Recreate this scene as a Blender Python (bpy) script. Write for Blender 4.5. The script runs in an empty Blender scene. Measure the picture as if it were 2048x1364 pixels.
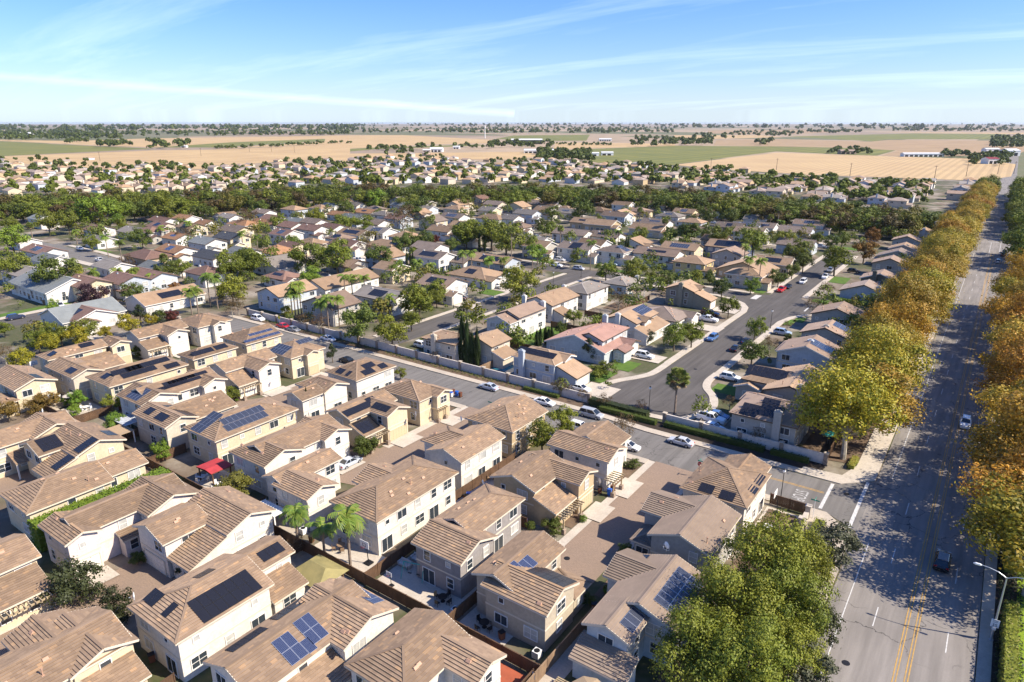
import bpy, math, random
from mathutils import Vector, Matrix
S=bpy.context.scene; COL=S.collection
# ------------------------------------------------------------ camera, sky, sun, exposure
TILT=math.atan(437/1366)
cd=bpy.data.cameras.new('camera'); cam=bpy.data.objects.new('camera',cd); COL.objects.link(cam)
cam.location=(0,0,56); cam.rotation_euler=(math.pi/2-TILT,0,math.radians(35.4))
cd.sensor_width=36; cd.lens=36*1366/2048; cd.clip_start=.5; cd.clip_end=60000; S.camera=cam
SUN_AZ=math.radians(71); SUN_EL=math.radians(43)
w=bpy.data.worlds.new('World'); S.world=w; w.use_nodes=True
nt=w.node_tree; nt.nodes.clear()
def N(t,kind,**k):
    n=t.nodes.new(kind)
    for a,b in k.items(): setattr(n,a,b)
    return n
def mathn(t,op,a,b=None,c=None,clamp=False):
    n=N(t,'ShaderNodeMath',operation=op,use_clamp=clamp)
    for i,v in enumerate((a,b,c)):
        if v is None: continue
        if isinstance(v,(int,float)): n.inputs[i].default_value=v
        else: t.links.new(v,n.inputs[i])
    return n.outputs[0]
def build_world():
    sky=N(nt,'ShaderNodeTexSky',sky_type='NISHITA',sun_disc=False,sun_elevation=SUN_EL,sun_rotation=SUN_AZ,altitude=50,air_density=1.0,dust_density=.6,ozone_density=1.6)
    hsv=N(nt,'ShaderNodeHueSaturation'); hsv.inputs['Saturation'].default_value=1.14; tint=N(nt,'ShaderNodeMix',data_type='RGBA',blend_type='MULTIPLY'); tint.inputs[0].default_value=1; tint.inputs[7].default_value=(.58,.685,1.0,1); nt.links.new(sky.outputs[0],tint.inputs[6]); nt.links.new(tint.outputs[2],hsv.inputs['Color'])
    tc=N(nt,'ShaderNodeTexCoord'); sp=N(nt,'ShaderNodeSeparateXYZ'); nt.links.new(tc.outputs['Generated'],sp.inputs[0])
    x,y,z=sp.outputs
    zz=mathn(nt,'MAXIMUM',z,.015)
    # streaky high cloud: noise on a plane far above, stretched along one wind direction
    cx=N(nt,'ShaderNodeCombineXYZ'); nt.links.new(mathn(nt,'DIVIDE',x,mathn(nt,'ADD',zz,.12)),cx.inputs[0]); nt.links.new(mathn(nt,'DIVIDE',y,mathn(nt,'ADD',zz,.12)),cx.inputs[1])
    mp=N(nt,'ShaderNodeMapping'); mp.inputs['Rotation'].default_value=(0,0,math.radians(-48)); mp.inputs['Scale'].default_value=(.35,1.5,1)
    nt.links.new(cx.outputs[0],mp.inputs[0])
    n1=N(nt,'ShaderNodeTexNoise'); n1.inputs['Scale'].default_value=1.1; n1.inputs['Detail'].default_value=8; n1.inputs['Roughness'].default_value=.62; n1.inputs['Distortion'].default_value=.5
    nt.links.new(mp.outputs[0],n1.inputs['Vector'])
    c1=mathn(nt,'MULTIPLY',mathn(nt,'SUBTRACT',n1.outputs[0],.50,clamp=True),2.6,clamp=True)
    # one long contrail: a great circle through two points of the sky
    def px(u,v):
        a=(u-1024)/1366; b=(682-v)/1366
        d=Vector((a,math.cos(TILT)+b*math.sin(TILT),-math.sin(TILT)+b*math.cos(TILT))).normalized()
        t=math.radians(35.4); return Vector((d.x*math.cos(t)-d.y*math.sin(t),d.x*math.sin(t)+d.y*math.cos(t),d.z))
    A,B=px(0,152),px(1010,226); nn=A.cross(B).normalized(); mid=(A+B).normalized()
    def dot(v):
        n=N(nt,'ShaderNodeVectorMath',operation='DOT_PRODUCT'); nt.links.new(tc.outputs['Generated'],n.inputs[0]); n.inputs[1].default_value=v; return n.outputs['Value']
    n2=N(nt,'ShaderNodeTexNoise'); n2.inputs['Scale'].default_value=14; n2.inputs['Detail'].default_value=5; nt.links.new(tc.outputs['Generated'],n2.inputs['Vector'])
    dist=mathn(nt,'ABSOLUTE',mathn(nt,'ADD',dot(nn),mathn(nt,'MULTIPLY',mathn(nt,'SUBTRACT',n2.outputs[0],.5),.006)))
    tr=mathn(nt,'SUBTRACT',1,mathn(nt,'DIVIDE',dist,.0062),clamp=True)
    tr=mathn(nt,'MULTIPLY',tr,mathn(nt,'GREATER_THAN',dot(mid),mid.dot(B)-.004))
    tr=mathn(nt,'MULTIPLY',tr,mathn(nt,'ADD',.25,n2.outputs[0]))
    # thin veil near the horizon
    veil=mathn(nt,'MULTIPLY',mathn(nt,'POWER',mathn(nt,'SUBTRACT',1,mathn(nt,'MAXIMUM',z,0),clamp=True),20),.38)
    cl=mathn(nt,'MULTIPLY',mathn(nt,'ADD',mathn(nt,'MULTIPLY',c1,.42),mathn(nt,'MULTIPLY',tr,.40)),1,clamp=True)
    cl=mathn(nt,'ADD',cl,veil,clamp=True)
    mix=N(nt,'ShaderNodeMix',data_type='RGBA'); nt.links.new(cl,mix.inputs[0]); nt.links.new(hsv.outputs[0],mix.inputs[6]); mix.inputs[7].default_value=(5.9,7.0,7.7,1)
    bg=N(nt,'ShaderNodeBackground'); bg.inputs[1].default_value=.118; nt.links.new(mix.outputs[2],bg.inputs[0])
    out=N(nt,'ShaderNodeOutputWorld'); nt.links.new(bg.outputs[0],out.inputs[0])
build_world()
sl=bpy.data.lights.new('sun','SUN'); sl.energy=5; sl.angle=math.radians(.53); sl.color=(1,.90,.75)
so=bpy.data.objects.new('sun',sl); COL.objects.link(so)
sd=Vector((math.sin(SUN_AZ)*math.cos(SUN_EL),math.cos(SUN_AZ)*math.cos(SUN_EL),math.sin(SUN_EL)))
so.rotation_euler=sd.to_track_quat('Z','Y').to_euler(); so.location=(0,0,300)
vs=S.view_settings; vs.view_transform='Standard'; vs.look='None'; vs.exposure=.80; vs.gamma=1; vs.use_curve_mapping=False
S.render.engine='CYCLES'; S.cycles.max_bounces=5; S.cycles.diffuse_bounces=2; S.cycles.glossy_bounces=2; S.cycles.transmission_bounces=2; S.cycles.transparent_max_bounces=4; S.cycles.volume_bounces=0
S.cycles.use_denoising=True
rnd=random.Random(11)
HOUSES=[
('large hip roofed white house with two long black panel rows, right of the paved court','white','tan','n',[(-70.5,-60.7,26.4,38.2,5.5,'y','hg',0.37),(-69.5,-63.9,35.2,43.6,5.5,'y','gg',0.37),(-64.4,-60.7,37.9,42.8,2.9,'l+x','',0.37)],[(0,'+x',-62.51,33.29,7,2,'k','P'),(0,'-y',-68.47,28.49,2,1,'k','P'),(0,'-y',-65.12,28.44,1,1,'k','P'),(1,'+x',-65.41,41.27,3,1,'k','P'),(0,'-x',-67.19,33.71,2,1,'k','P')],[('vent',)]),
('white house at the bottom edge with two blue gridded solar panel blocks','white','tan','n',[(-56.3,-48.2,26.7,42.6,5.4,'y','gg',0.37),(-55.3,-46.2,35.8,43.6,5.4,'x','gg',0.37),(-48.7,-45.0,29.7,36.1,2.9,'l+x','',0.37)],[(0,'+x',-50.52,35.26,2,2,'b','P'),(0,'+x',-50.11,32.36,2,2,'b','P'),(0,'+x',-49.24,33.91,1,1,'b','P'),(1,'+y',-50.72,42.6,5,1,'b','P'),(0,'-x',-55.3,36.74,5,1,'k','P'),(0,'-x',-54.84,30.74,4,1,'k','P')],[('vent',)]),
('tan roofed house cut by the bottom edge, beside the red patio','white','tan','n',[(-44.7,-36.5,34.5,44.6,5.4,'y','hg',0.37),(-41.7,-32.5,40.0,44.8,5.4,'x','gg',0.37)],[],[('vent',)]),
('grey and cream house with a black panel block, before the wide paver alley','greytan','tan','n',[(-43.4,-36.9,52.8,63.5,5.5,'y','gg',0.37),(-41.4,-32.3,51.9,58.9,5.3,'x','gg',0.37),(-37.3,-32.6,58.6,62.5,3.0,'y','hh',0.37)],[(1,'+y',-35.08,57.18,5,2,'k','P'),(0,'+x',-38.54,57.45,2,1,'b','P'),(0,'+x',-39.07,55.9,1,1,'b','P')],[('vent',)]),
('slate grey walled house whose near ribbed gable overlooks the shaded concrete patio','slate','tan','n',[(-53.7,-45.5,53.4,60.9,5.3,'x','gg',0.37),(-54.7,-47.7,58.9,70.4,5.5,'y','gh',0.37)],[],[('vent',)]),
('long white hip roofed house behind the two feathery palms and the basketball hoop','white','tan','n',[(-69.7,-60.2,53.8,70.8,5.5,'y','hh',0.37),(-71.7,-65.7,59.8,66.8,5.3,'x','gg',0.37)],[],[('vent',)]),
('white gabled house with three upstairs windows, facing the narrow side yard with a white dish','white','tan','n',[(-69.1,-61.7,73.2,84.9,5.5,'y','gg',0.37),(-72.6,-66.1,75.7,82.7,5.4,'x','hg',0.37)],[],[('vent',)]),
('tan stucco house with a long front slope and pergola, left of the blue wheeled bin','tan','tan','n',[(-55.8,-47.6,72.7,82.7,5.3,'y','gg',0.37),(-53.8,-43.4,78.3,83.8,5.3,'x','gg',0.37),(-48.0,-44.0,72.7,78.5,3.0,'l+x','',0.37)],[],[('vent',),('garage',1,'+x'),('pergola',2)]),
('corner house with a small wooden pergola beside the planted alley entrance','white','tan','n',[(-54.6,-43.1,86.7,93.2,5.4,'x','gg',0.37),(-53.6,-44.6,90.2,97.7,5.3,'y','gg',0.37)],[],[('vent',),('garage',0,'+x'),('pergola_at',-42.0,87.7,3.2)]),
('hip roofed corner house with four black solar panels, by the stop line at the avenue','white','tan','n',[(-31.2,-21.4,85.9,97.7,5.4,'x','hh',0.37),(-28.5,-22.0,88.4,99.9,5.6,'y','hg',0.37)],[(0,'-y',-27.6,87.12,2,1,'k','P'),(0,'-y',-24.54,86.99,2,1,'k','P'),(0,'+x',-22.38,91.02,2,1,'k','P'),(0,'+x',-23.99,91.53,1,1,'k','P'),(0,'+x',-22.24,94.41,2,1,'k','L')],[('vent',)]),
('grey gabled house without panels between the wide alley and the big green trees','grey','greytan','n',[(-30.0,-21.5,72.3,83.9,5.4,'y','gg',0.37),(-33.2,-26.0,77.2,83.7,5.4,'x','gg',0.37),(-32.8,-29.5,73.3,78.3,3.0,'y','hh',0.37)],[],[('vent',)]),
('blue grey house with big panelled slopes, half shaded by the large green trees','bluewhite','greytan','n',[(-28.8,-23.2,53.3,58.8,5.2,'y','gg',0.37),(-28.8,-20.0,57.8,68.3,5.2,'y','gg',0.37),(-30.8,-24.8,61.8,68.3,5.2,'x','gg',0.37),(-28.8,-22.2,50.7,53.7,2.7,'l-y','',0.37)],[(1,'+x',-21.95,63.17,7,2,'g','P'),(0,'+x',-24.37,56.36,3,1,'g','P'),(1,'-x',-28.08,65.5,3,1,'k','L')],[('vent',)]),
('pale pinkish white house with a wide garage door facing the bottom left paved court','pinkwhite','tan','n',[(-96.4,-88.4,27.6,32.1,5.4,'x','gg',0.37),(-95.4,-86.6,37.1,45.0,5.4,'x','gg',0.37),(-96.4,-89.3,29.6,44.5,5.4,'y','gg',0.37),(-89.6,-87.6,34.0,37.4,2.8,'l+x','',0.37)],[],[('vent',),('garage',0,'+x')]),
('white house with one very long ribbed slope, at the lower left paved court','white','tan','n',[(-86.1,-78.6,34.8,41.7,5.4,'y','gg',0.37),(-85.1,-73.9,40.7,48.2,5.4,'x','gg',0.37),(-79.0,-73.9,35.2,41.2,3.18,'l-y','',0.37)],[],[('vent',),('garage',0,'-y')]),
('cream house with a plain tan hip roof, lined by the long dark green hedge','cream','tan','n',[(-110.8,-101.3,28.1,39.8,5.0,'y','hg',0.37),(-109.8,-102.8,37.8,45.7,5.0,'y','gg',0.37)],[],[('vent',)]),
('cream house with a run of black panels down its long ribbed slope','cream','tan','n',[(-125.5,-118.0,36.1,40.4,5.4,'y','gg',0.37),(-124.5,-113.0,39.4,47.4,5.4,'x','gg',0.37),(-118.4,-113.0,34.9,39.9,3.55,'l-y','',0.37)],[(0,'+x',-120.04,38.64,3,2,'k','P'),(1,'-y',-114.26,41.69,2,2,'k','P'),(2,'-y',-114.25,38.14,2,2,'k','P'),(1,'+y',-116.95,46.43,3,1,'k','P')],[('vent',)]),
('cream house with a bare tan gable at the left edge below the two bronze trees','cream','tan','n',[(-134.6,-126.6,28.6,45.6,5.4,'y','gg',0.37),(-133.6,-125.6,38.1,46.1,5.4,'x','gg',0.37)],[],[('vent',),('porch',-126.6,34.6)]),
('tan house with a brick toned lower slope and a timber pergola at the left edge','cream','tan','n',[(-96.8,-88.8,14.1,25.1,5.3,'y','gg',0.37),(-89.2,-84.9,14.1,24.5,3.0,'l+x','',0.37)],[],[('vent',),('pergola',1)]),
('tan roofed house in the bottom left corner, with a lower lean roof','cream','tan','n',[(-73.5,-65.0,12.4,24.4,5.3,'y','gg',0.37),(-73.5,-64.7,18.2,24.7,5.3,'x','gg',0.37),(-76.0,-69.5,16.4,22.4,5.3,'x','gg',0.37),(-65.4,-61.8,19.1,24.1,2.9,'l+x','',0.37)],[],[('vent',)]),
('cream house with three black panel groups, right of the bright yellow autumn tree','cream','tan','n',[(-174.1,-167.8,57.2,70.3,5.4,'y','hg',0.37),(-173.1,-166.6,70.2,75.2,5.4,'x','gg',0.37),(-168.2,-165.2,59.2,70.4,3.0,'l+x','',0.37)],[(0,'-y',-169.68,59.04,2,1,'k','P'),(0,'+x',-169.93,66.41,3,1,'k','P')],[('vent',),('garage',1,'+x')]),
('beige house with one square panel block, next to the shaded basketball court','beige','tan','n',[(-164.2,-151.2,55.1,61.7,5.4,'x','gg',0.37),(-159.7,-152.2,58.7,66.7,5.3,'y','gg',0.37)],[(0,'-y',-154.69,56.63,3,1,'k','P'),(0,'+y',-154.98,60.7,4,1,'k','P')],[('vent',)]),
('long cream hip roofed house with stepped rows of black solar panels','cream','tan','n',[(-150.0,-139.8,57.2,74.1,5.4,'y','hh',0.37)],[(0,'-y',-144.8,59.1,2,1,'k','P'),(0,'+x',-143.33,67.04,9,1,'k','P'),(0,'+x',-141.72,64.31,7,1,'k','P'),(0,'+x',-143.33,62.71,6,1,'k','P'),(0,'+x',-140.87,70.92,3,1,'k','P')],[('vent',)]),
('white house with many small scattered rows of solar panels, front gable window over the garage','white','tan','n',[(-134.6,-125.0,56.0,63.8,5.4,'x','gg',0.37),(-134.6,-126.0,58.0,73.3,5.4,'y','gg',0.37),(-133.6,-124.7,68.3,73.8,5.4,'x','gg',0.37)],[(0,'-y',-129.62,58.07,4,2,'g','P'),(1,'+x',-128.15,65.03,6,1,'k','L'),(1,'+x',-129.18,67.8,5,1,'k','L'),(1,'+x',-128.19,63.98,4,1,'k','L'),(1,'+x',-129.18,65.97,4,1,'k','L')],[('vent',),('garage',2,'+x')]),
('beige house with two black panel blocks side by side above the grey shed roof','beige','tan','n',[(-123.1,-111.8,53.3,59.7,5.4,'x','gg',0.37),(-122.6,-112.8,56.7,68.0,4.6,'y','gg',0.37)],[(0,'-y',-119.81,55.06,2,1,'k','P'),(0,'-y',-115.49,54.91,3,1,'k','P'),(0,'+y',-116.2,58.54,5,2,'k','L')],[('vent',),('garage',1,'+x')]),
('cream hip roofed house with blue grey panels beside the open red canopy','cream','tan','n',[(-109.7,-100.0,55.4,72.3,5.4,'y','hh',0.37)],[(0,'-y',-106.22,57.99,3,3,'g','P'),(0,'+x',-101.72,62.58,8,1,'g','P'),(0,'+x',-103.33,63.01,8,1,'g','P')],[('vent',)]),
('white house with pergola and wide garage door at the head of the left alley','white','tan','n',[(-135.8,-128.8,75.9,88.9,5.3,'y','gg',0.37),(-133.8,-123.8,80.4,86.4,5.3,'x','gg',0.37),(-129.2,-124.5,75.9,80.6,3.0,'l+x','',0.37)],[],[('vent',),('garage',1,'+x'),('pergola',2)]),
('cream house with two thin rows of blue solar panels by the walled street','cream','tan','n',[(-152.9,-142.2,89.9,100.6,5.2,'y','hg',0.37)],[(0,'+x',-143.22,95.32,6,1,'b','L'),(0,'+x',-145.06,96.19,4,1,'b','L')],[('vent',)]),
('cream hip roofed house with one long thin black panel strip','cream','tan','n',[(-148.3,-141.7,76.2,87.6,5.4,'y','hh',0.37)],[(0,'+x',-143.42,79.64,5,1,'k','P'),(0,'+x',-143.4,84.17,3,1,'k','P')],[('vent',)]),
('topmost bare roofed white house of the left cluster, against the pale wall','white','tan','n',[(-175.4,-164.2,90.8,100.8,5.4,'x','hh',0.37),(-168.2,-162.8,94.3,98.5,5.4,'x','gg',0.37)],[],[('vent',),('garage',1,'+x')]),
('white house with pergola and light green bush, right of the yellow trees','white','tan','n',[(-175.2,-167.8,77.4,90.4,5.3,'y','gg',0.37),(-173.2,-164.1,82.6,88.6,5.3,'x','gg',0.37),(-168.2,-164.2,77.4,82.8,3.0,'l+x','',0.37)],[],[('vent',),('garage',1,'+x'),('pergola',2)]),
('cream house with blue panels, left of the dark cone shaped tree by the street','cream','tan','n',[(-135.7,-125.1,89.8,99.8,5.2,'x','hh',0.37),(-129.1,-123.9,93.3,97.3,5.2,'x','gg',0.37)],[(0,'-y',-130.86,91.54,5,2,'g','P'),(0,'+x',-129.26,97.05,4,1,'g','P')],[('vent',),('garage',1,'+x')]),
('white hip roofed house with six black panels near the dark parked car','white','tan','n',[(-111.7,-102.0,88.3,99.9,5.4,'y','hh',0.37)],[(0,'-y',-108.14,89.59,2,1,'k','P'),(0,'-y',-105.61,89.57,1,1,'k','P'),(0,'+x',-103.19,92.75,3,1,'k','P'),(0,'+x',-104.8,94.39,3,1,'k','P'),(0,'+x',-103.29,97.03,2,1,'k','P')],[('vent',)]),
('white house behind the lone thin cypress, with a white dish on its corner','white','tan','n',[(-108.1,-102.4,75.0,80.9,5.4,'y','gg',0.37),(-107.1,-102.1,80.1,86.6,5.4,'x','gg',0.37),(-111.1,-105.1,80.1,86.6,5.3,'x','hg',0.37)],[],[('vent',)]),
('cream house whose lower front slope is filled by black panels above a pergola','cream','tan','n',[(-95.2,-88.4,74.4,86.4,5.3,'y','gg',0.37),(-93.2,-83.9,79.2,85.2,5.3,'x','gg',0.37),(-88.8,-84.8,74.4,79.4,3.0,'l+x','',0.37)],[(0,'+x',-90.05,77.7,6,1,'k','P'),(1,'-y',-87.06,80.85,4,1,'k','P'),(2,'+x',-87.02,76.86,4,2,'k','P'),(0,'+x',-90.73,81.8,2,1,'k','P')],[('vent',),('garage',1,'+x'),('pergola',2)]),
('cream corner house with tan garage door, behind the row of coloured bins on the street','cream','tan','n',[(-94.9,-84.0,87.8,95.2,5.4,'y','hh',0.37),(-88.0,-82.7,91.4,96.0,5.4,'x','gg',0.37)],[],[('vent',),('garage',1,'+x'),('pergola_at',-82.8,92.7,2.6)]),
('pale cream house with no panels, nose to nose with the panelled cream hip roofed one','white','tan','n',[(-94.9,-85.6,54.6,62.5,5.4,'x','hg',0.37),(-94.9,-86.4,56.6,71.6,5.4,'y','gg',0.37),(-93.9,-85.3,66.1,72.1,5.4,'x','gg',0.37)],[],[('vent',),('garage',2,'+x')]),
('white house with a shaded side and small gable, above the white slatted patio cover','white','tan','n',[(-83.7,-78.4,52.8,63.9,5.3,'y','gg',0.37),(-80.5,-72.5,52.2,58.1,5.3,'x','gg',0.37)],[],[('vent',)]),
('tan house without panels, left of the yellow green tree pair by the street','tan','tan','n',[(-72.3,-61.7,87.0,98.4,5.4,'y','hg',0.37)],[],[('vent',)]),
('tan house at the left edge behind the bronze trees, small black panels near its ridge','cream','tan','n',[(-168.3,-154.3,45.7,53.7,5.0,'x','gg',0.37),(-160.0,-153.9,39.2,46.2,3.0,'x','gh',0.37)],[(0,'+y',-156.55,50.66,4,1,'k','P')],[('vent',)]),
('cream house hidden behind four tall dark cypresses, inside the long pale wall','beige','ltan','n',[(-112.1,-101,118.6,126.9,5.2,'x','hg',0.37),(-102,-93,122.6,131,5.2,'y','gg',0.37),(-93.4,-89.8,123,129,2.7,'l+x','',0.37)],[],[('chimney',-107.9,118.8,6.7)]),
('white house with a large L of black solar panels and three small square gable windows','white2','pinkbrown','n',[(-109.3,-100.8,140.9,158.2,5.2,'y','gg',0.37),(-108.5,-100.5,144.9,158.2,6,'y','gg',0.37)],[(0,'+x',-103.31,154.07,6,2,'k','P'),(0,'+x',-102.71,147.93,6,1,'k','P')],[('chimney',-101.6,158.2,7.8)]),
('two-storey house with a plain golden tan roof and a light patio cover','white2','ltan','n',[(-112.6,-101.6,163.2,179.2,5.2,'y','gg',0.37),(-102.0,-98.2,164.2,169.2,2.6,'l+x','',0.37)],[],[('chimney',-111.2,162.8,7.2)]),
('white two-storey house with a plain grey hip roof, behind the golden tan one','white2','grey','n',[(-110.0,-100.0,181.0,195.9,5.4,'y','hh',0.37)],[],[('chimney',-108.5,181.0,7.2)]),
('low grey roofed house with a small square garden canopy beside it','white2','grey','n',[(-108.8,-99.1,206.6,218.3,3.2,'y','hh',0.37)],[],[('chimney',-100.6,217.7,4.7)]),
('blue grey two-storey house with one flat black solar strip, beside the small swimming pool','bluegrey','ltan','n',[(-85.8,-74.0,120.3,129.1,5.2,'x','hh',0.37),(-74.4,-68.9,121.3,128.1,2.9,'l+x','',0.37),(-78.0,-73.4,123.8,128.8,5.2,'x','gg',0.37)],[(0,'-y',-80.56,122.99,6,2,'k','L')],[('chimney',-82.6,120.0,7.3),('garage',1,'+x')]),
('pink roofed house with a raised upper storey, beside the dark cone shaped tree','bluewhite','pink','n',[(-89.0,-71.6,139.3,151.3,3.2,'y','gg',0.37),(-81.3,-73.3,141.3,155.8,5.4,'y','gh',0.37),(-74.6,-69.2,148.0,154.2,2.9,'x','gg',0.37),(-72.2,-68.3,143.3,148.3,2.9,'y','gg',0.37)],[],[('garage',2,'+x'),('chimney',-80.5,155.8,7.7)]),
('beige house with a long diagonal strip of panels, behind the two round street trees','white2','ltan','n',[(-83.4,-73.4,160.3,174.3,5.2,'y','gg',0.37),(-78.2,-72.2,163.1,168.1,5.2,'x','gg',0.37),(-73.8,-69.7,159.3,173.9,2.9,'l+x','',0.37)],[(0,'+x',-76.71,170.47,7,2,'g','P'),(0,'+x',-74.31,165.58,4,1,'g','P')],[('chimney',-78.9,160.0,7.4)]),
('single storey house with a big plain grey brown hip roof, beside the white pickup','white2','greybrown','n',[(-81.1,-68.1,175.1,186.1,3.2,'y','hh',0.37),(-73.2,-66.2,181.6,187.8,3.0,'x','gg',0.37)],[],[('garage',1,'+x')]),
('olive grey gabled house at the T junction with a chimney on its gable','olive','ltan','n',[(-84.4,-74.4,203.5,212.5,5.2,'y','gg',0.37),(-74.8,-68.8,203.7,209.7,2.9,'l+x','',0.37),(-78.4,-73.8,207.5,212.5,5.2,'x','gg',0.37)],[],[('chimney',-78.9,203.6,7.6),('garage',1,'+x')]),
('stone grey house nearest the wall, ribbed roof with four panel blocks and a stout chimney','stone','pinkbrown','n',[(-34.6,-22.4,117.9,130.1,5.0,'x','hg',0.37),(-35.6,-29.6,127.1,132.1,4.2,'y','hh',0.37)],[(0,'-y',-31.39,119.66,3,2,'k','P'),(0,'-y',-27.8,120.48,4,2,'k','P'),(0,'-y',-28.5,122.88,3,1,'k','P')],[('chimney',-26.0,118.0,7.4)]),
('grey house with two black panel blocks and a gable chimney, next to the wall house','stone','ltan','n',[(-33.2,-22.9,133.9,149.9,4.6,'y','gg',0.37),(-38.7,-26.2,137.8,147.8,4.6,'x','hh',0.37),(-39.8,-34.1,136.6,142.6,3.1,'y','gg',0.37)],[(1,'-y',-35.93,141.04,5,2,'k','P'),(1,'-y',-31.83,141.04,3,2,'k','P')],[('chimney',-26.0,134.0,7.2)]),
('pale blue gabled house with grey panels falling down its right slope','paleblue','pinkbrown','n',[(-37.3,-24.8,159.0,170.0,5.2,'y','gg',0.37),(-38.3,-31.3,162.0,171.0,4.4,'y','gg',0.37)],[(0,'+x',-28.55,164.01,4,3,'g','P')],[('chimney',-31.1,163.9,7.8)]),
('grey gabled house with a lilac grid of panels, partly under the golden sycamore','stone','pinkbrown','n',[(-36.8,-25.2,178.6,187.6,5.0,'y','gg',0.37)],[(0,'+x',-27.81,185.34,4,3,'g','P')],[('chimney',-31.0,180.4,7.4)]),
('brown roofed house with no panels, tucked against the golden sycamores','stone','pinkbrown','n',[(-39.2,-25.7,200.4,210.4,4.6,'y','gg',0.37)],[],[('chimney',-32.5,202.4,7.0)]),
('low pale blue house with a wide grey roof behind a clipped hedge','paleblue','greybrown','n',[(-39.4,-24.9,241.3,251.3,3.4,'y','gg',0.37)],[],[('chimney',-27.9,241.2,6.2)]),
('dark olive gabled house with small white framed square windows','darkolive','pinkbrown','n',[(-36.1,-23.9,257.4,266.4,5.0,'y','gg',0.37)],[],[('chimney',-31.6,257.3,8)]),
('grey gabled house behind the dark olive one','stone','pinkbrown','n',[(-37.4,-25.0,289.4,298.4,5.0,'y','gg',0.37)],[],[('chimney',-31.2,292.1,7.2)]),
('grey roofed house behind the orange street tree','stone','greybrown','n',[(-39.1,-23.5,312.2,321.2,4.0,'y','gg',0.37)],[],[]),
('tan gabled house standing behind the orange street tree row','stone','ltan','n',[(-37.2,-25.7,330.3,339.3,4.6,'y','gg',0.37)],[],[('chimney',-30.3,332.1,6.6)]),
('wide tan roofed house second from the far end of the avenue row','stone','pinkbrown','n',[(-39.3,-27.1,356.2,365.2,4.6,'y','gg',0.37)],[],[]),
('last house of the avenue row with a pale gable against dark trees','paleblue','ltan','n',[(-34.2,-25.0,388.8,397.8,4.6,'y','gg',0.37)],[],[('chimney',-29.6,388.8,6.8)]),
('white house with a long plain tan roof behind the palms of the walled corner','white2','ltan','m',[(-190.7,-177.5,143.3,168.3,3.4,'y','gg',0.37)],[],[('chimney',-187.4,153.8,5.3)]),
('white walled corner house with a white chimney at the street bend','paleblue','ltan','m',[(-187.0,-175.1,123.7,138.7,5.2,'y','gg',0.37)],[],[]),
('stone grey house behind the brown bushes, inside the pale wall','stone','pinkbrown','m',[(-164.9,-150.4,123.4,134.7,5.2,'y','gg',0.37)],[],[('chimney',-161.3,128.2,7.1)]),
('low white house with a black panel slab, roof partly behind round trees','white2','grey','m',[(-161.7,-144.5,140.9,152.1,4.6,'x','gg',0.37)],[(0,'-y',-153.11,143.8,6,2,'k','P')],[('chimney',-157.4,145.6,6.5)]),
('white house with two panel strips and a pinkish garage wing, by a purple shrub','white2','pinkbrown','m',[(-154.6,-141.4,161.8,174.3,5.2,'x','gg',0.37),(-145.2,-138.2,161.5,167.7,2.9,'x','gg',0.37)],[(0,'-y',-147.98,165.08,7,2,'k','P')],[('garage',1,'+x'),('chimney',-151.3,167.1,7.1)]),
('single storey tan roofed house with porch gable and dark panels, on the bend','white2','ltan','m',[(-162.7,-144.2,186.5,200.2,3.2,'x','hh',0.37),(-148.0,-141.0,186.2,192.4,2.9,'x','gg',0.37)],[(0,'-y',-153.41,190.04,4,2,'k','P')],[('garage',1,'+x'),('chimney',-158.0,192.2,5.1)]),
('cream house with white chimney, above the palms','cream','ltan','m',[(-185.9,-175.3,172.1,182.1,5,'x','gg',0.37)],[],[]),
('white two-storey house with four black panel groups and tall slim cypresses','white2','greybrown','m',[(-190.7,-174.9,197.0,208.3,5.2,'x','gg',0.37)],[(0,'-y',-182.8,199.96,8,2,'k','P')],[('chimney',-186.8,201.8,7.1)]),
('grey house with one dark panel block behind the palm grove','white2','greybrown','m',[(-181.2,-168.0,203.9,215.1,3.4,'x','gg',0.37)],[(0,'-y',-174.64,206.82,5,2,'k','P')],[('chimney',-177.9,208.6,5.3)]),
('grey gable fronted house with a small green lawn','white2','grey','m',[(-236.3,-217.8,155.1,168.9,3.2,'y','gg',0.37)],[],[]),
('brown roofed house with white gable fronts and a white pickup outside','white2','brown','m',[(-245.3,-229.5,200.8,212.0,4,'x','gg',0.37),(-233.3,-226.3,200.5,206.7,2.9,'x','gg',0.37)],[],[('garage',1,'+x'),('chimney',-241.3,205.5,5.9)]),
('peach roofed house with a black panel block, behind the tree with the pickup','white2','ltan','m',[(-232.7,-214.2,210.6,223.1,3.6,'x','hh',0.37)],[(0,'+x',-217.45,216.82,4,2,'k','P')],[]),
('house with a big bare orange hip roof','white2','orange','m',[(-258.0,-243.5,173.0,185.5,3.4,'y','hh',0.37)],[],[]),
('house with a dark brown roof right of the orange hip','cream','brown','m',[(-257.8,-245.9,182.5,192.5,4.4,'x','gg',0.37)],[],[('chimney',-254.8,186.7,6.3)]),
('white fronted house with slate panels in the mid left rows','white2','brown','m',[(-286.4,-273.2,200.0,211.2,5,'x','gg',0.37),(-277.0,-270.0,199.7,205.9,2.9,'x','gg',0.37)],[(0,'-y',-279.8,202.88,4,2,'g','P')],[('garage',1,'+x'),('chimney',-283.1,204.7,6.9)]),
('white two-storey house with a steep brown roof and white dormers','white2','brown','m',[(-289.2,-274.7,218.0,229.2,5,'x','gg',0.37),(-278.5,-271.5,217.7,223.9,2.9,'x','gg',0.37)],[],[('garage',1,'+x'),('chimney',-285.5,222.7,6.9)]),
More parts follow.
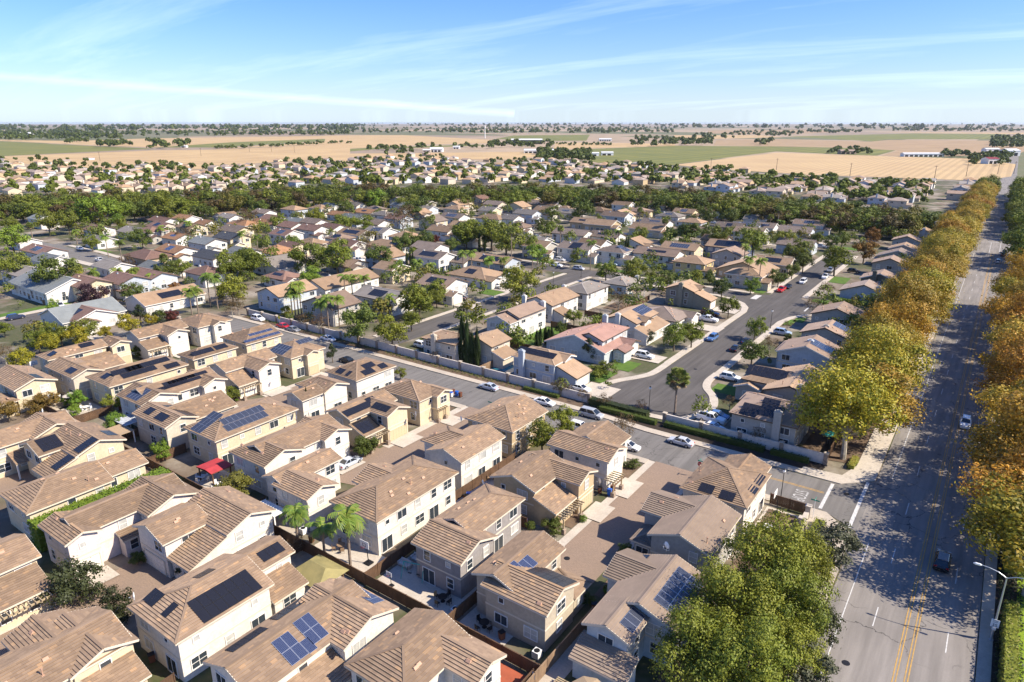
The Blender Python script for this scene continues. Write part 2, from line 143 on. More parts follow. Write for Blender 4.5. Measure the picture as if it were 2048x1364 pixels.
('brown roofed house with two tiny white dormers','white2','brown','m',[(-284.3,-272.5,227.8,239.1,4.6,'x','gg',0.37)],[],[]),
('low house with a wide slab of black panels facing the viewer','white2','ltan','m',[(-269.7,-252.6,227.0,238.2,3.4,'x','gg',0.37)],[(0,'-y',-261.16,229.9,10,2,'k','P')],[('chimney',-265.4,231.7,5.3)]),
('grey roofed house with pale panels beside the wide slab of black panels','white2','grey','m',[(-262.4,-247.9,238.3,249.6,3.6,'x','gg',0.37)],[(0,'-y',-255.18,241.23,6,2,'g','P')],[('chimney',-258.8,243.0,5.5)]),
('peach hip roofed house with a plain white wall','paleblue','ltan','m',[(-234.3,-221.1,228.1,239.3,5,'y','hh',0.37)],[],[('chimney',-231.0,232.8,6.9)]),
('blue grey house with brown gable and columns','paleblue','brown','m',[(-282.0,-268.8,272.1,283.3,5,'x','gg',0.37)],[],[('chimney',-278.7,276.8,6.9)]),
('white gable house behind two round trees','white2','greybrown','m',[(-281.9,-270.0,256.3,267.5,4,'x','gg',0.37)],[],[]),
('grey green roofed house with a blue gable','paleblue','bluegreyroof','m',[(-309.9,-294.1,263.2,274.5,4,'x','gg',0.37)],[],[('chimney',-305.9,268.0,5.9)]),
('grey green roofed single storey house beside the brown bush','white2','bluegreyroof','m',[(-326.0,-312.8,236.9,248.2,3.4,'x','gg',0.37)],[],[('chimney',-322.6,241.7,5.3)]),
('orange tan long roofed house at the left','white2','orange','m',[(-337.0,-315.8,223.2,234.4,3.4,'x','gg',0.37)],[],[('chimney',-331.7,227.9,5.3)]),
('grey roofed pair gable house near the tree belt','white2','greybrown','m',[(-373.2,-360.0,250.1,260.1,4,'x','gg',0.37)],[],[('chimney',-369.9,254.3,5.9)]),
('grey green gabled house at the foot of the tree belt','white2','bluegreyroof','m',[(-366.4,-351.9,296.7,306.7,3.8,'x','gg',0.37)],[],[]),
('white gable house at the foot of the tree belt','white2','grey','m',[(-357.1,-343.9,308.7,318.7,4,'x','gg',0.37)],[],[('chimney',-353.8,312.9,5.9)]),
('orange roofed low house behind the round bush','white2','orange','m',[(-332.8,-316.9,274.2,284.2,3.2,'x','gg',0.37)],[],[]),
('orange roofed low house with a black panel','white2','orange','m',[(-328.7,-312.9,291.4,301.4,3.2,'x','gg',0.37)],[(0,'-y',-320.82,293.97,4,1,'k','P')],[]),
('blue grey two-storey house with white trim by the bright palm','paleblue','bluegreyroof','m',[(-324.5,-311.3,319.1,329.1,5.2,'x','gg',0.37)],[],[('chimney',-321.2,323.3,7.1)]),
('tan house with a dark wall near the tree belt','olive','greybrown','m',[(-321.1,-307.9,336.5,347.7,4.6,'x','gg',0.37),(-311.7,-304.7,336.2,342.4,2.9,'x','gg',0.37)],[],[('garage',1,'+x')]),
('orange tan hip roofed two-storey house near the tree belt','cream','ltan','m',[(-283.5,-270.3,324.3,335.5,5.2,'x','hh',0.37),(-274.1,-267.1,324.0,330.2,2.9,'x','gg',0.37)],[],[('garage',1,'+x'),('chimney',-280.2,329.0,7.1)]),
('grey roofed low house below the dark walled one','paleblue','grey','m',[(-308.3,-296.4,326.0,336.0,3.2,'x','gg',0.37)],[],[]),
('grey house with a pale panel strip facing the viewer','white2','greybrown','m',[(-269.3,-253.5,304.0,315.2,3.4,'x','gg',0.37)],[(0,'-y',-261.43,306.9,7,2,'g','P')],[('chimney',-265.4,308.7,5.3)]),
('peach roofed house with white chimney left of the wide green tree clump','white2','ltan','m',[(-234.6,-220.1,255.0,266.3,4.6,'x','gg',0.37),(-223.9,-216.9,254.7,260.9,2.9,'x','gg',0.37)],[(0,'+x',-222.99,260.66,2,1,'k','P')],[('garage',1,'+x'),('chimney',-231.0,259.8,6.5)]),
('peach roofed house with dark blue panels left of the wide green tree clump','white2','ltan','m',[(-240.7,-227.5,278.7,290.0,3.6,'x','gg',0.37)],[(0,'-y',-234.08,281.65,4,2,'k','P')],[]),
('large pale grey green roofed house at the left edge above the wooden fence','white2','bluegreyroof','m',[(-272.3,-243.2,86.2,103.7,4.2,'x','gg',0.37)],[],[]),
('white gable house with a dark panel at the left edge','white2','grey','m',[(-293.2,-274.7,90.9,102.1,4.6,'x','gg',0.37)],[(0,'-y',-283.98,93.81,3,2,'k','P')],[('chimney',-288.6,95.6,6.5)]),
('cream house with brown roof and wide tan garage door left of the purple tree','cream','brown','m',[(-251.3,-236.8,94.0,105.2,5.2,'x','gg',0.37),(-240.6,-233.6,93.7,99.9,2.9,'x','gg',0.37)],[],[('garage',1,'+x'),('chimney',-247.7,98.7,7.1)]),
('blue grey house with brown roof right of the purple tree','bluegrey','brown','m',[(-246.3,-233.1,104.2,115.5,5.0,'x','gg',0.37),(-236.9,-229.9,103.9,110.1,2.9,'x','gg',0.37)],[],[('garage',1,'+x'),('chimney',-243.0,109.0,6.9)]),
('long brown roofed house with a small white gable','paleblue','brown','m',[(-252.1,-233.6,114.0,125.2,4.4,'x','gg',0.37)],[],[]),
('white side walled house with two black panel slabs on an orange brown roof','white2','ltan','m',[(-219.0,-205.8,98.4,118.4,3.2,'y','gg',0.37)],[(0,'+x',-209.22,108.44,7,2,'k','P')],[]),
('white gable fronted house with panels, behind the yellow hedge trees','white2','brown','m',[(-216.8,-203.6,77.6,90.1,3.4,'x','gg',0.37),(-207.4,-200.4,77.3,83.5,2.9,'x','gg',0.37)],[(0,'-y',-210.2,80.84,4,2,'k','P')],[('garage',1,'+x'),('chimney',-213.5,82.8,5.3)]),
('grey green flat looking roof left of the hedge trees','white2','bluegreyroof','m',[(-221.4,-205.6,75.5,93.0,3.2,'y','gg',0.37)],[],[]),
('brown hip house beside the dark cedar','white2','brown','m',[(-238.5,-225.3,129.6,140.8,4.4,'x','hh',0.37)],[],[('chimney',-235.2,134.3,6.3)]),
('white gable with a black roof slab behind it','white2','black','m',[(-270.0,-254.2,150.8,162.0,3.6,'x','gg',0.37)],[],[]),
('white two-storey house with a grey green roof and double gables','white2','bluegreyroof','m',[(-294.9,-280.4,163.8,175.1,5.2,'x','gg',0.37),(-284.2,-277.2,163.5,169.7,2.9,'x','gg',0.37)],[],[('garage',1,'+x'),('chimney',-291.3,168.6,7.1)]),
('dark slate roofed two-storey house with a cream upper gable','cream','black','m',[(-298.0,-283.5,177.9,189.2,5.2,'x','gg',0.37),(-287.3,-280.3,177.6,183.8,2.9,'x','gg',0.37)],[],[('garage',1,'+x'),('chimney',-294.4,182.7,7.1)]),
('orange roofed house with blue solar slabs behind a fan palm','white2','orange','m',[(-292.6,-276.8,147.5,158.8,4.2,'x','gg',0.37),(-280.6,-273.6,147.2,153.4,2.9,'x','gg',0.37)],[(0,'-y',-284.7,150.44,4,2,'b','P')],[('garage',1,'+x'),('chimney',-288.7,152.2,6.1)]),
('long brown hip roofed house behind a wooden fence','tan','brown','m',[(-295.7,-277.2,135.7,148.2,3.4,'x','hh',0.37)],[],[]),
('orange roofed house with two blue panels','white2','orange','m',[(-327.8,-314.6,169.3,180.5,3.4,'x','gg',0.37)],[(0,'-y',-321.21,172.19,4,1,'b','P')],[]),
('brown roofed long house near the bright green crowns','white2','brown','m',[(-394.2,-377.0,197.3,207.3,3.4,'x','gg',0.37)],[],[('chimney',-389.9,201.5,5.3)]),
('grey roofed house with white porch','white2','grey','m',[(-366.4,-350.5,167.0,178.2,3.4,'x','gg',0.37)],[],[('chimney',-362.4,171.7,5.3)]),
('brown roofed house beside the palm','white2','brown','m',[(-387.5,-374.3,160.1,171.3,3.4,'x','gg',0.37)],[],[('chimney',-384.2,164.8,5.3)]),
('grey roofed white garage house at the bend','white2','grey','m',[(-350.6,-337.4,144.5,154.5,3.4,'x','gg',0.37)],[],[('chimney',-347.3,148.7,5.3)]),
('white gabled house with a grey green roof at the upper left','white2','bluegreyroof','m',[(-445.6,-431.1,156.8,168.0,5,'x','gg',0.37),(-434.9,-427.9,156.5,162.7,2.9,'x','gg',0.37)],[],[('garage',1,'+x')]),
('brown roofed cream house with a black panel under the tree belt','cream','brown','m',[(-478.2,-461.0,182.2,192.2,3.6,'x','gg',0.37)],[(0,'-y',-469.62,184.8,3,1,'k','P')],[('chimney',-473.9,186.4,5.5)]),
('maroon roofed low house with blue panels at the left','white2','brown','m',[(-344.9,-323.8,116.0,127.2,3.4,'x','gg',0.37)],[(0,'-y',-334.31,118.88,6,2,'b','P')],[('chimney',-339.6,120.7,5.3)]),
('pale blue grey low roofed house left of the big dark tree','white2','bluegreyroof','m',[(-318.5,-302.6,109.5,120.7,3.2,'x','gg',0.37)],[],[]),
('brown roof at the left edge under the round green crown','white2','brown','m',[(-374.5,-362.6,122.4,132.4,3.4,'x','gg',0.37)],[],[]),
('orange tan house left of the palms','white2','orange','m',[(-386.7,-372.2,207.7,217.7,4,'x','gg',0.37)],[],[]),
('orange roofed white house among the palms','white2','orange','m',[(-356.0,-345.5,202.7,212.7,4,'x','gg',0.37)],[],[('chimney',-353.4,206.9,5.9)]),
('grey blue roofed white two-storey house','white2','grey','m',[(-363.3,-350.1,220.6,230.6,5,'x','gg',0.37),(-353.9,-346.9,220.3,226.5,2.9,'x','gg',0.37)],[],[('garage',1,'+x'),('chimney',-360.0,224.8,6.9)]),
('orange tan hip house right of it','cream','orange','m',[(-343.1,-326.0,214.3,225.5,3.6,'x','hh',0.37)],[],[('chimney',-338.9,219.0,5.5)]),
('cream gabled house with grey brown roof','cream','greybrown','m',[(-320.9,-305.0,194.6,205.9,4.6,'x','gg',0.37)],[],[('chimney',-316.9,199.4,6.5)]),
('pale grey low roofed house','white2','bluegreyroof','m',[(-268.4,-252.6,164.4,175.6,3.2,'x','gg',0.37)],[],[]),
('white panelled garage house on the lane','white2','grey','m',[(-284.4,-269.9,118.1,128.1,3.2,'x','gg',0.37)],[],[]),
('pale flat grey roofed house with a white end','white2','bluegreyroof','m',[(-268.8,-250.3,127.6,137.6,3.0,'x','gg',0.37)],[],[]),
('house with a wide dark panel slab left of the big round street tree','bluegrey','ltan','m',[(-169.0,-150.5,207.2,218.5,4.4,'x','gg',0.37)],[(0,'-y',-159.78,210.16,9,2,'k','P')],[('chimney',-164.4,212.0,6.3)]),
('white house with two dark panel slabs and a wide double garage','white2','greybrown','m',[(-152.6,-136.8,247.3,258.6,5.2,'x','gg',0.37),(-140.6,-133.6,247.0,253.2,2.9,'x','gg',0.37)],[(0,'-y',-144.67,250.24,5,3,'k','P')],[('garage',1,'+x'),('chimney',-148.6,252.0,7.1)]),
('white house with a stone columned porch and grey panels','white2','greybrown','m',[(-135.6,-122.4,250.6,261.8,5.2,'x','hh',0.37),(-126.2,-119.2,250.3,256.5,2.9,'x','gg',0.37)],[(0,'+x',-125.3,256.22,4,3,'g','P')],[('garage',1,'+x')]),
('white two-storey house with a flat black ridge panel and twin front gables','white2','pinkbrown','m',[(-120.7,-102.2,255.0,266.2,5.2,'x','gg',0.37),(-106.0,-99.0,254.7,260.9,2.9,'x','gg',0.37)],[(0,'-y',-111.45,257.92,8,1,'k','P')],[('garage',1,'+x'),('chimney',-116.1,259.7,7.1)]),
('yellow two-storey house with a low hip garage','yellow','ltan','m',[(-100.4,-87.2,247.4,258.6,5.2,'x','hh',0.37),(-91.0,-84.0,247.1,253.3,2.9,'x','gg',0.37)],[],[('garage',1,'+x'),('chimney',-97.1,252.1,7.1)]),
('cream house with a row of silver edged panels','cream','ltan','m',[(-116.7,-100.9,272.8,284.1,5.2,'x','gg',0.37)],[(0,'-y',-108.8,275.74,8,2,'g','P')],[('chimney',-112.8,277.5,7.1)]),
('grey roofed long house with white gables behind the wide tree clump','white2','grey','m',[(-186.4,-168.0,259.2,270.5,3.6,'x','gg',0.37),(-171.8,-164.8,258.9,265.1,2.9,'x','gg',0.37)],[],[('garage',1,'+x'),('chimney',-181.8,264.0,5.5)]),
('tan brown house with white gable and box chimney','white2','greybrown','m',[(-178.9,-160.4,284.7,296.0,4.4,'x','gg',0.37)],[],[]),
('low brown house with a dark panel slab behind the palms','white2','greybrown','m',[(-162.5,-146.7,291.5,302.8,3.6,'x','gg',0.37)],[(0,'-y',-154.59,294.47,7,1,'k','P')],[('chimney',-158.6,296.3,5.5)]),
('pale yellow gabled house on the second street','cream','ltan','m',[(-156.8,-138.4,324.5,337.0,3.8,'x','gg',0.37),(-142.2,-135.2,324.2,330.4,2.9,'x','gg',0.37)],[],[('garage',1,'+x'),('chimney',-152.2,329.8,5.7)]),
('wide orange tan house with a brown gable','tan','ltan','m',[(-184.2,-167.0,325.5,338.0,3.8,'x','gg',0.37),(-170.8,-163.8,325.2,331.4,2.9,'x','gg',0.37)],[],[('garage',1,'+x'),('chimney',-179.9,330.8,5.7)]),
('blue white house with pink brown roof','paleblue','pinkbrown','m',[(-188.6,-172.8,353.1,364.3,5,'x','gg',0.37)],[],[('chimney',-184.7,357.8,6.9)]),
('tan hip house with a black panel','tan','ltan','m',[(-194.0,-180.8,327.2,338.5,3.8,'x','gg',0.37)],[(0,'-y',-187.37,330.17,4,1,'k','P')],[]),
('peach hip roofed white house','white2','ltan','m',[(-243.5,-226.4,305.9,317.1,4.6,'x','hh',0.37)],[],[('chimney',-239.2,310.6,6.5)]),
('grey roofed white house with dish','white2','grey','m',[(-229.3,-218.8,309.5,320.7,4.8,'x','gg',0.37),(-222.6,-215.6,309.2,315.4,2.9,'x','gg',0.37)],[],[('garage',1,'+x'),('chimney',-226.7,314.2,6.7)]),
('blue grey two-storey house with a grey roof','paleblue','grey','m',[(-235.0,-220.5,330.6,341.9,5.2,'x','gg',0.37),(-224.3,-217.3,330.3,336.5,2.9,'x','gg',0.37)],[],[('garage',1,'+x'),('chimney',-231.4,335.4,7.1)]),
('peach roofed tall white house','white2','ltan','m',[(-234.1,-222.2,350.8,362.1,5.2,'x','gg',0.37),(-226.0,-219.0,350.5,356.7,2.9,'x','gg',0.37)],[],[('garage',1,'+x'),('chimney',-231.1,355.6,7.1)]),
('grey panelled roof white house by the round trees','white2','grey','m',[(-222.6,-209.4,357.1,368.4,4,'x','gg',0.37),(-213.2,-206.2,356.8,363.0,2.9,'x','gg',0.37)],[(0,'-y',-216.0,360.06,5,1,'g','P')],[('garage',1,'+x')]),
('cream gable peeping under the peach roofs','cream','grey','m',[(-267.6,-255.7,339.1,349.1,4,'x','gg',0.37)],[],[('chimney',-264.6,343.3,5.9)]),
('tan house at the edge of the dark belt','cream','ltan','m',[(-253.5,-241.6,413.3,423.3,4.4,'x','gg',0.37)],[],[('chimney',-250.5,417.5,6.3)]),
('brown roofed house at the edge of the dark belt','tan','brown','m',[(-285.7,-271.2,406.6,416.6,4,'x','gg',0.37)],[],[('chimney',-282.1,410.8,5.9)]),
('orange tan house at the edge of the dark belt, left','cream','orange','m',[(-306.2,-293.0,358.1,368.1,4.4,'x','gg',0.37),(-296.8,-289.8,357.8,364.0,2.9,'x','gg',0.37)],[],[('garage',1,'+x'),('chimney',-302.9,362.3,6.3)]),
('slate blue two-storey house with a broad black panel field','slateblue','ltan','m',[(-102.5,-84.1,288.3,300.8,5.2,'x','gg',0.37)],[(0,'-y',-93.3,291.59,11,3,'k','P')],[]),
('cream house with a black panel slab and chimney behind the street trees','cream','ltan','m',[(-76.8,-62.3,270.6,281.9,3.8,'x','gg',0.37)],[(0,'-y',-69.57,273.57,6,2,'k','P')],[('chimney',-73.2,275.4,5.7)]),
('wide tan single storey house with two front gables and tall palms','tan','ltan','m',[(-84.9,-65.1,252.8,267.8,3.2,'y','gg',0.37)],[],[]),
('cream house with dark blue panel square','cream','greybrown','m',[(-121.9,-107.4,353.7,364.9,4.2,'x','gg',0.37)],[(0,'-y',-114.64,356.6,3,2,'k','P')],[('chimney',-118.3,358.4,6.1)]),
('grey blue roofed house with white edged panels','paleblue','grey','m',[(-115.1,-100.6,358.5,369.7,4.2,'x','gg',0.37)],[(0,'-y',-107.86,361.41,5,3,'g','P')],[('chimney',-111.5,363.2,6.1)]),
('grey brown roofed house by the two palms','white2','greybrown','m',[(-104.7,-94.2,364.7,376.0,4,'x','gg',0.37)],[(0,'-y',-99.46,367.63,4,1,'g','P')],[]),
('grey white gabled house by the curved lane','paleblue','greybrown','m',[(-90.0,-74.1,353.9,366.4,4.6,'x','gg',0.37),(-77.9,-70.9,353.6,359.8,2.9,'x','gg',0.37)],[],[('garage',1,'+x'),('chimney',-86.0,359.1,6.5)]),
('brown roofed pale house with panels by the curved lane','paleblue','pinkbrown','m',[(-89.6,-73.8,381.6,392.8,5,'x','gg',0.37),(-77.6,-70.6,381.3,387.5,2.9,'x','gg',0.37)],[(0,'-y',-81.71,384.51,5,2,'g','P')],[('garage',1,'+x'),('chimney',-85.7,386.3,6.9)]),
('tall tan hip roofed house near the belt, right','cream','pinkbrown','m',[(-88.5,-72.7,409.7,420.9,5.2,'x','hh',0.37),(-76.5,-69.5,409.4,415.6,2.9,'x','gg',0.37)],[],[('garage',1,'+x'),('chimney',-84.6,414.4,7.1)]),
('plain gabled garage house behind the street trees','paleblue','greybrown','m',[(-80.7,-64.8,317.8,330.3,4,'x','gg',0.37)],[],[('chimney',-76.7,323.0,5.9)]),
('grey white house with hip roof and panels','white2','grey','m',[(-162.6,-148.1,370.6,381.9,5,'x','hh',0.37),(-151.9,-144.9,370.3,376.5,2.9,'x','gg',0.37)],[(0,'-y',-155.34,373.54,4,1,'g','P')],[('garage',1,'+x'),('chimney',-159.0,375.3,6.9)]),
('grey roofed house with a long panel strip','white2','greybrown','m',[(-160.5,-144.7,345.4,356.6,4,'x','gg',0.37)],[(0,'-y',-152.57,348.3,6,1,'g','P')],[('chimney',-156.5,350.1,5.9)]),
('tan brown house with a white striped panel','cream','ltan','m',[(-162.9,-149.7,395.7,406.9,4.4,'x','gg',0.37),(-153.5,-146.5,395.4,401.6,2.9,'x','gg',0.37)],[(0,'-y',-156.31,398.59,4,2,'g','P')],[('garage',1,'+x'),('chimney',-159.6,400.4,6.3)]),
('grey white house under the belt near the palms','white2','grey','m',[(-121.4,-108.2,418.1,429.4,4.4,'x','gg',0.37)],[],[('chimney',-118.1,422.9,6.3)]),
('grey roofed house left of the palms','white2','grey','m',[(-119.4,-106.2,393.6,404.9,4,'x','gg',0.37)],[],[]),
('stone grey house, brown tan roof, behind the slate blue two-storey house','stone','tan','m',[(-111.3,-99.2,306.1,316.6,4.6,'x','gg',0.37),(-103.1,-96.6,305.9,311.9,2.9,'x','gg',0.37)],[],[('garage',1,'+x')]),
('white house, pinkish brown roof, beside the tan brown house with white gable','white2','pinkbrown','m',[(-210.7,-197.5,288.3,298.8,4.6,'x','hh',0.37),(-201.4,-194.9,288.1,294.1,2.9,'x','gg',0.37)],[(0,'-y',-204.12,290.99,6,2,'k','P')],[('garage',1,'+x')]),
('white house, dark brown roof, behind the tan brown house with a white','white2','brown','m',[(-161.2,-149.2,421.4,431.5,3.2,'y','gg',0.37),(-153.1,-146.6,421.2,427.2,2.9,'x','gg',0.37)],[],[('garage',1,'+x')]),
('white house, tan roof, behind the grey panelled roof white house','white2','ltan','m',[(-234.4,-222.2,375.6,386.0,3.4,'x','hh',0.37),(-226.1,-219.6,375.4,381.4,2.9,'x','gg',0.37)],[],[('garage',1,'+x')]),
('white house, brown tan roof, behind the white house with a stone columned','white2','tan','m',[(-152.2,-139.4,262.7,274.1,4.6,'x','gg',0.37),(-143.3,-136.8,262.5,268.5,2.9,'x','gg',0.37)],[],[]),
('stone grey house, grey roof, behind the white gable house at the foot','stone','grey','m',[(-384.2,-369.4,328.2,338.2,5.2,'x','gg',0.37),(-373.3,-366.8,328.0,334.0,2.9,'x','gg',0.37)],[],[('garage',1,'+x')]),
('beige house, brown tan roof, behind the tan brown house with a white','beige','tan','m',[(-187.7,-175.5,415.1,425.8,5.2,'x','gg',0.37),(-179.4,-172.9,414.9,420.9,2.9,'x','gg',0.37)],[],[('garage',1,'+x')]),
('cream house, tan roof, behind the blue white house with pink brown','cream','ltan','m',[(-194.4,-179.5,371.3,382.7,3.4,'y','gg',0.37),(-183.4,-176.9,371.1,377.1,2.9,'x','gg',0.37)],[],[('garage',1,'+x')]),
('cream house, dark brown roof, behind the orange tan house at the edge','cream','brown','m',[(-306.4,-293.9,377.9,389.0,5.2,'y','gg',0.37),(-297.8,-291.3,377.7,383.7,2.9,'x','gg',0.37)],[],[('garage',1,'+x')]),
('white house, brown tan roof, before the tan house at the edge','white2','tan','m',[(-255.4,-242.7,389.7,400.5,3.2,'x','gg',0.37),(-246.6,-240.1,389.5,395.5,2.9,'x','gg',0.37)],[],[('garage',1,'+x')]),
('white house, brown tan roof, before the grey roofed pair gable house near','white2','tan','m',[(-380.1,-366.7,228.1,239.4,3.2,'y','gg',0.37),(-370.6,-364.1,227.9,233.9,2.9,'x','gg',0.37)],[],[('garage',1,'+x')]),
('cream house, brown tan roof, before the orange roofed white house among','cream','tan','m',[(-348.1,-334.8,187.9,198.9,4.6,'x','gg',0.37),(-338.7,-332.2,187.7,193.7,2.9,'x','gg',0.37)],[(0,'-y',-341.43,190.74,6,1,'k','P')],[('garage',1,'+x')]),
('white house, grey roof, behind the blue grey house with brown gable','white2','grey','m',[(-303.3,-289.9,281.8,291.9,4.6,'x','hh',0.37),(-293.8,-287.3,281.6,287.6,2.9,'x','gg',0.37)],[],[]),
('stone grey house, tan roof, beside the white house with two dark panel','stone','ltan','m',[(-167.5,-155.2,242.2,253.6,5.2,'x','gg',0.37),(-159.1,-152.6,242.0,248.0,2.9,'x','gg',0.37)],[],[('garage',1,'+x')]),
('beige house, pinkish brown roof, beside the grey roofed long house with white','beige','pinkbrown','m',[(-213.7,-201.6,248.1,259.5,5.2,'x','hh',0.37),(-205.5,-199.0,247.9,253.9,2.9,'x','gg',0.37)],[],[('garage',1,'+x')]),
('white house, dark brown roof, beside the grey green roofed single storey house','white2','brown','m',[(-350.8,-336.6,240.1,250.4,3.2,'x','gg',0.37),(-340.5,-334.0,239.9,245.9,2.9,'x','gg',0.37)],[],[('garage',1,'+x')]),
('pale blue house, tan roof, beside the white two-storey house with four black','paleblue','ltan','m',[(-208.3,-195.0,189.3,200.4,4.6,'y','gg',0.37),(-198.9,-192.4,189.1,195.1,2.9,'x','gg',0.37)],[],[]),
('stone grey house, brown tan roof, behind the white gable house at the foot','stone','tan','m',[(-375.3,-360.9,313.9,324.3,3.4,'y','gg',0.37),(-364.8,-358.3,313.7,319.7,2.9,'x','gg',0.37)],[],[('garage',1,'+x')]),
('beige house, tan roof, beside the brown roofed house with white gable','beige','ltan','m',[(-264.4,-250.4,197.0,208.4,3.2,'x','hh',0.37),(-254.3,-247.8,196.8,202.8,2.9,'x','gg',0.37)],[],[('garage',1,'+x')]),
('cream house, tan roof, behind the peach roofed tall white house','cream','ltan','m',[(-262.9,-248.3,361.0,372.1,4.6,'y','gg',0.37),(-252.2,-245.7,360.8,366.8,2.9,'x','gg',0.37)],[],[('garage',1,'+x')]),
('cream house, pinkish brown roof, beside the tan brown house with a white','cream','pinkbrown','m',[(-192.7,-179.3,395.0,406.1,3.2,'x','hh',0.37),(-183.2,-176.7,394.8,400.8,2.9,'x','gg',0.37)],[],[]),
('stone grey house, pinkish brown roof, beside the cream house with dark blue panel','stone','pinkbrown','m',[(-133.5,-121.4,339.7,350.1,3.2,'x','gg',0.37),(-125.3,-118.8,339.5,345.5,2.9,'x','gg',0.37)],[],[]),
('beige house, tan roof, before the orange tan house at the edge','beige','ltan','m',[(-297.4,-284.7,342.5,353.5,5.2,'y','gg',0.37),(-288.6,-282.1,342.3,348.3,2.9,'x','gg',0.37)],[],[('garage',1,'+x')]),
('white house, grey brown roof, behind the grey house with one dark panel','white2','greybrown','m',[(-204.3,-190.7,211.3,222.7,5.2,'x','gg',0.37),(-194.6,-188.1,211.1,217.1,2.9,'x','gg',0.37)],[],[('garage',1,'+x')]),
('stone grey house, tan roof, before the orange tan hip roofed two-storey house','stone','ltan','m',[(-297.3,-285.1,306.9,317.2,3.4,'y','gg',0.37),(-289.0,-282.5,306.7,312.7,2.9,'x','gg',0.37)],[],[('garage',1,'+x')]),
('white house, tan roof, behind the tan brown house with a white','white2','ltan','m',[(-208.2,-195.4,404.1,414.2,5.2,'x','gg',0.37),(-199.3,-192.8,403.9,409.9,2.9,'x','gg',0.37)],[],[]),
('stone grey house, brown tan roof, beside the tan house at the edge','stone','tan','m',[(-234.4,-221.2,411.1,422.5,4.6,'x','gg',0.37),(-225.1,-218.6,410.9,416.9,2.9,'x','gg',0.37)],[],[]),
('beige house, grey brown roof, beside the blue grey two-storey house with white','beige','greybrown','m',[(-335.6,-322.9,306.6,316.6,3.2,'x','hh',0.37),(-326.8,-320.3,306.4,312.4,2.9,'x','gg',0.37)],[],[]),
('beige house, grey brown roof, behind the cream gable peeping under the peach','beige','greybrown','m',[(-278.2,-265.2,357.7,368.7,5.2,'x','gg',0.37),(-269.1,-262.6,357.5,363.5,2.9,'x','gg',0.37)],[],[('garage',1,'+x')]),
('stone grey house, pinkish brown roof, beside the cream house with white chimney','stone','pinkbrown','m',[(-214.2,-200.3,173.7,184.6,3.2,'x','gg',0.37),(-204.2,-197.7,173.5,179.5,2.9,'x','gg',0.37)],[],[('garage',1,'+x')]),
('white house, tan roof, before the orange roofed low house','white2','ltan','m',[(-354.4,-342.1,278.2,288.7,5.2,'x','hh',0.37),(-346.0,-339.5,278.0,284.0,2.9,'x','gg',0.37)],[],[('garage',1,'+x')]),
('pale blue house, tan roof, beside the orange roofed low house','paleblue','ltan','m',[(-364.3,-350.2,264.7,275.6,5.2,'x','hh',0.37),(-354.1,-347.6,264.5,270.5,2.9,'x','gg',0.37)],[],[('garage',1,'+x')]),
('cream house, grey brown roof, beside the peach roofed house with dark blue','cream','greybrown','m',[(-259.8,-246.1,276.4,286.5,5.2,'y','gg',0.37),(-250.0,-243.5,276.2,282.2,2.9,'x','gg',0.37)],[],[('garage',1,'+x')]),
('white house, dark brown roof, beside the white house with a long plain','white2','brown','m',[(-213.1,-200.9,144.3,154.3,3.4,'x','hh',0.37),(-204.8,-198.3,144.1,150.1,2.9,'x','gg',0.37)],[(0,'-y',-207.03,146.88,5,1,'k','P')],[('garage',1,'+x')]),
('white house, grey brown roof, before the grey green roofed house','white2','greybrown','m',[(-310.0,-297.2,236.7,247.2,4.6,'x','gg',0.37),(-301.1,-294.6,236.5,242.5,2.9,'x','gg',0.37)],[],[('garage',1,'+x')]),
('white house, dark brown roof, beside the white two-storey house with a steep','white2','brown','m',[(-307.6,-295.5,220.2,231.6,4.6,'x','gg',0.37),(-299.4,-292.9,220.0,226.0,2.9,'x','gg',0.37)],[],[('garage',1,'+x')]),
('white house, tan roof, behind the cream house with a row','white2','ltan','m',[(-141.8,-128.5,282.9,293.4,3.4,'y','gg',0.37),(-132.4,-125.9,282.7,288.7,2.9,'x','gg',0.37)],[],[('garage',1,'+x')]),
('stone grey house, pinkish brown roof, beside the cream house with a black panel','stone','pinkbrown','m',[(-93.7,-81.4,271.7,282.5,5.2,'y','gg',0.37),(-85.3,-78.8,271.5,277.5,2.9,'x','gg',0.37)],[],[('garage',1,'+x')]),
('stone grey house, dark brown roof, beside the orange roofed house with two blue','stone','brown','m',[(-347.4,-333.6,166.7,177.4,5.2,'x','hh',0.37),(-337.5,-331.0,166.5,172.5,2.9,'x','gg',0.37)],[],[]),
('pale blue house, pinkish brown roof, beside the low house with a wide slab','paleblue','pinkbrown','m',[(-262.7,-250.6,213.9,223.9,3.4,'x','hh',0.37),(-254.5,-248.0,213.7,219.7,2.9,'x','gg',0.37)],[(0,'-y',-256.65,216.5,5,2,'k','P')],[('garage',1,'+x')]),
('beige house, dark brown roof, before the orange roofed white house among','beige','brown','m',[(-373.1,-359.0,185.5,196.8,3.2,'x','gg',0.37),(-362.9,-356.4,185.3,191.3,2.9,'x','gg',0.37)],[(0,'-y',-366.08,188.45,4,2,'k','P')],[('garage',1,'+x')]),
('pale blue house, tan roof, beside the cream house with dark blue panel','paleblue','ltan','m',[(-141.5,-128.4,353.1,363.2,5.2,'x','hh',0.37),(-132.3,-125.8,352.9,358.9,2.9,'x','gg',0.37)],[],[('garage',1,'+x')]),
('beige house, tan roof, beside the wide tan single storey house','beige','ltan','m',[(-77.5,-63.9,240.1,250.4,4.6,'x','hh',0.37),(-67.8,-61.3,239.9,245.9,2.9,'x','gg',0.37)],[],[]),
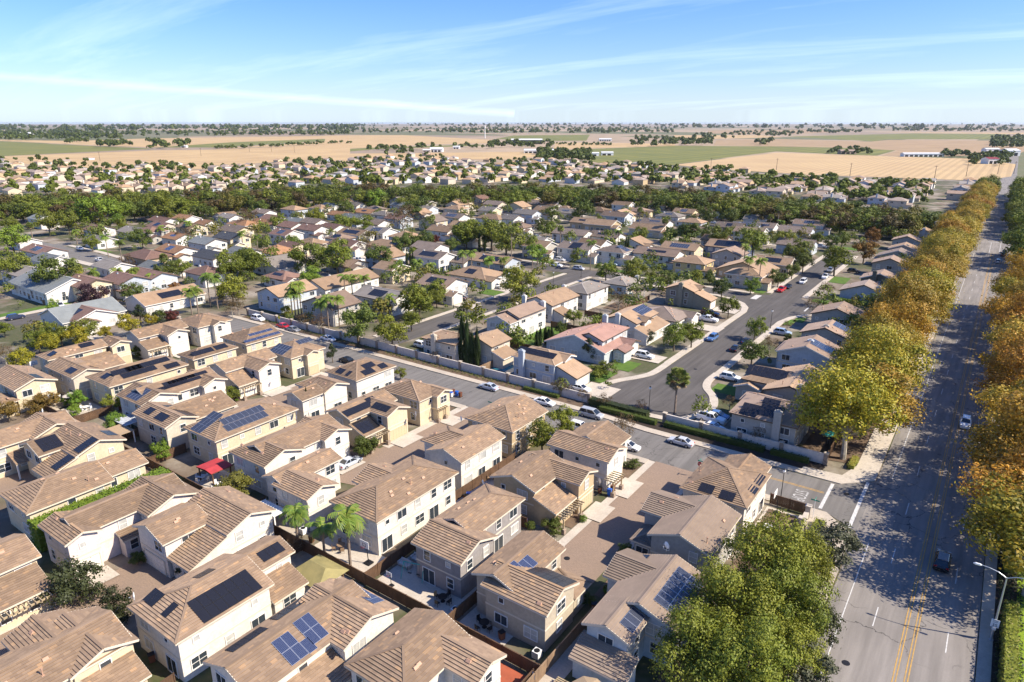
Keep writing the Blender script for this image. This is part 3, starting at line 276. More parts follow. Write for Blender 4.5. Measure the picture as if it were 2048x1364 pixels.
('pale blue house, grey roof, beside the tan house with a dark wall','paleblue','grey','m',[(-344.9,-331.5,338.9,349.4,5.2,'y','gg',0.37),(-335.4,-328.9,338.7,344.7,2.9,'x','gg',0.37)],[],[('garage',1,'+x')]),
('white house, pinkish brown roof, before the grey white gabled house','white2','pinkbrown','m',[(-106.2,-91.6,336.1,347.0,5.2,'x','gg',0.37),(-95.5,-89.0,335.9,341.9,2.9,'x','gg',0.37)],[],[('garage',1,'+x')]),
('pale blue house, grey brown roof, beside the grey white house under the belt','paleblue','greybrown','m',[(-142.9,-129.1,416.5,427.1,5.2,'x','hh',0.37),(-133.0,-126.5,416.3,422.3,2.9,'x','gg',0.37)],[],[('garage',1,'+x')]),
('cream house, brown tan roof, behind the grey panelled roof white house','cream','tan','m',[(-215.3,-201.4,382.7,393.6,3.2,'x','hh',0.37),(-205.3,-198.8,382.5,388.5,2.9,'x','gg',0.37)],[],[('garage',1,'+x')]),
('beige house, grey brown roof, before the tan house at the edge','beige','greybrown','m',[(-272.4,-259.1,393.1,404.1,3.2,'x','gg',0.37),(-263.0,-256.5,392.9,398.9,2.9,'x','gg',0.37)],[],[('garage',1,'+x')]),
]
TREES=[
('big',-15.7,75.0,5.1,11.7,'yellow green leafy tree against the grey gabled house'),
('big',-12.6,78.5,3.79,8.7,'yellow green leafy tree nearest the hedge behind the corner wall'),
('big',-16.0,64.0,4.58,10.5,'tall leafy green tree shading the blue grey panelled house'),
('big',-11.6,68.5,4.38,10.1,'broad leafy green tree in the middle of the bottom right clump'),
('big',-12.6,58.2,4.44,10.2,'leafy green tree at the bottom edge, centre of the clump'),
('big',-16.9,55.5,4.22,9.7,'leafy green tree at the bottom edge overhanging the lean-to roof'),
('big',-9.4,63.7,3.09,7.1,'leafy green tree between the clump and the dark small tree'),
('dark',-8.6,71.1,2.34,5.0,'small dark green tree on the avenue verge below the clump'),
('grey',-8.2,62.8,2.64,5.7,'grey green feathery tree at the bottom edge by the avenue'),
('grey',-10.2,86.1,3.36,7.2,'open crowned grey green tree by the corner signpost'),
('round',-58.4,91.3,2.79,7.2,'dense yellow green tree left of the pair beside the tan house'),
('round',-60.3,100.9,2.62,5.6,'yellow green tree, upper one of the pair by the street kerb'),
('green',-62.6,159.8,3.03,7.9,'round green street tree left of a touching pair, opposite the pink roofed house'),
('green',-59.9,164.9,2.85,7.4,'round green street tree right of a touching pair'),
('green',-61.6,198.8,2.69,7.0,'dark green street tree at the T junction corner'),
('green',-48.6,181.4,2.52,6.5,'lone ball shaped street tree on the bend kerb'),
('dgreen',-42.7,159.5,3.29,6.6,'bright dense green tree shading the driveway beside the grey house'),
('brown',-41.9,171.5,2.21,4.8,'tan leaved small tree beside the dense green one'),
('brown',-38.2,130.1,1.52,3.3,'brown leaved bush tree by the lawn of the panelled house'),
('brown',-28.9,117.5,1.4,3.6,'small red brown tree in front of the stone grey house and wall'),
('grey',-70.4,161.4,1.49,3.9,'thin grey green tree before the beige house'),
('brown',-41.6,216.4,2.65,5.7,'brown round bush tree by the junction planting'),
('dgreen',-40.3,183.5,1.33,2.9,'small dark shrub between driveway and pale blue house'),
('brown',-43.6,195.1,1.41,3.0,'pinkish shrub beside the kerb lawn'),
('fan',-46.8,122.6,2.4,8.5,'tall fan palm standing in the cul-de-sac corner by the wall'),
('cyp',-100.7,120.9,1.15,11.6,'tallest dark cypress, leftmost of the row of four by the wall'),
('cyp',-99.1,120.9,1.15,11.1,'dark cypress second in the row of four by the wall'),
('cyp',-98.0,121.4,0.9,8.2,'shorter dark cypress third in the row of four'),
('cyp',-96.4,121.3,0.9,9.4,'dark cypress nearest the patio, last of the row of four'),
('cyp',-92.5,141.3,0.75,4.8,'narrow green conifer in the row beside the blue grey house, first from the left'),
('cyp',-93.0,143.7,0.75,4.8,'narrow green conifer in the row beside the blue grey house, second from the left'),
('cyp',-92.5,145.4,0.75,4.8,'narrow green conifer in the row beside the blue grey house, third from the left'),
('cyp',-91.2,145.0,0.75,4.8,'narrow green conifer in the row beside the blue grey house, fourth from the left'),
('cyp',-91.2,146.4,0.75,4.8,'narrow green conifer in the row beside the blue grey house, fifth from the left'),
('dgreen',-92.7,153.7,1.88,4.0,'bushy green tree at the end of the conifer row'),
('round',-95.6,165.6,2.24,4.8,'yellow green tree behind the light patio cover'),
('conedark',-76.5,140.0,2.44,7.1,'dark glossy cone shaped tree beside the pink roofed house'),
('grey',-98.5,142.2,1.92,4.1,'grey green tree behind the pool, beside white wall'),
('round',-69.2,131.8,2.16,2.8,'low feathery palm like shrub on the pale blue house lawn'),
('round',-71.1,137.4,1.04,2.2,'small yellow green shrub by the pink roofed house'),
('brown',-71.6,117.2,1.48,3.5,'twiggy red brown tree along the wall, first left of the palm'),
('brown',-69.4,117.7,1.34,3.2,'twiggy red brown tree along the wall, second left of the palm'),
('brown',-65.1,117.1,1.18,2.8,'twiggy red brown tree along the wall, third left of the palm'),
('brown',-72.8,121.8,1.11,2.7,'twiggy red brown tree along the wall, fourth left of the palm'),
('brown',-49.2,104.3,2.27,5.7,'leafless looking brown pink tree by the white roof parked car'),
('brown',-106.7,117.7,1.28,3.1,'small brown tree before the wall left of the cypresses'),
('brown',-52.3,118.5,1.26,3.0,'small brown tree by the black street lamp'),
('brown',-59.5,116.5,1.53,3.3,'brown leaved shrub on the hedge beside the cul-de-sac'),
('round',-135.9,143.7,4.06,9.8,'light green tree above the kerb lawn on the straight street'),
('green',-140.7,156.8,2.76,5.9,'dark green tree behind the kerb lawn'),
('dgreen',-132.8,116.7,4.91,10.8,'large dense round green tree hanging over the pale wall'),
('round',-121.7,118.1,3.99,9.2,'airy green tree beside the straight street, near the wall'),
('round',-129.6,133.6,2.62,6.0,'smaller airy green tree between street and lawn'),
('conedark',-127.1,103.1,1.83,5.7,'dark cone shaped evergreen in front of the street by the blue panelled house'),
('cyp',-104.4,77.6,0.6,6.5,'lone thin cypress against the white side wall'),
('brown',-156.4,117.6,2.13,4.9,'orange brown small tree before the pale wall'),
('brown',-148.5,116.8,2.42,5.6,'orange brown small tree before the pale wall, right one'),
('yellow',-171.0,122.9,1.7,3.7,'yellow green bushy shrub inside the wall corner'),
('brown',-184.4,115.5,2.66,5.7,'red brown tree at the wall corner'),
('yellow',-147.8,95.9,1.33,3.0,'small yellow tree beside the blue panelled cream house'),
('green',-124.7,74.3,1.62,3.4,'dark clipped shrub tree before the white pergola house'),
('dgreen',-83.9,74.1,1.87,3.6,'round dark green shrub tree on the alley corner bed'),
('round',-105.5,104.4,1.28,2.8,'thin brown green tree between two houses by the street'),
('queen',-167.2,122.2,2.4,9,'feathery queen palm over the pale wall, first from the left'),
('queen',-166.4,123.8,2.4,9,'feathery queen palm over the pale wall, second from the left'),
('queen',-150.5,121.7,2.4,9.5,'feathery queen palm over the pale wall, third from the left'),
('queen',-149.4,124.7,2.4,9,'feathery queen palm over the pale wall, fourth from the left'),
('queen',-152.6,121.2,2.4,8.5,'feathery queen palm over the pale wall, fifth from the left'),
('queen',-143.0,138.8,2.2,7.5,'feathery palm beside the grey roofed house on the straight street'),
('yellow',-181.2,56.5,2.78,6.1,'bright yellow autumn tree by the left court'),
('yellow',-188.8,65.5,2.66,5.9,'second bright yellow tree, below the hedge trees'),
('yellow',-190.0,72.0,2.75,6.1,'third yellow tree in the middle of the hedge trees'),
('yellow',-188.5,85.0,2.89,6.4,'yellow green tree before the tall dark conifer'),
('yellow',-194.6,94.1,1.62,3.6,'small yellow tree right of the dark conifer'),
('green',-194.9,65.3,2.87,6.3,'dark green tree at the left end of the hedge row'),
('green',-194.0,70.2,3.09,6.8,'dark green tree in the middle of the hedge row'),
('green',-192.1,75.5,3.14,6.9,'brownish green tree at the right end of the hedge row'),
('yellow',-191.2,79.6,1.85,4.1,'small yellow tree by the pink shrub'),
('conedark',-199.0,93.2,3.08,6.8,'tall dark conifer beside the white house with orange brown roof'),
('green',-216.2,65.1,2.04,4.5,'dark green tree at the left edge of the parked car street'),
('brown',-190.8,56.3,2.27,5.0,'brown tree at the left edge by the court'),
('dgreen',-196.3,97.5,2.02,4.0,'green shrub by the long pale fence'),
('red',-192.5,99.4,2.01,4.0,'dark red shrub by the long pale fence'),
('purple',-228.5,94.1,4.32,8.6,'dark purple leaved tree before the cream house'),
('dgreen',-170.1,77.6,1.56,3.1,'green shrub in the front bed of the pergola house'),
('bgreen',-148.5,54.5,1.93,3.9,'bright green tree behind the beige house'),
('bronze',-151.1,49.9,2.15,4.3,'bronze orange tree, right one of three'),
('bronze',-151.2,47.5,1.88,3.8,'bronze orange tree, middle one of three'),
('bronze',-151.4,43.0,2.2,4.4,'bronze orange tree at the left edge'),
('round',-140.0,57.4,1.9,3.8,'olive tree before the panelled hip roofed house'),
('bgreen',-144.3,51.8,1.25,2.5,'bright green bush in the fenced yard'),
('bgreen',-172.2,54.8,1.13,2.3,'small green bush by the shaded court'),
('dgreen',-125.4,74.8,1.58,3.2,'dark round shrub beside the pergola of the white house'),
('bgreen',-129.7,53.2,1.89,3.8,'straggly green bush along the brown fence'),
('bgreen',-113.5,53.0,1.54,3.1,'bright green tree by the fence at the panelled beige house'),
('bgreen',-151.5,52.9,1.16,2.3,'green bush between bronze tree and bright tree'),
('dark',-83.1,26.2,3.01,5.7,'large dark rounded shrub tree in the paved court bed'),
('dark',-76.3,27.1,2.26,4.1,'dark rounded shrub on the opposite side of the paved court'),
('dark',-76.7,36.8,1.66,3.0,'dark shrub squeezed between two white houses'),
('olive',-87.9,50.7,2.81,5.6,'olive round tree inside the wooden fence corner'),
('bgreen',-111.1,52.1,1.44,2.9,'bright green shrub beside the red canopy'),
('dgreen',-85.4,34.3,1.1,1.8,'dark bush beneath the porch roof of the pale pink house'),
('queen',-71.2,49.2,1.9,6.0,'short feathery palm, left of three behind the brown fence'),
('queen',-66.3,49.7,2.1,5.5,'bushy feathery palm, middle of three behind the brown fence'),
('queen',-61.3,49.8,2.5,9.0,'tall feathery palm with a clear pale trunk, right of three'),
('brown',-70.4,48.4,1.38,2.4,'dry brown bush at the foot of the short palm'),
('dgreen',-83.5,73.2,2.1,3.8,'dark shrub in the alley corner bed'),
('dgreen',-44.5,72.4,1.45,2.6,'dark green shrub before the tan pergola house'),
('dgreen',-43.4,96.8,0.94,1.9,'round green shrub by the alley entrance'),
('dgreen',-33.4,73.4,1.05,2.1,'dark green ball shrub in the shaded alley side'),
('dgreen',-47.3,71.2,0.8,1.4,'green shrub left of the tan house porch'),
('bgreen',-42.3,77.5,0.6,1.1,'small green shrub on the alley bed'),
('dgreen',-32.6,61.9,0.9,1.6,'dark shrub in the narrow side yard'),
('dgreen',-253.7,94.4,6.26,13.8,'very large dark green tree above the white walled yard'),
('yellow',-267.5,94.4,2.6,5.7,'light yellow green tree left of the very large dark one'),
('bgreen',-353.5,116.9,6.05,13.3,'dense bright green crown at the left edge'),
('bgreen',-402.9,174.9,8.85,19.5,'bright lime green tree in front of the tree belt, left one'),
('bgreen',-416.7,193.7,6.51,14.3,'bright lime green tree in front of the tree belt, right one'),
('green',-334.8,141.3,3.41,7.5,'round tree at the garage lane bend'),
('dgreen',-321.3,157.2,4.61,10.1,'dark round tree behind the brown hip house'),
('dgreen',-242.5,125.1,4.06,8.9,'dark tree beside the brown hip house'),
('dgreen',-222.7,103.4,3.41,7.5,'round dark green tree before the blue grey house'),
('green',-247.2,133.8,3.52,7.7,'green tree left of the small brown hip house'),
('round',-195.5,121.0,4.37,9.6,'light green tree at the wall corner palms'),
('green',-224.1,139.8,4.98,11.0,'broad green tree clump by the black roof house'),
('green',-232.4,152.7,4.8,10.6,'broad green tree at the right of the black roof house'),
('orange',-222.1,117.0,2.31,5.1,'orange leaved tree beside the panelled house'),
('green',-399.8,149.7,5.79,12.7,'green tree at the upper left behind the fan palm'),
('green',-395.9,157.5,5.86,12.9,'green tree clump at the upper left, second'),
('green',-288.7,93.9,4.98,11.0,'green tree at the left edge, above the grey roof'),
('green',-428.5,142.7,3.98,8.8,'small green tree at the far left'),
('dgreen',-379.9,222.4,5.09,11.2,'dark round crown among the upper left roofs'),
('green',-405.1,212.1,8.1,17.8,'broad tree at the front of the belt, left'),
('brown',-183.4,112.8,2.62,5.8,'rust coloured tree inside the pale wall'),
('yellow',-282.1,111.5,2.37,5.2,'small yellow green tree behind the very large dark one'),
('brown',-319.2,177.0,3.62,8.0,'brown green tree above the orange panelled roof'),
('bgreen',-391.0,180.1,4.08,9.0,'lime tree beside the brown long house'),
('brown',-279.8,129.6,2.98,6.5,'brown bush by the wooden street fence'),
('round',-255.4,156.0,3.05,6.7,'yellow green bush by the black roof'),
('bgreen',-231.5,83.3,2.1,4.6,'clipped green mound beside the wooden fence'),
('green',-211.5,163.3,6.15,13.5,'wide dark street tree, left of the pair in the middle rows'),
('green',-205.7,172.9,6.25,13.7,'wide dark street tree, right of the pair in the middle rows'),
('green',-223.2,147.5,5.55,12.2,'wide street tree left of the grey gable house'),
('dgreen',-212.7,215.4,4.39,9.7,'round street tree left of three by the blue bin'),
('dgreen',-213.9,224.2,4.22,9.3,'round street tree middle of three by the blue bin'),
('dgreen',-211.5,229.8,4.26,9.4,'round street tree right of three by the blue bin'),
('dgreen',-197.8,187.5,4.7,10.3,'dark round tree above the long plain tan roof'),
('dgreen',-197.5,231.2,3.34,7.4,'round tree below the blue bin driveway'),
('green',-198.0,242.5,6.29,13.8,'green tree at the left of the wide clump'),
('green',-193.4,250.6,5.79,12.7,'green tree in the wide clump behind cypresses'),
('brown',-249.0,253.9,7.66,16.9,'large brown tree before the blue grey columns house'),
('dgreen',-290.9,305.5,5.29,11.6,'dark tree behind the large brown tree'),
('bgreen',-339.9,321.8,6.62,14.6,'bright green palm like crown at the foot of the belt'),
('green',-273.4,249.7,4.28,9.4,'round tree beside the white gable house'),
('green',-284.3,244.0,4.63,10.2,'round tree right of the two-dormer roof'),
('round',-288.2,254.3,3.41,7.5,'yellow green round tree right of the two-dormer roof'),
('brown',-226.6,206.9,3.31,7.3,'brown round tree before the peach roofed house'),
('brown',-250.2,229.6,2.74,6.0,'small brown bush by the black slab house'),
('brown',-335.1,223.2,5.46,12.0,'orange brown bush at the left of the middle rows'),
('green',-320.1,230.5,4.08,9.0,'green palm clump above the orange long roof'),
('round',-314.5,250.5,4.91,10.8,'yellow green palm crown in the upper rows'),
('round',-137.7,144.0,4.46,9.8,'light green street tree before the grey low house'),
('green',-144.9,161.5,3.64,8.0,'dark green tree beside the pinkish garage'),
('dgreen',-148.8,140.8,2.66,5.8,'dark tree right of the light dense wall tree'),
('dgreen',-334.0,290.5,4.67,10.3,'dark round tree at the foot of the belt'),
('dgreen',-376.5,260.3,4.67,10.3,'dark tree at the upper left of the belt foot'),
('bgreen',-260.3,194.2,3.41,7.5,'small bright bush by the dark brown roof'),
('red',-219.6,245.2,2.4,5.3,'dark red bush by the blue bin'),
('bgreen',-193.9,150.5,3.51,7.7,'green palms bush before the long tan roof'),
('bgreen',-177.3,176.9,3.67,8.1,'green shrub bank beside the cream chimney house'),
('round',-217.2,263.1,3.73,8.2,'yellow green tree of the wide clump, left front'),
('round',-123.3,179.0,5.48,12.1,'big round street tree casting a shadow across the straight street'),
('dgreen',-216.1,344.7,4.42,9.7,'round tree before the tall peach roofed house'),
('dgreen',-198.5,349.9,6.16,13.5,'round dark tree right of the panelled white house'),
('dgreen',-194.9,301.8,3.93,8.6,'round dark bush tree on the second street'),
('green',-199.0,243.7,6.31,13.9,'tree in the wide clump, left of the two cypresses'),
('green',-187.2,247.2,6.8,15.0,'tree in the wide clump, right of the two cypresses'),
('green',-174.5,241.2,6.55,14.4,'right end tree of the wide clump'),
('green',-166.0,247.1,4.38,9.6,'tree between wide clump and long grey house'),
('green',-114.4,220.5,3.66,8.1,'round street tree left of the twin gabled house'),
('green',-104.6,223.9,4.52,9.9,'broad street tree before the twin gabled house'),
('dgreen',-91.1,221.8,3.27,7.2,'round tree below the yellow house garage'),
('green',-100.1,227.4,2.27,5.0,'small tree between the broad tree and the yellow house'),
('dgreen',-128.6,313.9,3.33,7.3,'round tree right of the pale yellow gable'),
('dgreen',-119.7,312.7,5.04,11.1,'large round tree right of the pale yellow gable'),
('brown',-91.9,186.3,3.28,7.2,'orange brown garden tree behind the white two-storey house'),
('brown',-143.2,247.2,2.36,5.2,'brown shrub by the double garage'),
('green',-141.0,306.8,3.64,8.0,'green tree left of the pale yellow gable'),
('bgreen',-152.7,232.9,4.11,9.0,'feathery green tree by the driveway with the white suv'),
('round',-86.8,236.8,2.27,5.0,'small tree beside the yellow house'),
('green',-84.4,297.2,5.88,13.5,'broad tree left of the plain garage house'),
('green',-102.4,308.5,5.12,11.8,'broad tree behind the slate blue house'),
('dgreen',-117.2,326.8,3.67,8.4,'dark tree behind the cream silver panel house'),
('dgreen',-120.3,313.3,4.76,10.9,'round dark tree left of the slate blue house'),
('round',-78.1,325.6,4.27,9.8,'airy tree beside the plain garage house'),
('green',-65.7,292.6,4.59,10.6,'round street tree behind the cream panelled house'),
('dgreen',-59.7,280.6,3.41,7.9,'round street tree nearest the kerb, north part'),
('dgreen',-59.9,264.8,2.8,6.4,'street tree right of the wide tan house'),
('dgreen',-60.4,248.0,2.88,6.6,'street tree beside the red pickup'),
('round',-48.2,280.1,5.22,12.0,'airy grey green tree on the avenue side kerb'),
('orange',-43.5,313.6,4.4,10.1,'orange brown street tree before the avenue row'),
('orange',-49.1,369.2,3.32,7.6,'second orange street tree, further away'),
('green',-58.3,347.3,3.49,8.0,'street tree at the curved lane'),
('dgreen',-60.7,337.6,3.42,7.9,'round tree inside the curved lane'),
('green',-69.5,348.8,2.97,6.8,'tall tree before the grey white gabled house'),
('green',-68.8,409.4,3.74,8.6,'tree right of the tall tan hip house'),
('brown',-42.9,240.8,2.49,5.7,'brown bush tree opposite the red pickup'),
('dgreen',-71.6,221.7,3.12,7.2,'dark tree by the T junction corner lawn'),
('dgreen',-82.2,239.5,2.26,5.2,'small dark tree by the yellow house'),
('red',-64.1,249.7,1.57,3.6,'small red leaved tree beside the tall palms'),
('bgreen',-65.3,232.4,2.55,5.9,'low green mound of the corner garden'),
('dgreen',-123.5,386.0,4.56,10.5,'round tree at the parked cars, north'),
('dgreen',-132.7,375.6,4.87,11.2,'round tree left of the parked cars, north'),
('dgreen',-130.5,318.6,3.07,7.1,'small dark tree by the pale yellow house'),
('dgreen',-96.0,459.8,3.12,7.2,'dark tree by the belt right'),
('round',-87.1,240.1,2.06,4.7,'yellow green bush beside the yellow house'),
('fan',-366.8,129.8,1.7,11,'tall fan palm at the upper left street corner'),
('fan',-255.7,132.0,1.7,8,'shaggy fan palm before the orange panelled house'),
('queen',-314.1,138.4,2.3,10,'palm over the garage lane'),
('queen',-292.7,133.9,2.3,10,'palm left of the brown hip house'),
('queen',-280.9,182.4,2.3,9,'palm by the dark slate house'),
('queen',-332.6,172.4,2.3,8,'palm in the upper left roofs'),
('queen',-338.2,189.8,2.3,8,'palm beside the orange roofed white house'),
('queen',-199.7,115.7,2.3,11,'tall feathery palm left of the light green corner tree'),
('queen',-196.1,116.0,2.3,11,'tall feathery palm next to the light green corner tree'),
('queen',-196.4,107.5,2.3,8,'feathery palm, lower left of the palm grove'),
('queen',-196.1,109.4,2.3,8.5,'feathery palm, lower right of the palm grove'),
('queen',-255.8,114.5,2.3,6,'low palm left of the brown long roof'),
('queen',-246.5,115.7,2.3,7,'low palm above the brown long roof'),
('queen',-237.0,117.5,2.3,6,'small palm above the blue grey house'),
('queen',-262.8,109.6,2.3,6,'small palm behind the big dark tree'),
('queen',-360.0,145.6,2.3,7,'palm at the brown roofed house, upper left'),
('fan',-362.6,158.8,1.7,7,'yellowish palm crown at the upper left'),
('queen',-167.8,146.4,2.3,9,'feathery palm left of three beside the cream gables'),
('queen',-162.9,147.3,2.3,9.5,'feathery palm right of three beside the cream gables'),
('queen',-174.5,149.1,2.3,8,'feathery palm before the long tan roof'),
('queen',-166.3,122.6,2.3,11,'tall palm beside the walled white house, left'),
('queen',-167.8,125.9,2.3,10.5,'tall palm beside the walled white house, right'),
('queen',-265.9,179.8,2.3,9,'palm before the slate panelled house'),
('queen',-175.5,185.8,2.3,7,'palm left of the black panelled white house'),
('queen',-166.9,183.2,2.3,7,'palm before the black panelled white house'),
('queen',-166.8,201.8,2.3,9,'palm left of the grove by the low dark panel house'),
('queen',-160.9,199.8,2.3,10,'palm right in the grove by the low dark panel house'),
('queen',-153.8,201.4,2.3,8,'palm near the dark panel slab'),
('fan',-249.1,276.8,1.7,8,'bright palm right of the big brown tree'),
('fan',-321.0,311.3,1.7,10,'bright palm before the tree belt'),
('fan',-159.7,224.3,1.7,15,'very tall slim palm in front of the wide clump'),
('queen',-149.2,204.6,2.3,8,'short palm before the dark slab house'),
('queen',-152.3,199.4,2.3,8,'short palm left of the dark slab house'),
('queen',-150.4,225.8,2.3,7,'palm beside the driveway with the white suv'),
('queen',-129.7,236.3,2.3,12,'tall palm before the stone porch house'),
('fan',-168.4,276.5,1.7,9,'fan palm before the box chimney house'),
('fan',-172.5,371.7,1.7,8,'fan palm cluster on the second street'),
('fan',-138.6,329.1,1.7,9,'fan palm by the cream gable front'),
('queen',-109.1,278.4,2.3,5,'low palm beside the silver panel house'),
('queen',-145.2,290.8,2.3,8,'palm behind the low brown house'),
('queen',-176.8,363.5,2.3,7,'palm right of the blue white house'),
('queen',-69.8,243.4,2.3,11,'tall palm left of the pair by the wide tan house'),
('queen',-65.2,241.1,2.3,11,'tall palm right of the pair by the wide tan house'),
('queen',-80.7,273.6,2.3,10,'tall palm behind the slate blue house'),
('fan',-97.1,367.6,1.7,10,'fan palm left of the pair under the belt'),
('fan',-96.2,379.3,1.7,13,'tallest fan palm near the belt'),
('queen',-94.1,377.3,2.3,7,'feathery palm below the tallest fan palm'),
('cyp',-188.4,240.0,0.8,9,'slim dark cypress in the wide clump, left'),
('cyp',-188.8,244.2,0.8,9,'slim dark cypress in the wide clump, right'),
('cyp',-126.9,261.5,0.7,10,'slim cypress by the stone porch house, left'),
('cyp',-126.1,262.1,0.7,10,'slim cypress by the stone porch house, right'),
('cyp',-190.2,195.1,0.6,7,'slim cypress before the black panelled house, first from the left'),
('cyp',-189.0,196.0,0.6,7,'slim cypress before the black panelled house, second from the left'),
('cyp',-188.2,196.6,0.6,7,'slim cypress before the black panelled house, third from the left'),
('syca',-15.1,121.0,8.55,16.8,'S0,1'),
('syca',-14.9,132.9,9.07,13.1,'S0,2'),
('syca',-14.6,143.8,8.28,17.3,'S0,3'),
('syca',-15.3,154.0,7.12,15.6,'S0,4'),
('syca',-16.1,165.2,7.03,14.3,'S0,5'),
('syca',-14.9,177.0,6.86,16.8,'S0,6'),
('syca',-15.1,187.3,6.77,13.0,'S0,7'),
('syca',-15.8,199.0,7.02,17.7,'S0,8'),
('syca',-15.6,210.8,9.19,15.6,'S0,9'),
('syca',-15.8,222.1,9.13,16.3,'S0,10'),
('syca',-14.7,234.1,7.27,14.7,'S0,11'),
('syca',-15.9,244.4,6.59,14.4,'S0,12'),
('syca',-16.1,255.6,8.37,14.6,'S0,13'),
('syca',-14.8,266.2,7.79,14.5,'S0,14'),
('syca',-15.0,277.2,6.57,17.7,'S0,15'),
('syca',-14.9,287.2,8.85,13.1,'S0,16'),
('syca',-15.5,298.8,8.08,13.0,'S0,17'),
('syca',-15.8,308.9,9.17,13.9,'S0,18'),
('syca',-14.6,320.4,9.13,14.7,'S0,19'),
('syca',-15.3,331.1,8.65,13.5,'S0,20'),
('syca',-14.8,342.6,8.89,13.2,'S0,21'),
('syca',-16.0,354.5,7.39,15.9,'S0,22'),
('syca',-15.6,366.4,9.08,15.6,'S0,23'),
('syca',-15.6,377.0,6.91,13.4,'S0,24'),
('syca',-15.0,387.3,9.29,13.8,'S0,25'),
('syca',-14.5,397.4,7.95,14.9,'S0,26'),
('syca',-15.1,407.9,8.8,15.2,'S0,27'),
('syca',-16.0,418.7,9.06,13.2,'S0,28'),
('syca',-14.8,429.7,6.78,16.5,'S0,29'),
('syca',10.8,95,8.53,14.0,'S1,1'),
('syca',10.2,106.2,8.66,14.8,'S1,2'),
('syca',11.2,117.3,8.67,17.9,'S1,3'),
('syca',10.6,128.5,8.4,15.7,'S1,4'),
('syca',10.5,139.4,7.12,15.2,'S1,5'),
('syca',11.2,151.4,8.18,15.7,'S1,6'),
('syca',10.1,162.4,7.4,17.0,'S1,7'),
('syca',10.4,174.2,8.53,17.0,'S1,8'),
('syca',10.8,185.8,8.47,15.1,'S1,9'),
('syca',10.3,197.3,7.87,17.0,'S1,10'),
('syca',10.4,208.9,8.88,16.4,'S1,11'),
('syca',10.0,220.2,8.0,14.6,'S1,12'),
('syca',10.6,231.8,8.6,16.4,'S1,13'),
('syca',10.4,243.4,8.22,16.8,'S1,14'),
('syca',10.4,255.2,8.65,17.4,'S1,15'),
('green',11.1,335.7,7.85,16.6,'S1,16'),
('green',10.9,347.3,7.18,17.0,'S1,17'),
('green',10.8,358.6,7.73,16.3,'S1,18'),
('green',10.8,370.3,8.38,13.6,'S1,19'),
('green',10.8,426.0,6.89,15.6,'S1,20'),
('green',10.1,436.9,7.09,14.9,'S1,21'),
('green',10.2,447.7,6.88,15.6,'S1,22'),
('green',10.7,458.7,8.1,14.6,'S1,23'),
('green',10.0,470.6,7.69,14.8,'S1,24'),
('green',10.1,481.7,8.63,15.2,'S1,25'),
('green',10.7,492.3,7.01,16.0,'S1,26'),
('green',10.7,503.3,8.91,17.2,'S1,27'),
('green',11.0,514.4,8.21,15.2,'S1,28'),
('green',10.7,525.1,8.04,17.8,'S1,29'),
('green',10.7,537.1,7.57,17.5,'S1,30'),
('green',10.1,547.6,8.04,16.3,'S1,31'),
('green',10.8,558.3,8.76,15.2,'S1,32'),
('green',10.3,569.4,7.44,17.9,'S1,33'),
('green',11.2,580.5,8.81,16.2,'S1,34'),
('green',11.2,591.4,7.89,15.4,'S1,35'),
('green',11.2,602.4,7.88,14.8,'S1,36'),
('green',10.1,613.6,8.17,15.5,'S1,37'),
('green',10.9,624.5,8.62,13.6,'S1,38'),
('green',10.3,635.8,8.86,17.0,'S1,39'),
('green',10.3,646.7,7.14,17.9,'S1,40'),
('green',10.7,657.6,7.84,16.4,'S1,41'),
('green',10.9,669.0,7.06,16.9,'S1,42'),
('green',10.6,680.0,7.54,14.8,'S1,43'),
('green',10.6,691.3,7.59,16.9,'S1,44'),
('syca',-13.7,440,7.38,14.9,'S2,1'),
('syca',-12.4,452.8,7.82,14.0,'S2,2'),
('syca',-13.1,465.4,7.86,15.4,'S2,3'),
('syca',-13.0,477.7,8.37,14.8,'S2,4'),
('syca',-12.4,489.4,7.29,14.6,'S2,5'),
('syca',-13.7,502.1,8.25,15.4,'S2,6'),
('syca',-13.3,514.0,8.17,15.8,'S2,7'),
('syca',-13.0,525.2,7.82,15.0,'S2,8'),
('syca',-13.6,536.9,7.88,15.6,'S2,9'),
('syca',-13.4,548.0,8.23,15.6,'S2,10'),
('syca',-13.8,560.4,8.08,16.0,'S2,11'),
('syca',-12.7,573.4,7.07,15.7,'S2,12'),
('syca',-12.8,584.8,8.43,15.4,'S2,13'),
('syca',-13.3,596.1,8.38,14.3,'S2,14'),
('syca',-13.1,608.3,7.24,15.2,'S2,15'),
('syca',-13.6,619.4,7.57,14.1,'S2,16'),
('green',-12.9,630.5,8.11,15.8,'S2,17'),
('green',-13.1,641.8,7.47,15.2,'S2,18'),
('green',-12.3,653.8,7.56,14.1,'S2,19'),
('green',-13.6,666.1,7.95,15.0,'S2,20'),
('green',-12.9,679.0,7.93,14.5,'S2,21'),
('green',-13.4,691.1,8.13,15.0,'S2,22'),
('beltbrown',-480.3,154.1,6.78,11.5,'B0,1'),
('green',-473.9,157.7,6.18,11.4,'B0,2'),
('dgreen',-470.7,163.9,7.93,11.4,'B0,3'),
('green',-460.9,167.4,7.89,12.5,'B0,4'),
('beltbrown',-450.9,179.9,7.25,12.2,'B0,5'),
('dgreen',-449.0,186.0,7.59,12.3,'B0,6'),
('beltbrown',-443.3,191.8,6.87,14.0,'B0,7'),
('beltbrown',-434.6,195.8,6.36,11.2,'B0,8'),
('dgreen',-420.3,203.6,6.0,12.6,'B0,9'),
('dgreen',-419.9,212.7,6.92,11.7,'B0,10'),
('dgreen',-423.5,223.7,6.3,11.9,'B0,11'),
('green',-417.7,228.6,6.07,14.1,'B0,12'),
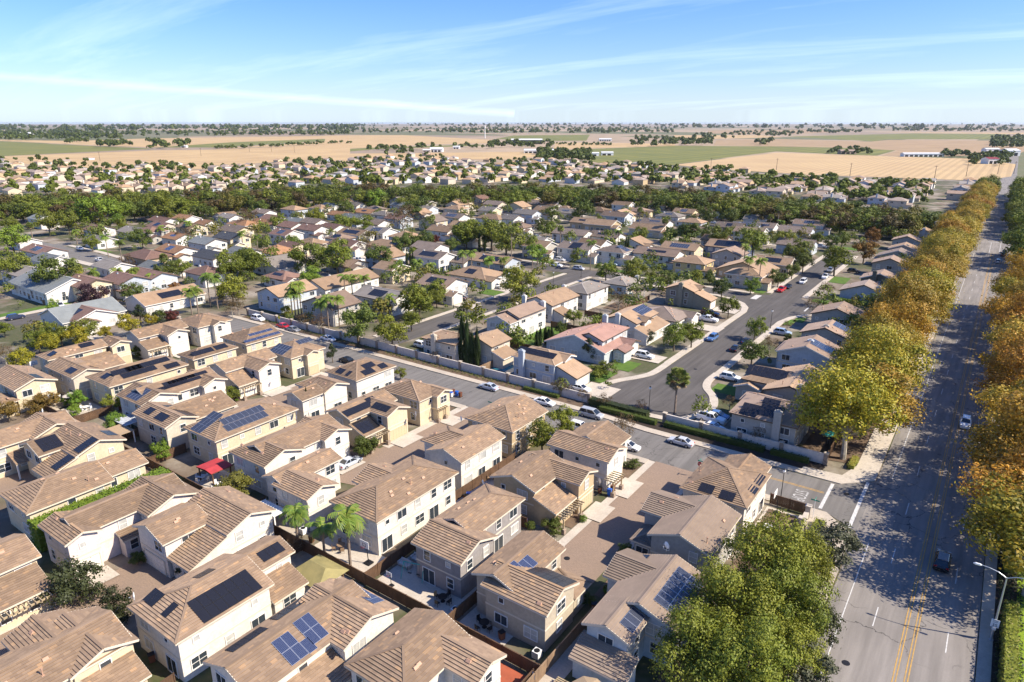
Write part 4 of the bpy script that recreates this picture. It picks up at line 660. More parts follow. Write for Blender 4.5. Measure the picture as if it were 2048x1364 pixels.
('green',-404.1,229.2,7.38,13.4,'B0,13'),
('beltbrown',-401.1,246.1,7.99,11.1,'B0,14'),
('olive',-392.5,250.9,6.8,14.4,'B0,15'),
('dgreen',-393.6,260.9,6.13,14.5,'B0,16'),
('beltbrown',-391.9,279.2,7.95,11.0,'B0,17'),
('green',-378.0,277.9,6.07,13.9,'B0,18'),
('beltbrown',-377.5,289.6,6.14,14.1,'B0,19'),
('green',-373.6,308.2,6.1,13.9,'B0,20'),
('green',-356.8,305.4,6.36,12.8,'B0,21'),
('green',-348.8,321.1,7.2,14.0,'B0,22'),
('dgreen',-342.6,326.5,6.85,13.7,'B0,23'),
('green',-317.5,328.1,7.11,11.5,'B0,24'),
('dgreen',-310.2,333.2,6.63,11.5,'B0,25'),
('green',-301.2,348.0,6.99,11.9,'B0,26'),
('green',-291.8,351.9,6.14,13.7,'B0,27'),
('green',-281.9,380.2,7.46,13.5,'B0,28'),
('green',-267.1,374.4,6.64,12.1,'B0,29'),
('green',-263.5,383.3,6.13,13.7,'B0,30'),
('olive',-249.7,394.3,6.03,12.8,'B0,31'),
('green',-244.3,400.9,7.17,13.9,'B0,32'),
('green',-236.7,407.7,7.26,11.5,'B0,33'),
('dgreen',-224.7,407.0,6.63,14.2,'B0,34'),
('beltbrown',-216.2,410.2,7.87,12.9,'B0,35'),
('dgreen',-186.3,419.1,7.41,12.2,'B0,36'),
('dgreen',-175.9,416.9,7.12,12.2,'B0,37'),
('green',-165.9,416.9,7.63,13.3,'B0,38'),
('dgreen',-156.9,420.5,6.29,13.9,'B0,39'),
('green',-135.9,406.8,7.59,13.6,'B0,40'),
('green',-128.2,408.4,7.6,12.3,'B0,41'),
('green',-120.8,406.1,7.63,11.1,'B0,42'),
('olive',-111.4,402.6,6.95,13.5,'B0,43'),
('beltbrown',-102.1,395.7,7.11,11.2,'B0,44'),
('green',-97.2,401.8,7.36,12.8,'B0,45'),
('beltbrown',-82.4,396.8,6.83,14.4,'B0,46'),
('green',-75.4,391.4,7.51,13.3,'B0,47'),
('beltbrown',-67.5,390.7,7.21,13.0,'B0,48'),
('green',-54.7,390.1,7.34,12.3,'B0,49'),
('beltbrown',-48.2,392.2,7.23,12.4,'B0,50'),
('beltbrown',-42.4,389.4,7.97,11.9,'B0,51'),
('olive',-37.7,394.2,6.16,14.3,'B0,52'),
('beltbrown',-502.3,163.5,7.66,14.1,'B1,1'),
('dgreen',-500.1,170.0,6.97,13.1,'B1,2'),
('green',-495.9,174.9,7.21,14.4,'B1,3'),
('green',-499.1,182.4,6.59,12.9,'B1,4'),
('dgreen',-486.8,185.0,7.19,13.3,'B1,5'),
('green',-476.5,188.6,7.9,11.5,'B1,6'),
('green',-483.8,199.1,7.7,13.3,'B1,7'),
('beltbrown',-475.5,204.2,7.23,13.8,'B1,8'),
('beltbrown',-474.3,212.4,6.31,11.3,'B1,9'),
('green',-458.9,212.1,7.15,12.5,'B1,10'),
('green',-451.8,216.1,7.43,14.2,'B1,11'),
('green',-449.2,224.1,6.73,13.8,'B1,12'),
('green',-450.5,232.3,6.92,13.4,'B1,13'),
('dgreen',-449.9,241.2,7.88,12.6,'B1,14'),
('dgreen',-430.5,237.5,6.27,11.0,'B1,15'),
('beltbrown',-437.0,249.6,6.14,13.7,'B1,16'),
('green',-432.8,256.9,7.62,14.5,'B1,17'),
('dgreen',-429.5,264.8,6.76,12.0,'B1,18'),
('green',-417.1,266.3,7.15,12.0,'B1,19'),
('olive',-412.0,271.9,6.86,11.8,'B1,20'),
('beltbrown',-418.6,287.9,6.15,11.9,'B1,21'),
('green',-412.6,292.4,7.08,12.4,'B1,22'),
('dgreen',-416.1,307.1,6.26,11.3,'B1,23'),
('green',-412.0,316.1,6.04,13.0,'B1,24'),
('green',-394.8,315.2,6.11,11.8,'B1,25'),
('dgreen',-392.5,326.5,7.04,14.3,'B1,26'),
('dgreen',-377.5,325.6,7.02,11.2,'B1,27'),
('dgreen',-370.8,330.8,7.72,14.3,'B1,28'),
('olive',-364.8,337.8,6.07,11.1,'B1,29'),
('dgreen',-359.2,345.8,7.83,12.3,'B1,30'),
('dgreen',-344.6,345.9,6.3,13.7,'B1,31'),
('dgreen',-335.1,348.3,6.43,12.5,'B1,32'),
('dgreen',-336.7,361.9,6.0,13.2,'B1,33'),
('green',-325.9,364.5,6.15,12.3,'B1,34'),
('green',-317.2,369.9,7.3,13.6,'B1,35'),
('dgreen',-318.8,385.9,6.27,11.8,'B1,36'),
('green',-303.3,383.2,6.03,13.8,'B1,37'),
('beltbrown',-308.7,402.9,6.75,13.7,'B1,38'),
('beltbrown',-297.8,402.1,7.12,12.0,'B1,39'),
('dgreen',-292.6,408.5,6.74,12.7,'B1,40'),
('green',-277.3,403.1,7.93,11.5,'B1,41'),
('dgreen',-282.4,424.2,6.27,12.7,'B1,42'),
('green',-273.7,429.3,6.84,12.8,'B1,43'),
('green',-256.2,419.3,7.61,11.8,'B1,44'),
('green',-246.9,422.4,7.12,12.5,'B1,45'),
('dgreen',-248.3,440.6,7.14,12.0,'B1,46'),
('dgreen',-235.2,436.2,7.98,12.1,'B1,47'),
('green',-223.4,430.8,7.29,11.2,'B1,48'),
('green',-217.7,437.0,7.85,12.0,'B1,49'),
('green',-206.1,433.5,6.91,11.2,'B1,50'),
('olive',-200.6,438.7,6.91,11.2,'B1,51'),
('green',-194.5,443.1,6.75,12.2,'B1,52'),
('green',-183.3,440.8,7.48,11.9,'B1,53'),
('dgreen',-172.4,438.7,6.33,13.8,'B1,54'),
('dgreen',-163.4,439.7,7.83,13.9,'B1,55'),
('beltbrown',-154.0,437.9,6.71,11.4,'B1,56'),
('olive',-144.1,433.2,6.99,14.0,'B1,57'),
('green',-137.2,432.9,6.83,12.9,'B1,58'),
('olive',-128.7,430.7,7.9,11.4,'B1,59'),
('green',-121.0,427.1,6.09,13.5,'B1,60'),
('olive',-114.0,427.5,7.44,11.2,'B1,61'),
('green',-104.4,420.3,6.81,12.1,'B1,62'),
('dgreen',-98.8,426.4,7.03,14.2,'B1,63'),
('green',-91.9,426.9,7.89,12.1,'B1,64'),
('green',-83.4,420.9,6.71,11.3,'B1,65'),
('beltbrown',-76.1,417.2,6.79,11.7,'B1,66'),
('olive',-69.5,422.1,6.89,13.0,'B1,67'),
('dgreen',-61.9,420.8,7.13,12.8,'B1,68'),
('green',-54.2,418.3,7.32,12.5,'B1,69'),
('dgreen',-46.1,408.6,7.23,11.7,'B1,70'),
('olive',-40.3,408.1,6.53,13.2,'B1,71'),
('green',-34.1,407.3,7.38,11.4,'B1,72'),
('dgreen',-29.4,409.0,7.69,13.0,'B1,73'),
('dgreen',-522.2,172.2,6.34,12.2,'B2,1'),
('dgreen',-534.2,186.0,7.76,12.1,'B2,2'),
('dgreen',-523.9,190.5,6.13,12.1,'B2,3'),
('beltbrown',-506.5,191.8,7.79,12.8,'B2,4'),
('green',-512.2,202.0,6.84,14.3,'B2,5'),
('beltbrown',-501.5,207.1,7.02,14.3,'B2,6'),
('green',-498.5,216.8,6.34,11.9,'B2,7'),
('beltbrown',-499.9,227.8,7.97,12.9,'B2,8'),
('olive',-490.3,233.2,6.91,13.9,'B2,9'),
('green',-473.7,233.5,6.76,13.2,'B2,10'),
('beltbrown',-478.3,247.9,7.06,11.5,'B2,11'),
('dgreen',-461.6,248.0,6.61,12.9,'B2,12'),
('dgreen',-461.3,259.8,6.57,13.6,'B2,13'),
('beltbrown',-459.2,269.0,7.21,11.5,'B2,14'),
('beltbrown',-449.7,273.5,7.54,12.6,'B2,15'),
('beltbrown',-453.3,286.6,6.18,12.6,'B2,16'),
('green',-438.4,289.4,7.6,12.7,'B2,17'),
('beltbrown',-434.9,298.6,6.71,11.2,'B2,18'),
('green',-446.3,320.8,6.67,13.1,'B2,19'),
('olive',-435.5,327.0,7.84,12.0,'B2,20'),
('green',-424.7,331.6,7.05,12.0,'B2,21'),
('dgreen',-419.3,340.8,7.31,13.6,'B2,22'),
('green',-422.8,359.8,6.62,14.0,'B2,23'),
('olive',-403.5,358.8,7.35,12.2,'B2,24'),
('beltbrown',-390.7,363.6,7.38,13.8,'B2,25'),
('beltbrown',-380.8,367.2,6.0,13.8,'B2,26'),
('green',-365.2,369.0,6.45,11.0,'B2,27'),
('green',-357.7,380.0,7.95,14.0,'B2,28'),
('beltbrown',-349.2,386.0,6.2,12.5,'B2,29'),
('green',-343.4,398.9,6.41,11.8,'B2,30'),
('dgreen',-332.3,400.9,6.87,12.1,'B2,31'),
('olive',-332.4,421.0,7.1,13.8,'B2,32'),
('dgreen',-318.2,423.7,7.06,11.0,'B2,33'),
('green',-312.9,435.9,7.53,11.4,'B2,34'),
('dgreen',-303.1,442.1,6.95,12.8,'B2,35'),
('olive',-289.5,439.6,7.25,13.9,'B2,36'),
('olive',-280.0,447.1,6.41,13.3,'B2,37'),
('green',-272.8,457.2,7.39,11.7,'B2,38'),
('green',-257.9,454.8,6.44,11.0,'B2,39'),
('beltbrown',-255.1,472.8,7.74,12.4,'B2,40'),
('dgreen',-243.2,477.6,7.38,11.8,'B2,41'),
('dgreen',-227.2,470.3,7.92,12.0,'B2,42'),
('beltbrown',-217.2,475.6,7.72,13.4,'B2,43'),
('dgreen',-198.1,461.8,7.59,12.5,'B2,44'),
('beltbrown',-187.8,466.2,7.47,13.6,'B2,45'),
('beltbrown',-178.3,467.8,7.36,13.7,'B2,46'),
('green',-168.2,467.3,6.73,11.3,'B2,47'),
('green',-156.8,466.6,7.25,11.6,'B2,48'),
('green',-142.9,456.4,7.49,13.5,'B2,49'),
('dgreen',-131.4,450.7,7.45,14.1,'B2,50'),
('green',-123.1,455.5,7.45,12.3,'B2,51'),
('olive',-111.9,453.5,6.9,14.2,'B2,52'),
('green',-100.5,445.6,6.79,13.0,'B2,53'),
('dgreen',-91.5,451.7,6.59,13.9,'B2,54'),
('green',-82.0,441.3,6.17,13.3,'B2,55'),
('dgreen',-75.2,446.6,6.81,12.1,'B2,56'),
('dgreen',-63.8,433.4,7.26,13.7,'B2,57'),
('beltbrown',-54.3,429.7,7.74,13.4,'B2,58'),
('dgreen',-48.3,434.0,6.43,12.1,'B2,59'),
('olive',-40.8,431.9,6.14,13.4,'B2,60'),
('green',-34.6,437.2,7.18,11.3,'B2,61'),
]
CARS=[
('sedan', -40.4, 110.0, 'W', 'silver', 'silver sedan parked by the clipped hedge near the stop sign end of the street'),
('sedan', -85.4, 111.3, 'W', 'silverblue', 'pale silver sedan parked alone beside the pillared pale wall'),
('sedan', -70.8, 111.2, 'E', 'white', 'white sedan parked at the kerb by the hedge, uphill of the silver van'),
('van', -59.7, 111.3, 'E', 'silvergrey', 'silver minivan parked at the kerb beside the hedge'),
('suv', -58.4, 104.6, 'E', 'white', 'white vehicle half hidden behind the tan roof at the street, next to the twiggy tree'),
('sedan', -47.6, 102.9, 'E', 'white', 'white car nosing out behind the corner house by the alley mouth'),
('sedan', -68.4, 122.0, 'E', 'white', 'white car on the drive of the blue grey house, behind twiggy trees'),
('suv', -66.3, 150.3, 'E', 'white', 'white suv on the drive of the pink roofed house'),
('suv', -117.3, 124.5, 'E', 'white', 'white suv parked inside the wall at the end of the straight street'),
('sedan', -141.1, 169.5, 'E', 'maroon', 'dark maroon car on the drive beside the kerb lawn'),
('pickup', -65.0, 191.6, 'E', 'white', 'white pickup with a round door mark on the drive of the grey brown roofed house'),
('pickup', -67.1, 198.6, 'E', 'maroon', 'dark maroon pickup beside the white pickup'),
('suv', -57.8, 174.8, 'S', 'blue', 'blue car parked at the kerb below the white pickup'),
('sedan', -49.4, 177.4, 'N', 'navy', 'dark blue car under the lone ball shaped tree'),
('sedan', -49.8, 169.6, 'N', 'black', 'black car parked behind the dark blue one'),
('suv', -43.6, 190.5, 'E', 'lightblue', 'pale blue suv on the drive beside the pale blue gabled house'),
('suv', -43.8, 147.5, 'E', 'white', 'white square suv on the drive by the small lawn'),
('pickup', -39.3, 122.8, 'E', 'white', 'white pickup next to the wall in the cul-de-sac drive'),
('sedan', -37.9, 119.5, 'E', 'white', 'white car partly behind the wall, below the pickup'),
('sedan', -39.0, 125.2, 'E', 'blue', 'blue white car beyond the pickup in the cul-de-sac drive'),
('pickup', -57.9, 243.2, 'S', 'red', 'bright red pickup parked near the T junction'),
('sedan', -57.2, 249.6, 'S', 'black', 'small dark car just beyond the red pickup'),
('van', -54.9, 261.0, 'S', 'white', 'white van driving down the street near the red pickup'),
('pickup', -50.1, 274.4, 'S', 'white', 'white pickup on the right side beyond the white van'),
('suv', -51.2, 288.2, 'S', 'grey', 'grey car in tree shade beyond the white pickup'),
('suv', -43.2, 291.0, 'E', 'black', 'black suv in the drive shade by the avenue row'),
('pickup', -66.5, 343.0, 'E', 'silverblue', 'pale pickup on the drive of the plain garage house'),
('sedan', -134.9, 393.2, 'E', 'white', 'white car parked on the north lane'),
('suv', -144.1, 234.3, 'E', 'white', 'white suv parked before the double garage'),
('suv', -133.7, 234.0, 'E', 'silver', 'silver suv parked before the stone porch house'),
('suv', -141.8, 189.5, 'E', 'white', 'white suv on the drive of the porch gable house'),
('sedan', -140.4, 194.0, 'E', 'white', 'white car right of the suv, under the big round tree'),
('sedan', -126.8, 249.2, 'E', 'lightblue', 'pale blue car by the stone porch drive'),
('suv', -174.5, 115.4, 'E', 'white', 'white suv at the far left end of the walled street'),
('sedan', -161.8, 114.8, 'E', 'red', 'red car by the yellow sign pole'),
('sedan', -156.9, 114.4, 'E', 'grey', 'grey car right behind the red one'),
('sedan', -142.0, 114.3, 'E', 'white', 'white car in the tree shadow by the wall'),
('sedan', -124.1, 105.2, 'E', 'black', 'black car partly hidden by the white panelled roof'),
('suv', -234.7, 74.3, 'N', 'navy', 'dark blue suv on the left court street'),
('sedan', -231.8, 84.2, 'E', 'white', 'white car first of three by the tan garage'),
('suv', -229.1, 86.4, 'E', 'grey', 'grey car third of three by the tan garage'),
('pickup', -238.4, 87.8, 'E', 'white', 'white pickup beside the green mound hedge'),
('pickup', -217.9, 194.9, 'E', 'white', 'white pickup on the drive of the brown roofed house'),
('pickup', -307.0, 131.6, 'E', 'white', 'white pickup on the left lane by the palms'),
('suv', -342.7, 139.3, 'E', 'white', 'white suv on the garage drive at the bend'),
('sedan', -83.6, 69.6, 'N', 'silverblue', 'grey blue car squeezed by the alley corner bed'),
('suv', 1.7, 96.2, 'N', 'black', 'black suv in deep tree shade on the avenue'),
('suv', 1.4, 149.5, 'S', 'white', 'white car in dappled shade on the avenue'),
('suv', 2.2, 348.0, 'N', 'silver', 'silver car driving on the avenue near the crossing'),
('sedan', 3.6, 368.2, 'N', 'maroon', 'dark red car ahead of the silver one at the crossing'),
('sedan', 4.0, 377.9, 'N', 'black', 'black car first at the crossing line'),
('sedan', -93.0, 308.7, 'E', 'silver', 'silver car on the drive of a stone grey house with brown tan roof, middle rows'),
('sedan', -191.3, 290.9, 'E', 'silver', 'silver car on the drive of a white house with pinkish brown roof, middle rows'),
('pickup', -143.0, 424.0, 'E', 'white', 'white pickup on the drive of a white house with dark brown roof, middle rows'),
('suv', -133.2, 265.3, 'E', 'white', 'white suv on the drive of a white house with brown tan roof, middle rows'),
('sedan', -173.3, 373.9, 'E', 'blue', 'blue car on the drive of a cream house with tan roof, middle rows'),
('sedan', -287.7, 380.5, 'E', 'maroon', 'dark red car on the drive of a cream house with dark brown roof, middle rows'),
('suv', -236.5, 392.3, 'E', 'grey', 'grey suv on the drive of a white house with brown tan roof, middle rows'),
('sedan', -328.6, 190.5, 'E', 'silver', 'silver car on the drive of a cream house with brown tan roof, middle rows'),
('pickup', -283.7, 284.4, 'E', 'white', 'white pickup on the drive of a white house with grey roof, middle rows'),
('suv', -149.0, 244.8, 'E', 'white', 'white suv on the drive of a stone grey house with tan roof, middle rows'),
('suv', -354.7, 316.5, 'E', 'white', 'white suv on the drive of a stone grey house with brown tan roof, middle rows'),
('sedan', -244.2, 199.6, 'E', 'black', 'black car on the drive of a beige house with tan roof, middle rows'),
('suv', -173.1, 397.6, 'E', 'grey', 'grey suv on the drive of a cream house with pinkish brown roof, middle rows'),
('suv', -115.2, 342.3, 'E', 'grey', 'grey suv on the drive of a stone grey house with pinkish brown roof, middle rows'),
('sedan', -278.5, 345.1, 'E', 'maroon', 'dark red car on the drive of a beige house with tan roof, middle rows'),
('sedan', -184.5, 213.9, 'E', 'silver', 'silver car on the drive of a white house with grey brown roof, middle rows'),
('sedan', -316.7, 309.2, 'E', 'black', 'black car on the drive of a beige house with grey brown roof, middle rows'),
('suv', -259.0, 360.3, 'E', 'grey', 'grey suv on the drive of a beige house with grey brown roof, middle rows'),
]
